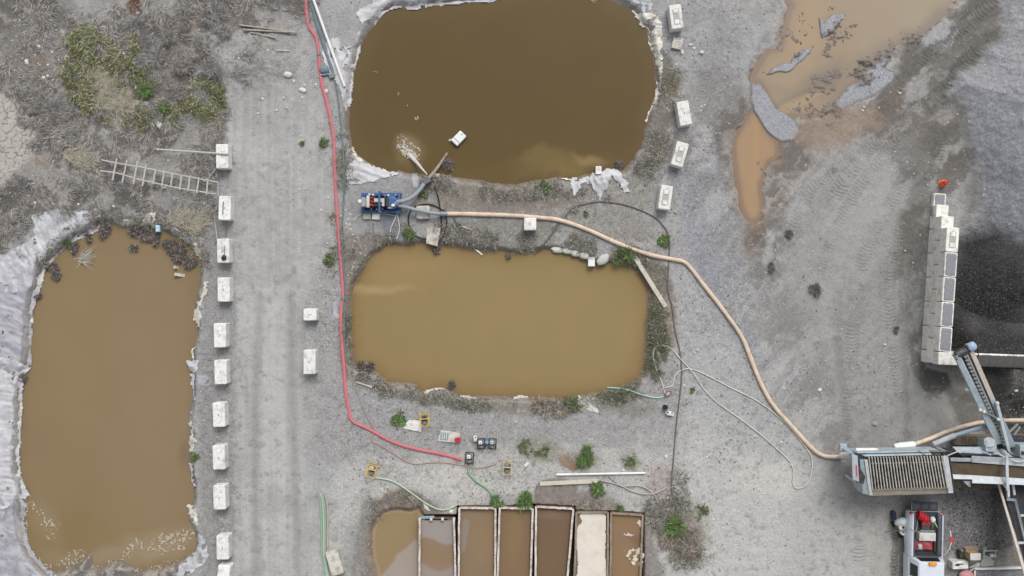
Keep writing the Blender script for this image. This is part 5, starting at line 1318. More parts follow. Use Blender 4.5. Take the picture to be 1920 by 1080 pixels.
MATS['water_jet'].node_tree.nodes['Principled BSDF'].inputs['Alpha'].default_value = .7
# ------------------------------------------------------------------ big blue pump skid
p = W(714, 380, .5); t = thing('pump_skid', 'big blue diesel pump on a skid between the two ponds', 'pump', (p.x, p.y, gh(p.x, p.y) - .03))
for s in (-1, 1):
    MB().box((0, s * .54, .2), (2.48, .2, .3)).build('skid_rail', BLUE, t, bevel=.03)
for x in (-1.12, 1.12):
    MB().box((x, 0, .22), (.22, .86, .22)).build('cross_member', BLUE, t, bevel=.02)
MB().box((-.1, 0, .14), (1.9, .82, .16)).build('drip_tray', BLACKM, t)
MB().box((-.25, 0, .55), (1.15, .5, .62)).build('engine', BLACKM, t, bevel=.06)
for k in range(7):
    MB().cyl((-.75 + k * .17, .3 * (-1) ** k, .5), (-.75 + k * .17, .44 * (-1) ** k, .62), .07, n=8).build('injector', GREY, t, smooth=True)
MB().box((-.72, .02, .92), (.2, .74, .26)).build('expansion_tank', WHITE2, t, bevel=.05)
MB().box((-1.0, 0, .68), (.3, .56, .6)).build('radiator', mat('grey_cowl', (150,154,158), .6), t, bevel=.04)
MB().cyl((-1.22, .06, .82), (-1.22, .06, 1.0), .11).build('exhaust', WHITE, t)
for y in (.24, .0, -.22):
    MB().tube([(-.6, y, .98), (-.52, y + .05, 1.05), (-.44, y, 1.0), (-.4, y - .04, .9)], .045, 8).build('coolant_hose', RED, t, smooth=True)
MB().box((-.1, .1, .92), (.5, .22, .16)).build('rocker_cover', mat('cream_cover', (196,194,180), .5), t, bevel=.04)
MB().box((.2, -.02, .9), (.16, .5, .18)).build('air_filter', WHITE2, t, bevel=.05)
for s in (-1, 1):
    MB().box((.02, s * .6, .65), (.09, .09, 1.1)).build('gantry_post', BLUEGREY, t, bevel=.01)
MB().box((.02, 0, 1.24), (.12, 1.32, .1)).build('lifting_bar', BLUE, t, bevel=.015)
v_ = MB(); v_.cyl((.72, 0, .25), (.72, 0, .72), .42, .42, 20); v_.cyl((.72, 0, .72), (.72, 0, .84), .42, .26, 20)
v_.build('volute', BLUE, t, smooth=True)
MB().box((1.16, .34, .55), (.14, .5, .5)).build('end_plate', BLUE, t, bevel=.02)
MB().cyl((.9, -.12, .7), (1.12, .03, .7), .17, n=14).build('discharge_flange', GREY, t, smooth=True)
MB().ball((.8, -.2, .86), (.12, .1, .08)).build('valve_wheel', WHITE, t, smooth=True)
for x, y in ((-.66, .5), (-.45, .48), (.5, .44), (.95, .46)):
    MB().cyl((x, y, .4), (x, y, .78), .07).build('filter_can', WHITE2 if x < .9 else GREY, t, smooth=True)
MB().box((.45, 0, .62), (.2, .5, .5)).build('bell_housing', PLANT_D, t, bevel=.04)
MB().box((.62, -.34, .8), (.3, .12, .08)).build('name_plate', GREY, t, bevel=.01)

# ------------------------------------------------------------------ small portable pumps
def small_pump(label, u, v, a, frame, tank, L=.66, Wd=.5, hgt=.5, low=False):
    p = W(u, v, .3); t = thing('portable_pump', label, 'pump', (p.x, p.y, gh(p.x, p.y)), math.radians(a), 'small portable pumps in the lower yard')
    x, y = Wd / 2, L / 2; r = .028
    f = MB()
    if not low:
        for z in (.04, hgt):
            f.tube([(-x, -y, z), (x, -y, z), (x, y, z), (-x, y, z), (-x, -y, z)], r, 8)
        for sx in (-1, 1):
            for sy in (-1, 1):
                f.cyl((sx * x, sy * y, .02), (sx * x, sy * y, hgt), r, n=8)
        f.tube([(-x, .1 * L, hgt), (x, .1 * L, hgt)], r * .9, 8)
    else:
        for sx in (-1, 1):
            f.tube([(sx * x, -y, .03), (sx * x, y, .03), (sx * x, y, hgt * .8), (sx * x, -y, hgt * .8), (sx * x, -y, .03)], r, 8)
        for sy in (-1, 1):
            f.cyl((-x, sy * y, .03), (x, sy * y, .03), r, n=8)
    f.build('frame', frame, t, smooth=True)
    MB().box((0, L * .12, .2), (Wd * .62, L * .4, .28)).build('engine', BLACKM, t, bevel=.03)
    MB().box((-.03 * 1, L * .2, .4), (Wd * .46, L * .34, .16)).build('fuel_tank', tank, t, bevel=.035)
    MB().cyl((-.03, L * .2, .48), (-.03, L * .2, .51), .035).build('fuel_cap', BLACKM, t)
    MB().box((Wd * .32, L * .2, .32), (.1, L * .28, .14)).build('muffler', GREY, t, bevel=.02)
    v_ = MB(); v_.cyl((0, -L * .12, .22), (0, -L * .38, .22), .13, .11, 14)
    v_.build('pump_housing', GREY, t, smooth=True)
    MB().cyl((0, -L * .25, .3), (0, -L * .25, .42), .05).build('outlet', GREY, t, smooth=True)
    return t
small_pump('yellow framed pump standing at the end of the pale flat slab', 796, 787, 2, YELLOW, BLACKM, .72, .52)
small_pump('tilted yellow framed pump at the end of the pale green hose', 697, 882, -14, YELLOW, WHITE2, .74, .52)
small_pump('faded yellow framed pump beside the end of the thin pink hose', 951, 878, -5, mat('faded_yellow', (214,192,142), .6, vary=.06), GREY, .72, .5)
small_pump('black framed pump with a white tank that joins the red and green hoses', 880, 860, -3, BLACKM, WHITE, .68, .5, low=True)
small_pump('left one of the paired black pumps beside the white canister', 902, 833, 3, BLACKM, WHITE, .62, .46, low=True)
small_pump('right one of the paired black pumps beside the blue bucket', 923, 833, -4, BLACKM, WHITE2, .62, .46, low=True)
def can(name, label, cat, u, v, r, hgt, m, lid=None, a=0):
    p = W(u, v, hgt); z = gh(p.x, p.y); t = thing(name, label, cat, (p.x, p.y, z), a)
    b = MB(); b.cyl((0, 0, 0), (0, 0, hgt), r * .88, r, 18); b.build('body', m, t, bevel=.01, smooth=True)
    if lid:
        b = MB(); b.cyl((0, 0, hgt - .01), (0, 0, hgt + .03), r * .72, r * .7, 18); b.build('lid', lid, t, smooth=True)
    return t
can('blue_bucket', 'blue bucket between the two paired black pumps', 'bucket', 913, 829, .15, .42, mat('bright_blue', (78,120,168), .5), mat('blue_lid', (120,158,198), .5))
can('black_bucket', 'black bucket standing below the little pink pump', 'bucket', 1248, 764, .16, .36, BLACK, mat('black_inside', (22,22,24), .7))
def jug(name, label, cat, u, v, sx, sy, sz, m, a=0, capm=None):
    p = W(u, v, sz); z = gh(p.x, p.y); t = thing(name, label, cat, (p.x, p.y, z), math.radians(a))
    MB().box((0, 0, sz / 2), (sx, sy, sz)).build('body', m, t, bevel=min(sx, sy) * .16)
    MB().cyl((sx * .1, sy * .28, sz - .01), (sx * .1, sy * .28, sz + .05), .05).build('cap', capm or BLACKM, t)
    MB().tube([(-.02, -.32 * sy, sz - .01), (-.02, -.2 * sy, sz + .06), (-.02, .06 * sy, sz + .06), (-.02, .12 * sy, sz - .01)], .02, 6).build('handle', m, t, smooth=True)
    return t
jug('white_canister', 'white canister beside the paired black pumps', 'canister', 891, 823, .22, .32, .36, WHITE, 6, RED)
jug('white_jug', 'left one of two white jugs lying below the black bucket', 'jug', 1253, 775, .24, .22, .2, WHITE, 40)
jug('white_jug', 'right one of two white jugs lying below the black bucket', 'jug', 1259, 776, .3, .26, .2, WHITE, -10)
t, c = slab('equipment_tray', 'grey tray with a dusty cover lying below the middle pond', 'tray', [(826,807),(845,809),(863,813),(862,831),(842,829),(821,827)], .1, WHITE2)
MB(t.location).prism([tuple(G(u, v)[:2]) for u, v in ((827, 810), (842, 812), (840, 825), (825, 824))], .1 + t.location.z, .125 + t.location.z).build('glass_lid', mat('tray_glass', (140,150,152), .4), t)
for k in range(3):
    MB(t.location).beam(Vector(G(830 + k * 4, 812)) + Vector((0, 0, .14)), Vector(G(829 + k * 4, 823)) + Vector((0, 0, .14)), .03, .02).build('rail', WHITE, t)
jug('red_fuel_can', 'red fuel can on the corner of the grey tray', 'fuel can', 858, 825, .36, .26, .3, RED, 4)
p = W(1253, 739, .2); t = thing('electric_pump', 'little pink pump joining the white and mint hoses', 'pump', (p.x, p.y, gh(p.x, p.y)), .4)
MB().cyl((-.12, 0, .14), (.12, 0, .14), .11, n=14).build('motor', mat('pink_motor', (190,148,168), .6), t, smooth=True)
MB().cyl((-.22, 0, .12), (-.12, 0, .12), .09, n=14).build('pump_head', BLACKM, t, smooth=True)
MB().box((0, 0, .03), (.34, .22, .06)).build('foot', PLANT_D, t)
MB().cyl((-.18, 0, .2), (-.18, 0, .3), .04).build('outlet', GREY, t)

# ------------------------------------------------------------------ pump junk, cone, odds and ends
p = W(1767, 344, 0); t = thing('traffic_cone', 'orange traffic cone standing north of the stone bay wall', 'cone', (p.x, p.y, gh(p.x, p.y)), .3)
MB().box((0, 0, .02), (.42, .42, .05)).build('base', ORANGE, t, bevel=.015)
b = MB(); b.cyl((0, 0, .04), (0, 0, .72), .2, .1, 18); b.build('body', ORANGE, t, smooth=True)
b = MB(); b.cyl((0, 0, .7), (0, 0, .724), .076, .076, 14); b.build('opening', mat('cone_inside', (110,40,30), .8), t)
b = MB(); b.cyl((0, 0, .38), (0, 0, .52), .152, .136, 18); b.build('band', mat('dull_red_band', (196,70,50), .6), t, smooth=True)
p = W(420, 483, .8); 
o = MB().ball((0, 0, .02), (.17, .15, .1), 10, noise=.25, seed=4).build('black_lump', BLACK, smooth=True); o.location = (p.x, p.y, .82)
tag(o, 'small black lump of rubber on top of a block in the left row', 'rubber lump')
tag(MB().tube([W(424, 402, .79), W(425, 412, .5), W(424, 430, .1), W(423, 450, .12), W(421.5, 462, .78), W(420.5, 480, .8)], .018, 6).build('thin_cable', BLACKHOSE, smooth=True), 'thin cable sagging between the block with the rod and the next block', 'cable')
p = G(609, 134); t = thing('pipe_clamp', 'blue grey mesh bag and clamp beside the lower end of the white pipe', 'clamp', p, .2)
MB().ball((0, .1, .12), (.32, .28, .14), 12, noise=.12, seed=8).build('mesh_bag', mat('teal_bag', (112,130,136), .7), t, smooth=True)
MB().cyl((-.3, -.2, .1), (.35, -.24, .14), .05).build('pipe_stub', BLUEGREY, t, smooth=True)
MB().box((.4, -.4, .12), (.34, .3, .22)).build('bracket', TEALHOSE, t, bevel=.04)
# ------------------------------------------------------------------ mobile screening plant
PO = W(1790, 880, 0)
plant = thing('screening_plant', 'blue grey mobile screening plant with a barred hopper and folded out conveyors', 'screening plant', PO)
def plate(pts, th=.04, mb=None):
    """flat piece through photo points (u, v, height), th thick downwards"""
    b = mb or MB(PO); vs = [W(*p) for p in pts]; n = len(vs)
    area = sum(vs[i].x * vs[(i + 1) % n].y - vs[(i + 1) % n].x * vs[i].y for i in range(n))
    if area < 0: vs = vs[::-1]
    low = [v - Vector((0, 0, th)) for v in vs]
    return b.add(low + vs, [tuple(range(n))[::-1], tuple(range(n, 2 * n))] + [(i, (i + 1) % n, n + (i + 1) % n, n + i) for i in range(n)])
def pb(p, q, wd_, ht, mb=None):
    return (mb or MB(PO)).beam(W(*p), W(*q), wd_, ht)
def pc(p, q, r, r1=None, mb=None):
    return (mb or MB(PO)).cyl(W(*p), W(*q), r, r1, 14)
# hopper
hop = MB(PO)
plate([(1627,857,3.4),(1768,854,3.4),(1784,916,3.1),(1634,920,3.1)], .05, MB(PO))
b = MB(PO)          # dark inside of the hopper: four sloping sides down to the belt
top_ = [W(1627,856,3.36), W(1768,853,3.36), W(1786,918,3.05), W(1634,921,3.05)]
bot_ = [W(1650,872,1.9), W(1752,870,1.9), W(1758,900,1.8), W(1652,902,1.8)]
b.add(top_ + bot_, [(0, 4, 5, 1), (1, 5, 6, 2), (2, 6, 7, 3), (3, 7, 4, 0), (4, 7, 6, 5)])
b.build('hopper_inside', mat('hopper_dark', (34,32,30), .9, vary=.2), plant)
out_ = MB(PO)
o_t = [W(1612,850,3.3), W(1768,847,3.3), W(1788,924,2.7), W(1622,926,2.7)]
o_b = [p - Vector((0, 0, 1.7)) for p in o_t]
out_.add(o_t + o_b, [(0, 1, 5, 4), (1, 2, 6, 5), (2, 3, 7, 6), (3, 0, 4, 7), (4, 5, 6, 7)])
out_.build('hopper_shell', PLANT, plant)
g = MB(PO)
for i in range(26):
    k = i / 25
    p0_, p1_ = W(1629 + 136 * k, 857 - 2.5 * k, 3.46), W(1636 + 140 * k, 916 - 2.5 * k, 3.16)
    g.beam(p0_, p1_, .06, .12)
g.build('grizzly_bars', mat('worn_steel', (200,196,186), .55, metal=.2, vary=.08, dirt=(140,130,114), dirt_amt=.4), plant, bevel=.008)
pb((1628,869,3.34), (1770,866,3.34), .06, .08).build('bar_support', GREY, plant)
plate([(1634,917,3.12),(1786,913,3.12),(1790,925,2.82),(1632,930,2.82)], .05).build('front_lip', mat('dusty_lip', (176,166,148), .85, vary=.08, dirt=(148,140,126), dirt_amt=.5), plant, bevel=.01)
plate([(1612,863,3.3),(1619,862,3.4),(1629,928,3.0),(1618,926,2.9)], .9).build('end_wall', PLANT, plant, bevel=.01)
plate([(1621,863,3.45),(1627,862,3.45),(1636,928,3.1),(1630,929,3.05)], .9).build('inner_end_wall', PLANT_L, plant, bevel=.01)
plate([(1768,857,3.5),(1778,856,3.5),(1788,924,3.1),(1779,925,3.1)], .9).build('end_wall', PLANT_L, plant, bevel=.01)
plate([(1780,857,3.4),(1782,857,3.4),(1791,924,3.0),(1789,925,3.0)], .8).build('edge_strip', PLANT_D, plant)
plate([(1606,848,3.1),(1742,845,3.1),(1748,853,3.3),(1622,856,3.3)], .06).build('back_plate', PLANT, plant, bevel=.01)
plate([(1742,845,3.1),(1764,845,3.1),(1764,853,3.3),(1749,853,3.3)], .06).build('back_plate', PLANT_D, plant)
plate([(1597,850,3.3),(1608,855,3.34),(1611,904,3.34),(1599,899,3.3)], .06).build('tail_plate', PLANT, plant, bevel=.01)
plate([(1604,872,3.335),(1607,872,3.345),(1608,893,3.345),(1605,893,3.335)], .01).build('red_sticker', mat('sticker_red', (190,70,76), .5), plant)
plate([(1604,850,3.2),(1622,850,3.2),(1630,864,3.2),(1619,908,3.2),(1606,904,3.2)], .1).build('tail_frame', PLANT_D, plant)
pb((1580,838,1.6), (1602,851,2.3), .22, .2).build('tail_arm', PLANT, plant, bevel=.02)
MB(PO).box(W(1580, 838, 1.55), (.4, .4, .3)).build('tail_bracket', PLANT, plant, bevel=.03)
pb((1585,891,1.4), (1614,911,1.9), .14, .12).build('tail_arm', PLANT_L, plant, bevel=.02)
pb((1722,844,3.14), (1735,853,3.36), .07, .05).build('green_strap', mat('dull_green', (120,146,122), .6), plant)
# main belt to the right
plate([(1766,868,2.55),(1822,869,2.55),(1990,876,2.9),(1990,904,2.9),(1822,893,2.55),(1770,893,2.55)], .05).build('feed_belt', BELT, plant)
plate([(1766,858,2.85),(1822,859,2.85),(1822,866,2.7),(1768,865,2.7)], .05).build('skirt_plate', PLANT_L, plant, bevel=.01)
plate([(1822,855,2.95),(1990,864,3.2),(1990,880,3.1),(1822,867,2.75)], .05).build('skirt_plate', PLANT_L, plant, bevel=.01)
plate([(1771,889,2.7),(1824,891,2.75),(1824,899,2.9),(1773,898,2.85)], .05).build('skirt_plate', PLANT_L, plant, bevel=.01)
plate([(1823,891,2.75),(1990,902,3.1),(1990,912,3.2),(1823,906,2.95)], .05).build('skirt_plate', PLANT_L, plant, bevel=.01)
plate([(1806,902,2.7),(1820,902,2.7),(1820,913,2.6),(1817,913,2.6)], .05).build('gusset', PLANT, plant)
pb((1887,856,3.3), (1889,920,3.2), .16, .12).build('cross_bar', PLANT_L, plant, bevel=.02)
plate([(1876,905,2.9),(1890,905,2.9),(1890,920,2.8)], .05).build('gusset', PLANT, plant)
# chassis, engine side and tracks
plate([(1640,850,1.5),(1990,850,1.5),(1990,900,1.5),(1640,900,1.5)], .5).build('chassis', PLANT_D, plant)
plate([(1786,838,2.0),(1870,838,2.1),(1896,848,2.2),(1990,852,2.2),(1990,862,2.3),(1870,856,2.3),(1800,852,2.3)], .12).build('side_beam', PLANT, plant, bevel=.02)
pb((1802,851,2.36), (1876,855,2.36), .14, .06).build('beam_slot', mat('slot_dark', (58,52,72), .6), plant)
MB(PO).box(W(1851, 834, 2.0), (.66, .7, .9)).build('valve_box', PLANT, plant, bevel=.04)
MB(PO).cyl(W(1855, 829, 1.9), W(1855, 829, 2.5), .3, .3, 18).build('tank_cap', PLANT_L, plant, bevel=.01)
for k, (v0_, zc) in enumerate([(825, .0), (905, .0)]):
    c0, c1 = W(1798, v0_ - 1, .42), W(1985, v0_ + 1, .42)
    tr = MB(PO); L_ = (c1 - c0).length; n = 12
    prof = [(c0.x - .40 * math.sin(a), .42 + .40 * math.cos(a)) for a in (PI * i / n for i in range(n + 1))] + [(c1.x + .40 * math.sin(a), .42 - .40 * math.cos(a)) for a in (PI * i / n for i in range(n + 1))]
    vs = [Vector((x, c0.y - .28, z)) for x, z in prof] + [Vector((x, c0.y + .28, z)) for x, z in prof]; m_ = len(prof)
    tr.add(vs, [tuple(range(m_)), tuple(range(m_, 2 * m_))[::-1]] + [(i, m_ + i, m_ + (i + 1) % m_, (i + 1) % m_) for i in range(m_)])
    body = tr.build('track', mat('dusty_track', (138,128,112), .9, vary=.15, scale=5, dirt=(112,102,88), dirt_amt=.5), plant)
    cl = MB(PO)
    for i in range(30):
        x = c0.x + i * L_ / 29
        cl.box((x, c0.y, .835), (.07, .56, .04)); cl.box((x + .09, c0.y + .1 * (-1) ** i, .83), (.05, .12, .05))
    cl.build('track_cleats', mat('track_cleats', (112,103,90), .9), body)
# side conveyor up to the dark heap
sd_a, sd_b = (1801,662,4.2), (1885,842,2.3)
plate([(1800,664,4.12),(1818,656,4.12),(1896,838,2.2),(1872,842,2.2)], .04).build('side_belt', BELT_D, plant)
plate([(1790,669,4.3),(1798,665,4.35),(1882,832,2.45),(1868,834,2.4)], .16).build('stringer', PLANT, plant, bevel=.015)
plate([(1797,666,4.2),(1800,665,4.2),(1884,832,2.3),(1880,832,2.3)], .1).build('stringer_lip', PLANT_L, plant)
plate([(1816,655,4.35),(1824,652,4.35),(1866,748,3.35),(1858,752,3.3)], .16).build('stringer', mat('dusty_stringer', (200,190,180), .7, vary=.06, dirt=(176,166,156), dirt_amt=.4), plant, bevel=.015)
plate([(1858,752,3.3),(1866,748,3.35),(1906,838,2.4),(1892,840,2.3)], .16).build('stringer', PLANT, plant, bevel=.015)
sk = MB(PO)
for i in range(26):
    k = i / 25
    sk.ball(W(1807 + 76 * k, 662 + 172 * k, 4.24 - 1.85 * k), (.13, .11, .08), 8)
sk.build('belt_fins', mat('rubber_skirt', (118,122,122), .8, vary=.12, dirt=(150,146,138), dirt_amt=.4), plant, smooth=True)
pb((1811,659,4.26), (1889,836,2.34), .1, .06).build('rubber_skirt', mat('rubber_skirt_strip', (140,142,140), .8), plant)
pc((1792,666,4.1), (1826,650,4.1), .24).build('head_drum', BLACKM, plant, smooth=True)
pc((1815,653,4.25), (1827,647,4.25), .28, .24).build('drive_motor', mat('motor_blue_grey', (150,172,198), .5, vary=.05), plant, smooth=True)
MB(PO).ball(W(1823, 650, 4.4), (.26, .26, .16), 14).build('gearbox', MATS['motor_blue_grey'], plant, smooth=True)
MB(PO).tube([W(1829, 646, 4.3), W(1834, 655, 4.1), W(1834, 668, 3.8), W(1830, 676, 3.7)], .03, 6).build('motor_hose', BLACK, plant, smooth=True)
pb((1787,665,4.3), (1795,674,4.2), .1, .1).build('belt_scraper', BLACKM, plant)
MB(PO).tube([W(1784, 663, 4.3), W(1788, 663, 4.35), W(1789, 668, 4.35), W(1793, 672, 4.3)], .03, 6).build('scraper_spring', GREY, plant, smooth=True)
MB(PO).cyl(W(1811, 731, 3.4), W(1816, 728, 3.5), .1).build('sensor', PALEGREEN, plant)
pb((1837,768,3.25), (1874,786,3.1), .1, .08).build('brace', GREY, plant, bevel=.01)
pb((1869,757,3.4), (1892,848,2.6), .17, .14).build('brace', PLANT_L, plant, bevel=.02)
for u, v, z in ((1870, 756, 3.45), (1872, 786, 3.15), (1845, 772, 3.25), (1838, 769, 3.3)):
    MB(PO).ball(W(u, v, z), (.12, .12, .1), 8).build('pin_joint', WHITE2, plant, smooth=True)
MB(PO).tube([W(1874, 757, 3.4), W(1881, 768, 3.2), W(1880, 782, 3.1), W(1873, 788, 3.1)], .025, 6).build('hydraulic_hose', BLACK, plant, smooth=True)
r_ = pc((1751,833,1.2), (1791,816,1.7), .17).build('ram', PLANT_L, plant, smooth=True)
pc((1791,816,1.7), (1843,800,2.3), .12).build('ram_rod', mat('ram_rod', (150,170,182), .4, vary=.05), plant, smooth=True)
MB(PO).ball(W(1847, 799, 2.4), (.2, .16, .14), 10).build('ram_eye', GREY, plant, smooth=True)
# hoses and scrap iron along the chassis
for k, (pts, r) in enumerate([([(1752,850,2.7),(1772,856,2.8),(1800,845,2.6),(1830,842,2.5),(1858,853,2.6)], .035), ([(1768,840,2.3),(1790,846,2.5),(1812,858,2.8)], .05), ([(1870,850,2.6),(1888,860,2.9),(1908,866,3.1),(1930,864,3.1)], .05), ([(1880,838,2.5),(1898,854,2.9),(1925,862,2.9)], .035)]):
    MB(PO).tube([W(*p) for p in smooth_poly(pts, 4, closed=False)] if False else [W(*p) for p in pts], r, 6).build('hydraulic_hose', BLACK if k % 2 else PLANT_L, plant, smooth=True)
MB(PO).box(W(1935, 850, 2.4), (2.0, 1.2, 1.0)).build('engine_cover', PLANT, plant, bevel=.05)
MB(PO).box(W(1905, 832, 1.6), (1.2, .9, .8)).build('hydraulic_tank', PLANT_D, plant, bevel=.05)
MB(PO).cyl(W(1916, 849, 2.95), W(1930, 849, 2.95), .1, n=14).build('exhaust_pipe', BLACKM, plant, smooth=True)
for (p, q) in [((1890, 812, 1.4), (1908, 795, .9)), ((1898, 820, 1.2), (1912, 800, .6)), ((1755, 838, 2.2), (1772, 846, 2.4)), ((1900,834,1.9),(1925,845,2.2))]:
    pb(p, q, .12, .1).build('brace', GREY, plant, bevel=.01)
# lower side conveyor, running out of the picture
plate([(1878,906,2.0),(1920,906,2.0),(1990,1090,3.6),(1932,1090,3.6)], .05).build('fines_belt', BELT_D, plant)
plate([(1870,905,2.2),(1874,905,2.2),(1930,1090,3.75),(1924,1090,3.75)], .1).build('stringer', MATS['dusty_stringer'], plant, bevel=.01)
plate([(1888,921,2.5),(1893,934,2.6),(1906,936,2.6),(1944,1090,3.9),(1940,1090,3.9),(1903,940,2.5),(1888,939,2.5)], .08).build('inner_rail', PLANT, plant)
for (p, q) in [((1908,967,2.6), (1945,965,2.6)), ((1908,1018,3.1), (1955,1016,3.1)), ((1890,905,2.6), (1891,932,2.6)), ((1899,908,2.5), (1902,928,2.5))]:
    pb(p, q, .14, .1).build('cross_bar', PLANT_L, plant, bevel=.02)
MB(PO).prism([tuple(W(u, v)[:2]) for u, v in ((1898, 905), (1990, 905), (1990, 1000), (1910, 940))], .4, 2.2).build('fines_housing', mat('dark_blue_cover', (44,50,66), .6, vary=.15), plant, bevel=.04)

# hoses and sleeves that end at the plant
tag(MB().tube([W(u, v, z) for u, v, z in [(1706,836,1.3),(1720,831,1.2),(1745,822,.9),(1770,811,.7),(1800,801,.5),(1832,793,.45),(1862,789,.5),(1900,788,.6),(1960,788,.7),(2000,789,.7)]], .13, 12).build('supply_hose', BEIGEHOSE, smooth=True), 'thick beige hose arching behind the side conveyor of the plant', 'hose')
def sleeve(label, p, q, r):
    a, c = W(*p), W(*q); n = 10; b = MB(); rr = random.Random(int(p[0])); pts = [a.lerp(c, i / n) for i in range(n + 1)]
    for i in range(n):
        r0 = r * (1 if 0 < i else .62) * rr.uniform(.94, 1.06)
    b.tube([a.lerp(c, k) for k in (0, .08, .25, .5, .75, 1)], r, 14)
    o = b.build('pipe_sleeve', WHITE, smooth=True, angle=60)
    co = [v.co.copy() for v in o.data.vertices]
    for i in range(14):
        cen = a; o.data.vertices[i].co = cen + (co[i] - cen) * .55
    for i in range(14, 28):
        cen = a.lerp(c, .08); o.data.vertices[i].co = cen + (co[i] - cen) * .85
    return tag(o, label, 'pipe sleeve', 'white sleeves on the pipe at the plant')
sleeve('white sleeve where the arching beige hose meets the hopper', (1676,838,1.5), (1713,834,1.3), .23)
sleeve('white sleeve half hidden behind the back plate of the hopper', (1648,846,2.2), (1604,846,2.2), .2)
o = MB().cyl(W(1577, 855, .5), W(1598, 854, 1.2), .22, .22, 16)
tag(o.build('hose_coupling', WHITE2, bevel=.03, smooth=True), 'pale coupling joining the beige discharge hose to the plant', 'coupling')

# ------------------------------------------------------------------ pickup truck
TC = Vector((25.30, -16.9, 0)); TC.z = gh(TC.x, TC.y)
truck = thing('pickup_truck', 'white crew cab pickup parked with its loaded bed open towards the hopper', 'pickup truck', TC, math.radians(-1.2))
TW = mat('truck_white', (208,214,224), .35, vary=.02, spec=.5, dirt=(190,190,186), dirt_amt=.2, dirt_scale=3)
GLASS = mat('dark_glass', (34,36,40), .08, vary=.05, spec=.6)
BEDL = mat('bed_liner', (62,68,76), .7, vary=.12, dirt=(92,92,90), dirt_amt=.3)
# local frame: x to the right in the photo, y towards the tailgate, front of the truck at negative y
def loft(sections, closed=True):
    """sections: lists of equal length of 3-D points"""
    b = MB(); n = len(sections[0]); vs = [p for s in sections for p in s]
    fs = [(i * n + k, i * n + (k + 1) % n, (i + 1) * n + (k + 1) % n, (i + 1) * n + k) for i in range(len(sections) - 1) for k in range(n)]
    fs += [tuple(range(n))[::-1], tuple(range((len(sections) - 1) * n, len(sections) * n))]
    return b.add(vs, fs)
def sec(y, hw, z0, z1, ch=.12):
    hw = hw + .04; return [(-hw + .04, y, z0), (hw - .04, y, z0), (hw, y, (z0 + z1) * .5), (hw - .02, y, z1 - ch), (hw - ch, y, z1), (-hw + ch, y, z1), (-hw + .02, y, z1 - ch), (-hw, y, (z0 + z1) * .5)]
loft([sec(-5.3, .86, .45, .95), sec(-5.1, .98, .42, 1.08), sec(-3.6, 1.02, .42, 1.18), sec(-2.3, 1.03, .42, 1.24), sec(.5, 1.03, .42, 1.28)]).build('body', TW, truck, smooth=True, angle=30)
for s in (-1, 1):
    y0_, y1_ = .52, 3.15
    prof = [(.79, 1.34), (.79, .8), (.98, .5), (1.06, .6), (1.06, 1.05), (1.0, 1.30), (.93, 1.38), (.84, 1.38)]
    q = MB(); n = len(prof); vs = []
    ys = [y0_, .9, 1.6, 2.4, 2.85, 3.08, y1_]
    for y in ys:
        k = 1 if y < 2.9 else (.985 if y < 3.1 else .96)
        fl = .06 if 1.3 < y < 2.5 else 0
        vs += [(s * (x + (fl if x > 1.02 else 0)) * (k if x > .9 else 1), y, z) for x, z in prof]
    fs = [(i * n + a, i * n + (a + 1) % n, (i + 1) * n + (a + 1) % n, (i + 1) * n + a) for i in range(len(ys) - 1) for a in range(n)]
    fs += [tuple(range(n)), tuple(range((len(ys) - 1) * n, len(ys) * n))[::-1]]
    q.add(vs, fs).build('bed_side', TW, truck, smooth=True, angle=40)
    MB().box((s * .815, 1.83, 1.392), (.09, 2.6, .02)).build('bed_rail_cap', BEDL, truck)
    MB().box((s * .96, 3.13, 1.22), (.14, .1, .36)).build('tail_light', RED, truck, bevel=.03)
    for yw in (1.75, -3.75):
        wh = MB(); wh.cyl((s * .78, yw, .38), (s * 1.02, yw, .38), .39, .39, 24); wo = wh.build('wheel', BLACK, truck, bevel=.04, smooth=True)
        MB().cyl((s * 1.0, yw, .38), (s * 1.035, yw, .38), .22, .2, 18).build('rim', GREY, wo, smooth=True)
    MB().box((s * 1.2, -2.05, 1.28), (.26, .14, .2)).build('mirror', TW, truck, bevel=.04)
MB().box((0, 1.83, .84), (1.58, 2.62, .06)).build('bed_floor', BEDL, truck)
MB().box((0, .55, 1.09), (1.6, .06, .56)).build('bed_front_wall', BEDL, truck)
MB().box((0, 3.17, .72), (1.9, .1, .24)).build('rear_bumper', GREY, truck, bevel=.03)
tg = MB().box((0, 3.47, .87), (1.66, .56, .07)).build('tailgate', BEDL, truck, bevel=.02)
for x in (-.52, -.0, .52):
    MB().box((x, 3.47, .912), (.34, .3, .016)).build('panel', mat('tailgate_panel', (78,84,92), .7, vary=.1, dirt=(120,122,124), dirt_amt=.3, dirt_scale=7), tg, bevel=.004)
MB().box((-.80, 3.47, .92), (.05, .5, .03)).build('side_strip', GREY, tg)
MB().box((0, 3.16, .91), (1.6, .025, .03)).build('edge_strip', WHITE2, truck)
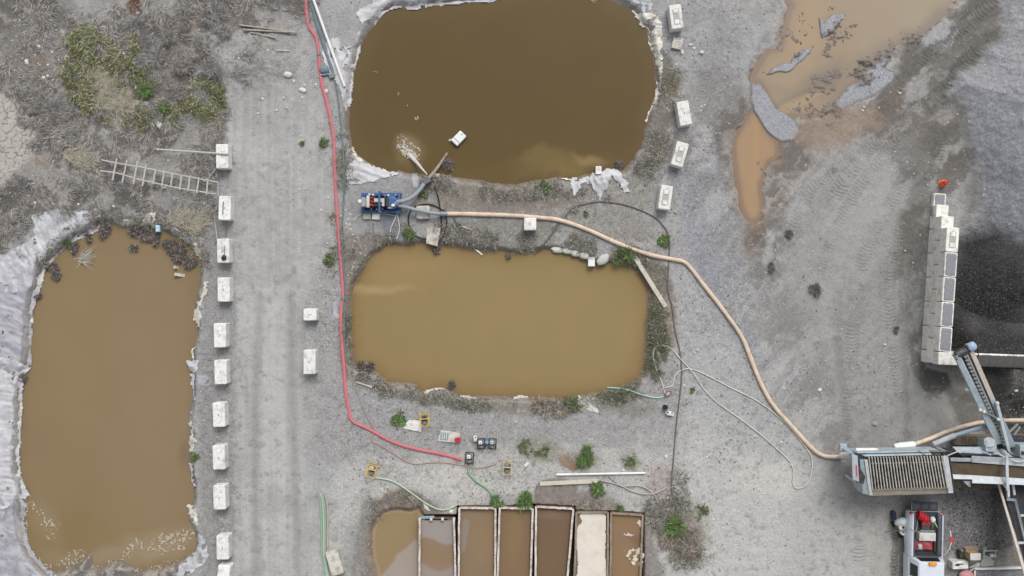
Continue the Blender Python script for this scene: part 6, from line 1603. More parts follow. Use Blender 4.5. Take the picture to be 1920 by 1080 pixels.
# cab
ZR = 2.0
cab = [[(-1.02, .47, 1.22), (1.02, .47, 1.22), (.78, .36, ZR - .06), (.70, .32, ZR), (-.70, .32, ZR), (-.78, .36, ZR - .06)],
       [(-1.02, -2.6, 1.2), (1.02, -2.6, 1.2), (.76, -1.75, ZR - .06), (.68, -1.65, ZR), (-.68, -1.65, ZR), (-.76, -1.75, ZR - .06)]]
loft(cab).build('cab', TW, truck, bevel=.03, smooth=True, angle=40)
MB().add([(-.66, .455, 1.36), (.66, .455, 1.36), (.58, .385, 1.84), (-.58, .385, 1.84), (-.66, .475, 1.36), (.66, .475, 1.36), (.58, .405, 1.84), (-.58, .405, 1.84)], [(4, 5, 6, 7), (0, 3, 2, 1), (0, 1, 5, 4), (2, 3, 7, 6), (1, 2, 6, 5), (0, 4, 7, 3)]).build('rear_window', GLASS, truck)
for s in (-1, 1):
    def side(y, z):
        k = (z - 1.22) / (ZR - .06 - 1.22); return (s * (1.02 - .24 * k + .008), y, z)
    for y0_, y1_ in ((.14, -.62), (-.76, -1.62)):
        a = [side(y0_, 1.30), side(y1_, 1.30), side(y1_, 1.88), side(y0_ - .06, 1.88)]
        bq = [(x - s * .03, y, z) for x, y, z in a]
        MB().add(a + bq, [(0, 1, 2, 3), (7, 6, 5, 4), (0, 4, 5, 1), (1, 5, 6, 2), (2, 6, 7, 3), (3, 7, 4, 0)]).build('side_window', GLASS, truck)
    for y in (.28, -.72):
        MB().box((s * 1.04, y - .1, 1.06), (.03, .18, .04)).build('door_handle', WHITE2, truck)
MB().add([(-.86, -2.5, 1.32), (.86, -2.5, 1.32), (.64, -1.8, 1.86), (-.64, -1.8, 1.86), (-.86, -2.52, 1.3), (.86, -2.52, 1.3), (.64, -1.84, 1.84), (-.64, -1.84, 1.84)][:4], [(0, 1, 2, 3)]).build('windscreen', GLASS, truck)
for s in (-1, 1):
    MB().box((s * .7, -5.22, .82), (.4, .1, .2)).build('headlight', WHITE, truck, bevel=.03)
MB().box((.02, .3, ZR + .07), (.46, .2, .12)).build('beacon_light', mat('amber_beacon', (232,150,36), .35, vary=.05), truck, bevel=.04)
# pole with a flag, clipped to the cab corner
TR = truck
def tw(x, y, z):
    c, s = math.cos(TR.rotation_euler[2]), math.sin(TR.rotation_euler[2])
    return Vector((TC.x + x * c - y * s, TC.y + x * s + y * c, TC.z + z))
fl = MB().tube([(.74, .5, 1.4), (.9, .8, 1.75), (1.02, 1.2, 2.0), (1.08, 1.6, 2.1), (1.08, 2.0, 2.05), (1.07, 2.3, 1.95)], .026, 8).build('whip_pole', WHITE, truck, smooth=True)
MB().add([(1.0, 1.62, 2.14), (1.2, 1.66, 2.1), (1.18, 1.98, 2.06), (1.02, 1.96, 2.1), (1.0, 1.62, 2.12), (1.2, 1.66, 2.08), (1.18, 1.98, 2.04), (1.02, 1.96, 2.08)], [(0, 1, 2, 3), (7, 6, 5, 4), (0, 4, 5, 1), (1, 5, 6, 2), (2, 6, 7, 3), (3, 7, 4, 0)]).build('flag', RED, fl)
# the load
def load(name, label, cat, x, y, z=.87, a=0):
    return thing(name, label, cat, tw(x, y, z), TR.rotation_euler[2] + a)
t = load('hose_coil', 'red hose coiled at the tailgate end of the pickup bed', 'hose', -.18, 2.85)
for k in range(6):
    c0 = Vector((-.26 + k * .095, .12 - k * .055, .2 + .02 * (k % 2)))
    ring = [(c0.x + .10 * math.cos(a) * .4, c0.y + .26 * math.cos(a) * .9 + .02, c0.z + .22 * math.sin(a)) for a in (i * PI / 9 for i in range(19))]
    MB().tube(ring, .05, 8).build('loop', mat('coil_red', (196,40,50), .6, vary=.1), t, smooth=True)
t = load('white_tank', 'white round tank lying beside the red hose coil', 'tank', .40, 2.72)
MB().ball((0, 0, .24), (.17, .2, .2), 16).build('body', WHITE, t, smooth=True)
MB().cyl((.1, -.16, .34), (.26, -.44, .34), .03).build('spout', WHITE2, t, smooth=True)
t = load('tool_box', 'dark red tool box behind the hose coil in the pickup bed', 'tool box', -.02, 2.42)
MB().box((0, .06, .2), (.56, .24, .36)).build('body', mat('dark_red', (130,50,54), .6), t, bevel=.03)
MB().box((0, -.18, .16), (.5, .28, .3)).build('grey_case', mat('dark_grey_case', (70,76,86), .5), t, bevel=.03)
for k in range(2):
    MB().tube([(.36 + k * .08, .16, .3), (.39 + k * .08, 0, .34), (.38 + k * .08, -.26, .28)], .022, 6).build('green_strap', mat('bright_green', (96,150,70), .6), t, smooth=True)
t = load('metal_tray', 'grey metal tray across the middle of the pickup bed', 'tray', .02, 2.06)
MB().box((0, 0, .4), (.86, .12, .06)).build('body', GREY, t, bevel=.01)
for s in (-1, 1):
    MB().box((s * .38, 0, .19), (.05, .1, .4)).build('leg', GREY, t)
t = load('storage_box', 'large white storage box in the middle of the pickup bed', 'box', .0, 1.72)
MB().box((0, 0, .26), (1.0, .5, .5)).build('body', WHITE2, t, bevel=.04)
MB().box((.5, .02, .24), (.1, .2, .16)).build('tap', WHITE, t, bevel=.03)
MB().box((0, 0, .52), (.8, .36, .03)).build('lid', WHITE2, t, bevel=.012)
t = load('red_tarp', 'red plastic tarpaulin heaped at the front of the pickup bed', 'tarpaulin', -.06, 1.12); t.scale = (1.08, 1.2, 1.1)
b = MB(); n = 22; rr = random.Random(3); vs = []
for j in range(n + 1):
    for i in range(n + 1):
        x, y = (i / n - .5) * 1.15, (j / n - .5) * .62
        e = max(abs(i / n - .5), abs(j / n - .5)) * 2
        vs.append((x * (1 + .04 * rr.uniform(-1, 1)), y * (1 + .05 * rr.uniform(-1, 1)), .02 + .24 * (1 - e ** 4) + .05 * math.sin(9 * x + 5 * y) * (1 - e * .5) + rr.uniform(-.02, .02)))
b.add(vs, [(j * (n + 1) + i, j * (n + 1) + i + 1, (j + 1) * (n + 1) + i + 1, (j + 1) * (n + 1) + i) for j in range(n) for i in range(n)])
b.build('body', mat('tarp_red', (186,84,98), .45, vary=.12, scale=5, dirt=(120,70,44), dirt_amt=.45, dirt_scale=3.5), t, smooth=True, angle=50)
t = load('crumpled_bag', 'crumpled grey bag lying on the red tarpaulin', 'bag', -.36, 1.05, 1.12)
MB().ball((0, 0, .06), (.13, .2, .09), 10, noise=.3, seed=12).build('body', mat('bag_grey', (178,180,182), .7, vary=.25, scale=12), t, smooth=True)
t = load('planks_stack', 'dark rail lying along the right side of the pickup bed', 'rail', .62, 1.7)
MB().box((0, 0, .1), (.1, 1.9, .18)).build('body', mat('olive_dark', (74,72,58), .8, vary=.2), t, bevel=.01)
t = load('looped_cable', 'thin cable looped over the left bed rail of the pickup', 'cable', -.7, 2.2)
MB().tube([(-.55, .2, .3), (-.3, -.05, .54), (-.1, -.15, .54), (.05, -.1, .4), (.2, .1, .16), (.25, .45, .1), (.1, .6, .1), (.15, .3, .12)], .02, 6).build('body', GREYHOSE, t, smooth=True)

# machinery on the ground beside the truck
p = G(1690, 984, .3)
t = thing('pressure_washer', 'dusty grey engine with a round reel standing beside the pickup bed', 'machine', (p.x, p.y, gh(p.x, p.y)), .25); t.scale = (1.3, 1.3, 1.2)
MB().ball((-.05, .22, .55), (.36, .22, .24), 14).build('tank', mat('pale_teal_grey', (178,188,188), .5, vary=.06, dirt=(150,146,138), dirt_amt=.3), t, smooth=True)
MB().box((.1, -.14, .38), (.5, .6, .36)).build('engine', mat('warm_grey', (146,142,138), .6, vary=.1), t, bevel=.06)
MB().cyl((-.1, .02, .55), (-.1, .02, .72), .2, .2, 18).build('reel', WHITE2, t, bevel=.02, smooth=True)
MB().cyl((-.1, .02, .7), (-.1, .02, .75), .06).build('hub', BLACK, t)
MB().cyl((.26, .06, .56), (.26, .06, .68), .19, .19, 18).build('flywheel', GREY, t, bevel=.02, smooth=True)
MB().cyl((.26, .06, .66), (.26, .06, .7), .11).build('flywheel_hole', BLACKM, t)
MB().cyl((-.12, -.22, .52), (-.12, -.22, .68), .16, .16, 16).build('carburettor', WHITE2, t, smooth=True)
for x, y in ((-.15, -.2), (-.04, -.38)):
    MB().cyl((x, y, .68), (x, y, .71), .045).build('bolt', BLACK, t)
MB().tube([(-.9, -.14, .3), (-.6, -.1, .5), (-.2, -.1, .74), (.2, -.12, .74), (.5, -.3, .6), (.62, -.6, .7)], .022, 6).build('hose', BLACKHOSE, t, smooth=True)
MB().box((.05, -.52, .12), (.5, .2, .2)).build('foot', BLACKM, t)
for s in (-1, 1):
    MB().cyl((s * .3, .1, .14), (s * .38, .1, .14), .15, .15, 14).build('wheel', BLACK, t, smooth=True)
p = G(1675, 966, .2); t = thing('navy_canister', 'navy blue canister standing next to the dusty engine', 'canister', (p.x, p.y, gh(p.x, p.y)), .1)
MB().box((0, 0, .2), (.24, .5, .4)).build('body', mat('navy', (44,46,76), .5, vary=.08), t, bevel=.04)
MB().cyl((0, .16, .4), (0, .16, .45), .05).build('cap', BLACK, t)

# ------------------------------------------------------------------ scrap heap by the pickup
p = W(1829, 1044, 1.05); zz = gh(p.x, p.y)
t = thing('wooden_crate', 'tall wooden crate with a white lid in the scrap heap', 'crate', (p.x, p.y, zz), 0)
MB().box((0, 0, .52), (.64, .40, 1.0)).build('body', mat('crate_wood', (176,152,102), .8, vary=.12, scale=6, stretch=(1, 1, 6)), t, bevel=.012)
MB().box((0, 0, 1.035), (.66, .42, .05)).build('lid', WHITE2, t, bevel=.012)
t, c = slab('old_board', 'splintered brown board leaning behind the tall crate', 'board', [(1806,1025),(1830,1024),(1836,1032),(1814,1034)], .12, mat('brown_board', (142,126,112), .9, vary=.2, scale=10), .25)
p = G(1801, 1036); t = thing('scrap_machine', 'blackened machine part lying left of the tall crate', 'machine part', p, .1)
MB().box((0, 0, .2), (.5, .5, .34)).build('casing', mat('dark_scrap', (66,66,62), .8, vary=.3, scale=10), t, bevel=.05)
MB().cyl((-.12, .3, .2), (-.12, .3, .5), .11, .08, 12).build('pipe_end', GREY, t, smooth=True)
MB().box((.1, -.42, .1), (.7, .26, .16)).build('foot', mat('mossy_metal', (112,116,104), .8, vary=.2), t, bevel=.03)
p = G(1850, 1036); t = thing('steel_rack', 'pale green steel frame lying right of the tall crate', 'frame', p, 0)
for (a, c_) in [((-.4, .22, .4), (.5, .22, .3)), ((-.4, .22, .4), (-.4, -.3, .4)), ((-.4, -.26, .3), (.4, -.2, .2)), ((.4, .22, .3), (.4, -.22, .2))]:
    MB().beam(a, c_, .08, .08).build('bar', mat('frame_green', (156,168,160), .6, vary=.1), t, bevel=.01)
MB().prism([(-.5, .3), (-.36, .56), (-.2, .4), (-.3, .24)], .36, .42).build('bracket', GREY, t)
MB().box((.28, -.12, .14), (.4, .2, .24)).build('motor', WHITE2, t, bevel=.05)
t, c = slab('steel_sheet', 'dull grey steel sheet lying below the steel frame', 'steel sheet', [(1842,1042),(1851,1041),(1865,1052),(1863,1061),(1846,1063),(1838,1062)], .05, mat('dull_sheet', (164,166,162), .6, vary=.08), .12)
t, c = slab('slotted_pallet', 'ribbed plastic pallet under the edge of the grey steel sheet', 'pallet', [(1830,1057),(1846,1053),(1850,1062),(1827,1063)], .1, WHITE2)
for (u0, v0, u1, v1, lab) in [(1817, 1072, 1834, 1059, 'longer pale bar leaning at the corner of the gravel bay'), (1818, 1064, 1832, 1058, 'shorter pale bar leaning at the corner of the gravel bay')]:
    gbar('pale_bar', lab, 'bar', u0, v0, u1, v1, .08, .08, WHITE2, .1, .3)
p = G(1808, 1077); o = MB().ball((0, 0, .2), (.46, .34, .26), 16, noise=.12, seed=33).build('pink_sack', mat('pink_sack', (198,142,142), .8, vary=.12, scale=7), smooth=True, angle=80); o.location = p
tag(o, 'dusty pink sack at the bottom edge beside the broken block', 'sack')
gbar('bay_kerb', 'thin pale kerb along the top of the gravel bay at the lower right', 'kerb', 1826, 1066, 1990, 1063, .12, .2, CONC, 0)
gbar('bay_kerb', 'thin pale kerb running down the side of the gravel bay at the lower right', 'kerb', 1827, 1069, 1824, 1125, .12, .2, CONC, 0)
# ------------------------------------------------------------------ plants
def pm(name, c):
    return mat(name, c, .85, vary=.22, scale=3, spec=.2)
G_DARK = pm('leaf_dark', (78,84,58)); G_MID = pm('leaf_olive', (106,112,80)); G_BRIGHT = pm('leaf_bright', (96,136,70)); G_FRESH = pm('leaf_fresh', (134,164,102))
S_PALE = pm('straw_pale', (196,190,168)); S_MID = pm('straw_grey', (172,170,166)); S_DARK = pm('straw_dark', (106,104,102)); S_BROWN = pm('straw_brown', (136,116,100)); S_GREY = pm('straw_ash', (146,145,143)); TWIG = pm('twig_dark', (84,79,74))

MOSS1 = pm('moss_olive', (112,114,70)); MOSS2 = pm('moss_yellow', (130,126,92))
def blades_mesh(name, base, L, az, el, wd_, mi, mats, droop=.35, origin=(0, 0, 0)):
    """thin two-piece blades: base points, length, heading, rise, width, material"""
    n = len(L); base = np.asarray(base, float) - np.asarray(origin, float)
    dx, dy = np.cos(az), np.sin(az); ch, sh = np.cos(el), np.sin(el)
    px, py = -dy, dx
    mid = base + np.stack([dx * ch * L * .5, dy * ch * L * .5, sh * L * .5], 1)
    e2 = el - droop; tip = mid + np.stack([dx * np.cos(e2) * L * .5, dy * np.cos(e2) * L * .5, np.sin(e2) * L * .5], 1)
    s_ = np.stack([px, py, np.zeros(n)], 1) * wd_[:, None] * .5
    V_ = np.stack([base - s_, base + s_, mid + s_ * .9, mid - s_ * .9, tip + s_ * .25, tip - s_ * .25], 1).reshape(-1, 3)
    k = np.arange(n)[:, None] * 6
    Q = np.stack([k + np.array([[0, 1, 2, 3]]), k + np.array([[3, 2, 4, 5]])], 1).reshape(-1, 4)
    me = bpy.data.meshes.new(name); grid_mesh(me, V_, Q, None, False)
    for m in mats: me.materials.append(m)
    me.polygons.foreach_set('material_index', np.repeat(mi, 2).astype(np.int32))
    me.update()
    o = bpy.data.objects.new(name, me); C.objects.link(o)
    return o

def sample_mask(mask, n):
    """n random core points, likelier where the mask is high"""
    mk = mask[i0v:i0v + n_core_v, i0u:i0u + n_core_u]
    p = np.clip(mk, 0, None).ravel(); p = p / p.sum()
    ii = RNG.choice(p.size, n, p=p)
    u = gu[i0u] + (ii % n_core_u + RNG.random(n)) * STEP; v = gv[i0v] + (ii // n_core_u + RNG.random(n)) * STEP
    x, y = (u - 960) / 30, (540 - v) / 30
    return u, v, np.stack([x, y, gha(x, y)], 1)
dry_land = (Z > WL + .03).astype(float)
scr = scrub * sstep(.60, .50, sn) * dry_land * (1 - mudp) * sstep(.40, .60, n_mid * .65 + n_big * .35) * (1 - .85 * region([(-60,30),(60,40),(120,50),(160,100),(120,150),(60,170),(20,165),(-60,150)], 16, 8, 20)) * (1 - .8 * blob(445,105,50,42,10,20,14)) * (1 - .8 * blob(515,95,45,60,10,20,14)) * (1 - .7 * blob(170,25,42,32,20))
u, v, B = sample_mask(scr, 44000)
n = len(u); flow = fbm(u / 60, v / 60, 901, 3) * 9 + RNG.normal(0, .55, n)
o = blades_mesh('dry_brush', B + np.array([0, 0, .02]), RNG.uniform(.15, .5, n), flow, RNG.uniform(.02, .5, n), RNG.uniform(.015, .034, n),
                RNG.choice(5, n, p=[.30, .27, .24, .06, .13]), [S_DARK, S_GREY, S_MID, S_PALE, S_BROWN])
tag(o, 'matted grey dry brush covering the bank above the left pond', 'dry brush', None, 'stuff')
moss = .55 * blob(205,150,80,62,15,22,14)
for q in [(185,105,60,38,30),(165,160,52,30,15),(215,205,75,24,12),(330,205,50,22,-8),(385,185,32,34,0),(240,85,22,30,0),(290,210,40,18,0),(200,140,50,60,10)]:
    moss = np.maximum(moss, blob(*q, 22, 12))
u, v, B = sample_mask(moss * dry_land * sstep(.40, .58, fbm(U / 24, V / 24, 915, 3)), 13000); n = len(u)
o = blades_mesh('scrub_grass', B + np.array([0, 0, .03]), RNG.uniform(.18, .5, n), fbm(u / 45, v / 45, 911, 3) * 9 + RNG.normal(0, .6, n), RNG.uniform(.2, 1.0, n), RNG.uniform(.016, .034, n),
                RNG.choice(5, n, p=[.24, .28, .05, .22, .21]), [G_DARK, MOSS1, G_BRIGHT, S_PALE, MOSS2])
tag(o, 'olive green grass patch with straw in the scrub at the upper left', 'grass', None, 'stuff')
u, v, B = sample_mask((blob(190,158,34,12,20) + blob(215,190,40,16,25) + blob(150,300,30,14,0) * .4 + blob(350,412,36,16,10) * .5) * dry_land, 3800); n = len(u)
o = blades_mesh('straw', B + np.array([0, 0, .06]), RNG.uniform(.35, .8, n), .5 + RNG.normal(0, .7, n), RNG.uniform(.1, .6, n), RNG.uniform(.014, .026, n), RNG.choice(3, n, p=[.6, .25, .15]), [S_PALE, S_MID, S_BROWN])
tag(o, 'bleached straw lying in the green part of the scrub', 'straw', None, 'stuff')
# banks
def ring(D, a, b):
    return sstep(a - 3, a + 2, D) * sstep(b + 5, b - 5, D)
mid_r = ring(D_MID, 3, 40) * region([(1150,470),(1210,478),(1262,520),(1268,600),(1250,680),(1200,740),(1120,760),(1110,738),(1200,700),(1208,600),(1195,510)], 6, 6, 8)
mid_b = ring(D_MID, 2, 26) * (V > 690) * (U < 1100) + ring(D_MID, 2, 14) * (U < 720) * (V > 480)
mid_t = ring(D_MID, 2, 40) * (V < 490) * sstep(.46, .6, n_mid)
top_b = ring(D_TOP, 2, 34) * (V > 300) * (U > 790) * sstep(.42, .6, n_mid)
top_r = ring(D_TOP, 6, 50) * (U > 1190) * (V > 90) * sstep(.40, .6, n_mid) * .8
left_e = ring(D_LEFT, 4, 22) * (V < 500) * .7
side = region([(600,240),(655,240),(655,330),(640,420),(650,560),(655,720),(640,720),(636,560),(620,480),(622,330)], 10, 8, 10) * sstep(.5, .62, n_mid) * .8
binw = (blob(1250,960,44,34,20) + blob(1285,1030,34,34,30) + blob(1270,910,22,26,0) * .6 + blob(760,935,50,14,10) * .5 + blob(700,960,12,30,0) * .6 + blob(1110,950,40,10,0) * .4) * .6
bank = np.clip(mid_r * 1.1 * sstep(.36, .56, n_mid) + mid_b * sstep(.36, .54, n_mid) + mid_t * .8 + top_b * .9 + top_r * .6 + left_e + side * .6 + binw, 0, 1.5) * dry_land
green = np.clip(mid_r * 1.2 + side * .8 + blob(1200,490,44,16,20) + blob(850,780,60,16,0) * .5 + binw * .35, 0, 1)
u, v, B = sample_mask(bank, 30000); n = len(u)
gx = green[np.clip(((v - gv[i0v]) / STEP).astype(int), 0, n_core_v - 1) + i0v, np.clip(((u - gu[i0u]) / STEP).astype(int), 0, n_core_u - 1) + i0u]
isg = RNG.random(n) < .12 + .38 * gx
mi = np.where(isg, RNG.choice(3, n, p=[.52, .45, .03]), 3 + RNG.choice(5, n, p=[.30, .24, .14, .20, .12]))
o = blades_mesh('bank_grass', B + np.array([0, 0, .015]), RNG.uniform(.08, .30, n) * (1 + .5 * isg), RNG.uniform(0, 2 * PI, n), RNG.uniform(.15, 1.1, n), RNG.uniform(.012, .028, n), mi, [G_DARK, G_MID, G_BRIGHT, S_DARK, S_GREY, S_MID, S_BROWN, S_PALE])
tag(o, 'thin dry and green grass growing along the pond banks', 'grass', None, 'stuff')
# sparse dead stalks anywhere rough
u, v, B = sample_mask(dry_land * rough * (1 - road) * (1 - sp) * (1 - np.clip(WET, 0, 1)) * (U < 1420) * sstep(.5, .62, n_mid), 5000); n = len(u)
o = blades_mesh('dead_stalks', B + np.array([0, 0, .01]), RNG.uniform(.06, .22, n), RNG.uniform(0, 2 * PI, n), RNG.uniform(.05, .5, n), RNG.uniform(.012, .022, n), RNG.choice(4, n), [S_DARK, S_GREY, S_MID, S_BROWN])
tag(o, 'dead stalks scattered over the rough ground between the ponds', 'dead stalks', None, 'stuff')

def plant_(name, label, cat, u, v, rpx, mats, p, cnt=None, hgt=.5, wd_=(.02, .05), group=None, z=None, core=None, el=(.05, 1.1), sq=1.0, rot=0.):
    """one plant: blades fanning from a root over a disc of rpx photo pixels"""
    q = G(u, v); R = rpx / 30
    zz = q.z if z is None else z
    cnt = cnt or int(70 + R * R * 1050)
    ns = int(RNG.integers(4, 8)); sa_ = RNG.uniform(0, 2 * PI, ns); sr = R * RNG.uniform(.15, .75, ns); sw = R * RNG.uniform(.22, .5, ns)
    pick = RNG.choice(ns, cnt, p=sw / sw.sum())
    rr_ = sw[pick] * np.sqrt(RNG.random(cnt)); an = RNG.uniform(0, 2 * PI, cnt)
    cx, cy = sr[pick] * np.cos(sa_[pick]) + rr_ * np.cos(an), sr[pick] * np.sin(sa_[pick]) * sq + rr_ * np.sin(an)
    h0 = hgt * (1 - .8 * (rr_ / sw[pick]) ** 2) * RNG.uniform(.1, .9, cnt) * (sw[pick] / sw.max())
    cx0, cy0 = rr_ * np.cos(an), rr_ * np.sin(an)
    base = np.stack([q.x + cx, q.y + cy, zz + h0], 1)
    L = RNG.uniform(.3, .9, cnt) * (R * .62 + .08); eln = RNG.uniform(*el, cnt)
    o = blades_mesh(name, base, L, np.arctan2(cy0 + cy * .4, cx0 + cx * .4) + RNG.normal(0, .7, cnt), eln, RNG.uniform(*wd_, cnt), RNG.choice(len(mats), cnt, p=p), mats, .7, (q.x, q.y, zz))
    o.location = (q.x, q.y, zz)
    return tag(o, label, cat, group)
GG = [G_DARK, G_MID, G_BRIGHT, G_FRESH]; PG = [.30, .22, .34, .14]; PD = [.42, .38, .14, .06]
plist = [
 ('bright green bush on the black drain hose near the beige hose bend', 1247, 452, 12, PG), ('round green plant at the corner of the pale flat slab', 751, 785, 14, PG),
 ('largest green bush, above the long white pole', 1099, 858, 20, PG), ('green plant at the right end of the thick pale board', 1122, 920, 15, PG),
 ('green plant between two steel bins left of the grey apron', 987, 942, 18, PG), ('green plant where the bright green hose enters the bins', 931, 943, 13, PG),
 ('green plant in the corner under the beige hose at the middle pond', 1168, 480, 17, PD), ('upright green plant in the weeds right of the bins', 1258, 987, 20, PG),
 ('bright green bush in the scrub, the left of two', 270, 172, 16, PG), ('bright green bush in the scrub, the right of two', 309, 202, 13, PG),
 ('dark green tuft on the right shore of the left pond', 365, 858, 8, PD), ('small green weed at the edge of the haul road below the old poles', 566, 271, 5, PG),
 ('green weed between the red hose and the plastic apron', 609, 266, 9, PD), ('green weeds inside the black hose coil', 768, 437, 15, PD), ('green weed left of the red hose above the middle pond', 618, 486, 11, PD),
 ('olive weed patch below the dusty cover tray, the left of two', 988, 840, 14, PD), ('olive weed patch beside the largest green bush, the left side', 1018, 846, 14, PD), ('pale olive weed left of the dark drain hose', 1183, 862, 14, PD),
 ('low green plant above the last bin', 1165, 953, 8, PD), ('olive weed on the bank right of the yard weeds', 1314, 962, 14, PD), ('green weed on the strip below the dark pond', 1020, 352, 10, PD), ('green weed beside the pump outlet hose', 792, 365, 9, PD),
 ('green plant hanging over the plastic edge of the left pond', 127, 456, 10, PD), ('olive weed near the hose loop right of the middle pond', 1296, 731, 5, PD), ('green weed above the torn black hose by the dark pond strip', 1098, 400, 5, PD),
 ('dark green bush at the pale fabric triangle', 1072, 755, 14, PD)]
for lab, u, v, r, p in plist:
    plant_('green_plant', lab, 'plant', u, v, r, GG, p, hgt=(.1 if 'olive' in lab else .18 + r / 45), cnt=(120 if 'olive' in lab else None), group='green plants dotted around the yard')
dlist = [(352,35,20,'upper edge'),(398,32,24,'corner'),(312,72,20,'side'),(388,122,24,'lump'),(300,112,22,'middle'),(345,128,20,'foot'),(335,178,20,'rim'),(100,212,20,'crack'),(132,214,14,'left'),(255,50,18,'brown'),(420,60,16,'poles'),(60,200,16,'mud')]
dl = ['grey dry bush at the upper edge of the scrub, the left of two', 'grey dry bush at the upper edge of the scrub, the right of two', 'grey dry bush below the brown soil patch', 'grey dry bush beside the pale earth mound', 'grey dry bush right of the green scrub grass', 'grey dry bush above the right hand green bush', 'grey dry bush between the green bushes and the haul road', 'blue grey dry bush beside the cracked mud', 'small grey dry bush right of the one at the cracked mud', 'brownish dry bush at the brown soil patch', 'grey dry bush near the left ends of the old poles', 'grey dry bush at the upper corner of the cracked mud']
for (u, v, r, _), lab in zip(dlist, dl):
    plant_('dry_bush', lab, 'bush', u, v, r, [S_DARK, S_GREY, S_MID, S_BROWN], [.28, .34, .26, .12], hgt=.45, wd_=(.014, .03), group='dry bushes in the scrub')
blist = [(1245,1010,16,'straw coloured dry bush in the weeds right of the bins, upper one'),(1290,1025,22,'brown dry bush in the weeds right of the bins, lower one'),(1300,1000,14,'small brown dry bush right of the upright green plant'),(1078,390,9,'reddish dry bush where the drain hose starts to curve'),(1140,373,8,'reddish dry bush below the torn white plastic'),(1020,762,20,'straw tufts below the long white plastic edge of the middle pond'),(1048,768,16,'straw tufts beside the pale fabric triangle')]
for u, v, r, lab in blist:
    plant_('dry_bush', lab, 'bush', u, v, r, [S_DARK, S_BROWN, S_MID, S_PALE], [.25, .40, .20, .15], hgt=.3, wd_=(.012, .026), group='dry bushes among the weeds')
clist = [(203,436,13,'dark round clump of drowned brush at the top of the left pond'),(166,446,9,'small dark brush clump on the plastic at the left pond'),(150,468,10,'dark brush clump beside the straw in the left pond'),(266,467,8,'small round brush clump standing alone in the left pond'),(300,456,9,'small brush clump below the blue container'),(262,438,16,'twiggy brown brush below the torn white plastic'),(285,441,15,'twiggy brown brush left of the blue container'),(328,462,14,'dark brush in the upper right corner of the left pond'),(345,478,18,'large grey brush on the right bank of the left pond'),(362,492,15,'grey brush just above the right hand white posts'),(105,503,12,'thin brush at the upper left shore of the left pond'),(118,517,9,'thin brush below the upper left shore clump'),(75,557,6,'small dark tuft at the lilac sheet of the left pond'),(45,708,8,'dark tuft in the hole of the striped plastic sheet'),(842,313,11,'brown twig clump beside the grey suction pipe'),(1160,312,9,'thin dark twigs over the water at the torn plastic'),(845,722,8,'bare twigs at the arched plastic edge'),(687,688,14,'brown twigs at the lower left corner of the middle pond'),(953,481,5,'small drowned twig clump at the top of the middle pond'),(820,470,8,'brown twigs at the foot of the broken slab')]
for u, v, r, lab in clist:
    q = W(u, v, WL); zz = max(gh(q.x, q.y), WL) - .02
    plant_('brush_clump', lab, 'brush', u, v, r, [TWIG, S_DARK, S_BROWN, S_MID], [.42, .28, .20, .10], hgt=.35, wd_=(.014, .034), z=zz, group='brush clumps along the ponds', cnt=int(140 + r * r * 2.4))
tlist = [(1527,542,13,'dark dead bush lying on the yard right of the hose bend'),(1680,618,6,'small black tuft on the yard left of the block wall'),(1480,440,10,'dark tuft on the yard below the tongue shaped puddle'),(1446,502,9,'dark tuft near the left edge of the tracked yard')]
for u, v, r, lab in tlist:
    plant_('dead_bush', lab, 'bush', u, v, r, [TWIG, S_DARK, S_BROWN], [.5, .3, .2], hgt=.2, wd_=(.014, .03), group='dead tufts on the tracked yard')
p = G(156, 484); q = []
cnt = 46; an = RNG.normal(-.9, .45, cnt) + PI
o = blades_mesh('reed_bundle', np.stack([np.full(cnt, W(150, 490, WL).x) + RNG.normal(0, .12, cnt), np.full(cnt, W(150, 490, WL).y) + RNG.normal(0, .15, cnt), np.full(cnt, WL + .02)], 1), RNG.uniform(.5, 1.2, cnt), RNG.normal(.3, .4, cnt), RNG.uniform(.1, .5, cnt), RNG.uniform(.02, .035, cnt), RNG.choice(2, cnt), [S_PALE, S_MID], .5)
tag(o, 'bleached reeds floating at the upper left corner of the left pond', 'reeds')

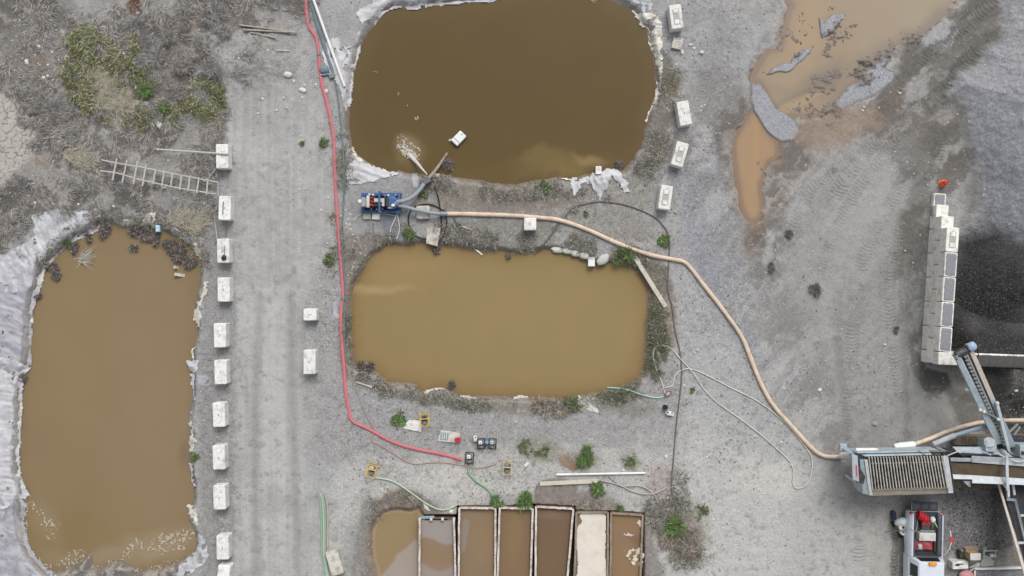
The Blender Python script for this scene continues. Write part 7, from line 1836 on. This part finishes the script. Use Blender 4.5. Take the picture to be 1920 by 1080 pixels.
# ------------------------------------------------------------------ stones
st_mats = [STONE_W, STONE_G]
protos_s = []
for k in range(6):
    b = MB(); b.ball((0, 0, .0), (1, 1, .7), 9, noise=.22, seed=50 + k)
    for m in (0, 1):
        me = bpy.data.meshes.new('stone'); me.from_pydata(b.v, [], b.f); me.materials.append(st_mats[m]); me.polygons.foreach_set('use_smooth', [True] * len(me.polygons)); me.set_sharp_from_angle(angle=math.radians(50)); me.update()
        protos_s.append(me)
SL = {
 'A': ('whitish stone among the stones on the bare slope left of the scrub grass', 'stones on the slope at the upper left', [(51,117,4,5.5,0),(73,87,3.6,3,0),(82,146,3.4,3.4,0),(90,142,3,3.8,0),(136,61,3,3,0),(148,83,3.6,3,1),(75,123,4,2.8,1),(90,122,2.4,2.4,0),(98,98,2.6,2,0),(124,106,2.2,2,0),(106,56,2,2,0),(23,76,2.4,1.8,0),(31,68,2.2,1.8,0),(27,50,1.8,1.6,0),(37,38,1.6,1.6,0),(87,68,1.8,1.6,0),(66,103,1.8,1.8,0),(23,87,1.8,1.8,1),(110,112,1.6,1.6,0),(40,84,1.6,1.6,1),(63,63,1.6,1.6,1),(132,87,1.6,2.2,0)]),
 'B': ('pale rock among the rocks in the green part of the scrub', 'rocks in the scrub grass', [(171,172,8,4.5,1),(157,177,4.5,3.5,1),(299,235,5.5,7,0),(232,101,3.4,2.6,0),(255,133,2.8,2.4,0),(164,122,3,2,0),(210,164,3.2,2.4,0),(272,195,6.5,5,1),(214,181,6,4,1),(259,26,5,3.6,1),(228,140,2,1.8,0),(270,233,3.4,2,0),(314,175,7,5,1)]),
 'C': ('pale stone among the stones between the old poles and the haul road', 'stones beside the upper haul road', [(568,170,8,4.5,0),(540,140,9,5.5,0),(492,185,3,2.2,0),(484,213,3,2.4,0),(518,207,2.6,2,0),(572,160,2.2,2,0),(612,171,4,5,0),(592,159,2,2,0),(567,183,2,1.8,0),(551,152,2.6,3.4,0),(532,183,2,2,0),(538,202,1.8,1.6,0),(564,255,1.8,1.8,0),(448,110,2.2,2.2,0),(503,94,2.6,1.6,0)]),
 'D': ('small white stone in the scatter beside the red and teal hoses', 'white stones beside the red hose', [(640,405,1.8,1.8,0),(648,394,2,1.6,0),(626,412,1.8,1.6,0),(657,402,1.8,1.8,0),(653,411,2.4,1.8,0),(649,420,1.8,1.6,0),(656,421,2,2,0),(658,430,2,1.8,0),(633,398,1.6,1.6,0),(662,440,1.8,1.6,0),(603,394,3,2,0),(615,371,2.4,2,0),(562,355,1.8,1.8,0),(614,456,2,2,0),(637,239,1.6,1.6,0),(637,217,1.6,1.6,0),(632,152,1.6,1.6,0),(613,268,1.6,1.6,0)]),
 'E': ('whitish stone near the striped slab of the right block row', 'stones near the striped slab', [(1279,98,3.6,6,0),(1295,84,4.4,2.4,0),(1301,91,3.4,2.8,0),(1315,98,4.4,3.4,0),(1268,121,1.8,1.8,0),(1315,200,2.2,1.8,0),(1322,197,1.8,1.4,0),(1314,207,1.8,1.4,0)]),
 'F': ('small pale stone on the mud right of the upper right puddle', 'stones beside the silty puddle', [(1617,207,2.6,2.2,0),(1620,201,2.2,2.2,0),(1687,175,2.8,2.2,0),(1580,33,1.6,1.6,0),(1653,138,1.8,1.6,0)]),
 'G': ('white stone on the dry bank between the ladder and the left pond', 'stones on the bank above the left pond', [(66,380,3.8,3.4,0),(147,383,2.2,2,0),(213,387,3,2,0),(315,301,2,1.8,0),(345,304,2,1.8,0),(353,314,2.6,1.8,0),(385,298,2.2,1.8,0),(141,279,1.8,1.8,0)]),
 'H': ('pale stone on the yard between the middle pond and the bins', 'stones on the lower yard', [(1283,723,2.8,2.4,0),(1308,656,2,2,0),(1198,686,2.2,2.2,0),(1248,856,3.4,4,0),(1297,922,2.4,2,0),(1252,933,2.4,2,0),(1253,955,3,2.6,0),(1325,857,2,2,0),(1337,974,2,2,0),(1169,882,3.2,2.4,0),(1400,667,2.2,2,1),(1298,736,2.6,1.4,0),(967,791,2.2,2,0),(868,886,2,2,0),(700,898,2.2,2,0),(1416,817,3,1.6,0),(1425,920,2,2,0)]),
 'I': ('rock on the edge of the steel bins', 'rocks at the steel bins', [(846,959,5,4.6,0),(826,967,7,4,0),(938,940,4,5,1),(848,951,3.6,2.4,0)]),
 'J': ('stone on the tracked yard in front of the screening plant', 'stones on the tracked yard', [(1640,795,5.5,4.6,1),(1659,646,2.8,2.4,0),(1661,797,2.6,2.4,1),(1536,731,4.4,3.4,0),(1465,829,3,2,0),(1483,871,3,2.4,0),(1397,670,3,2.6,1),(1905,732,4,2.8,0),(1697,470,2,1.8,0)]),
}
for key, (lab, grp, L_) in SL.items():
    for (u, v, a, b_, m) in L_:
        o = bpy.data.objects.new('stone', protos_s[rnd.randrange(6) * 2 + m]); C.objects.link(o)
        p = G(u, v); o.location = (p.x, p.y, p.z + min(a, b_) / 30 * .25); o.scale = (a / 30, b_ / 30, min(a, b_) / 30 * .9); o.rotation_euler = (0, 0, rnd.uniform(-.5, .5))
        tag(o, lab, 'stone', grp)
# loose gravel nobody could count
def pebbles(name, label, mask, n, r0, r1, mats, seed):
    u, v, B = sample_mask(mask, n)
    t_ = np.array([(1, 0, 0), (-.5, .87, 0), (-.5, -.87, 0), (.1, .1, .8), (-.2, .9, .4)]); 
    octv = np.array([(1, 0, .1), (0, 1, .0), (-1, 0, .1), (0, -1, .05), (.1, .1, .75), (.65, .65, .35), (-.65, .6, .4)])
    tri = np.array([(0, 5, 4), (5, 1, 4), (1, 6, 4), (6, 2, 4), (2, 3, 4), (3, 0, 4)])
    n = len(u); r = RNG.uniform(0, 1, n) ** 2.5 * (r1 - r0) + r0; an = RNG.uniform(0, 2 * PI, n); sx = RNG.uniform(.7, 1.3, n)
    c, s = np.cos(an), np.sin(an)
    P_ = octv[None] * RNG.uniform(.8, 1.2, (n, 7, 1))
    X = P_[..., 0] * sx[:, None]; Y = P_[..., 1] / sx[:, None]
    V_ = np.stack([B[:, 0:1] + (X * c[:, None] - Y * s[:, None]) * r[:, None], B[:, 1:2] + (X * s[:, None] + Y * c[:, None]) * r[:, None], B[:, 2:3] + P_[..., 2] * r[:, None] - .004], -1).reshape(-1, 3)
    T = (np.arange(n)[:, None, None] * 7 + tri[None]).reshape(-1, 3)
    me = bpy.data.meshes.new(name); grid_mesh(me, V_, T, None, False)
    for m in mats: me.materials.append(m)
    me.polygons.foreach_set('material_index', np.repeat(RNG.choice(len(mats), n), 6).astype(np.int32)); me.update()
    o = bpy.data.objects.new(name, me); C.objects.link(o)
    return tag(o, label, 'gravel', None, 'stuff')
PEB = [mat('pebble_grey', (150,149,148), .9, vary=.2), mat('pebble_dark', (104,102,100), .9, vary=.2), mat('pebble_pale', (178,175,170), .9, vary=.15), mat('pebble_brown', (134,122,110), .9, vary=.2)]
pebbles('gravel', 'loose stones strewn over the yards and banks', dry_land * np.clip(rough * .7 + .3, 0, 1) * (1 - road * .9) * (1 - sp * .5) * (1 - hull) * (1 - .8 * mudz) * (dk > 12) * (GRAIN > .35), 16000, .018, .07, PEB, 1)
HEAP = [mat('heap_grey', (84,84,85), .9, vary=.2), mat('heap_black', (52,52,53), .9, vary=.2), mat('heap_mid', (68,68,69), .9, vary=.2)]
RUB = [mat('rubble_grey', (112,110,107), .9, vary=.2), HEAP[0], HEAP[1]]
pebbles('crushed_stone', 'dark crushed stone heaped in the block bay', sstep(10, -20, dk) * (V < 664), 9000, .02, .055, HEAP, 2)
pebbles('rubble', 'dark rubble behind the side conveyor and beside the pickup', np.clip(backyard + region([(1770,900),(1890,895),(1890,1000),(1860,1045),(1780,1040),(1770,960)], 10, 8, 14) * .8, 0, 1) * (U > 1760) * (V > 684), 6000, .02, .06, RUB, 3)
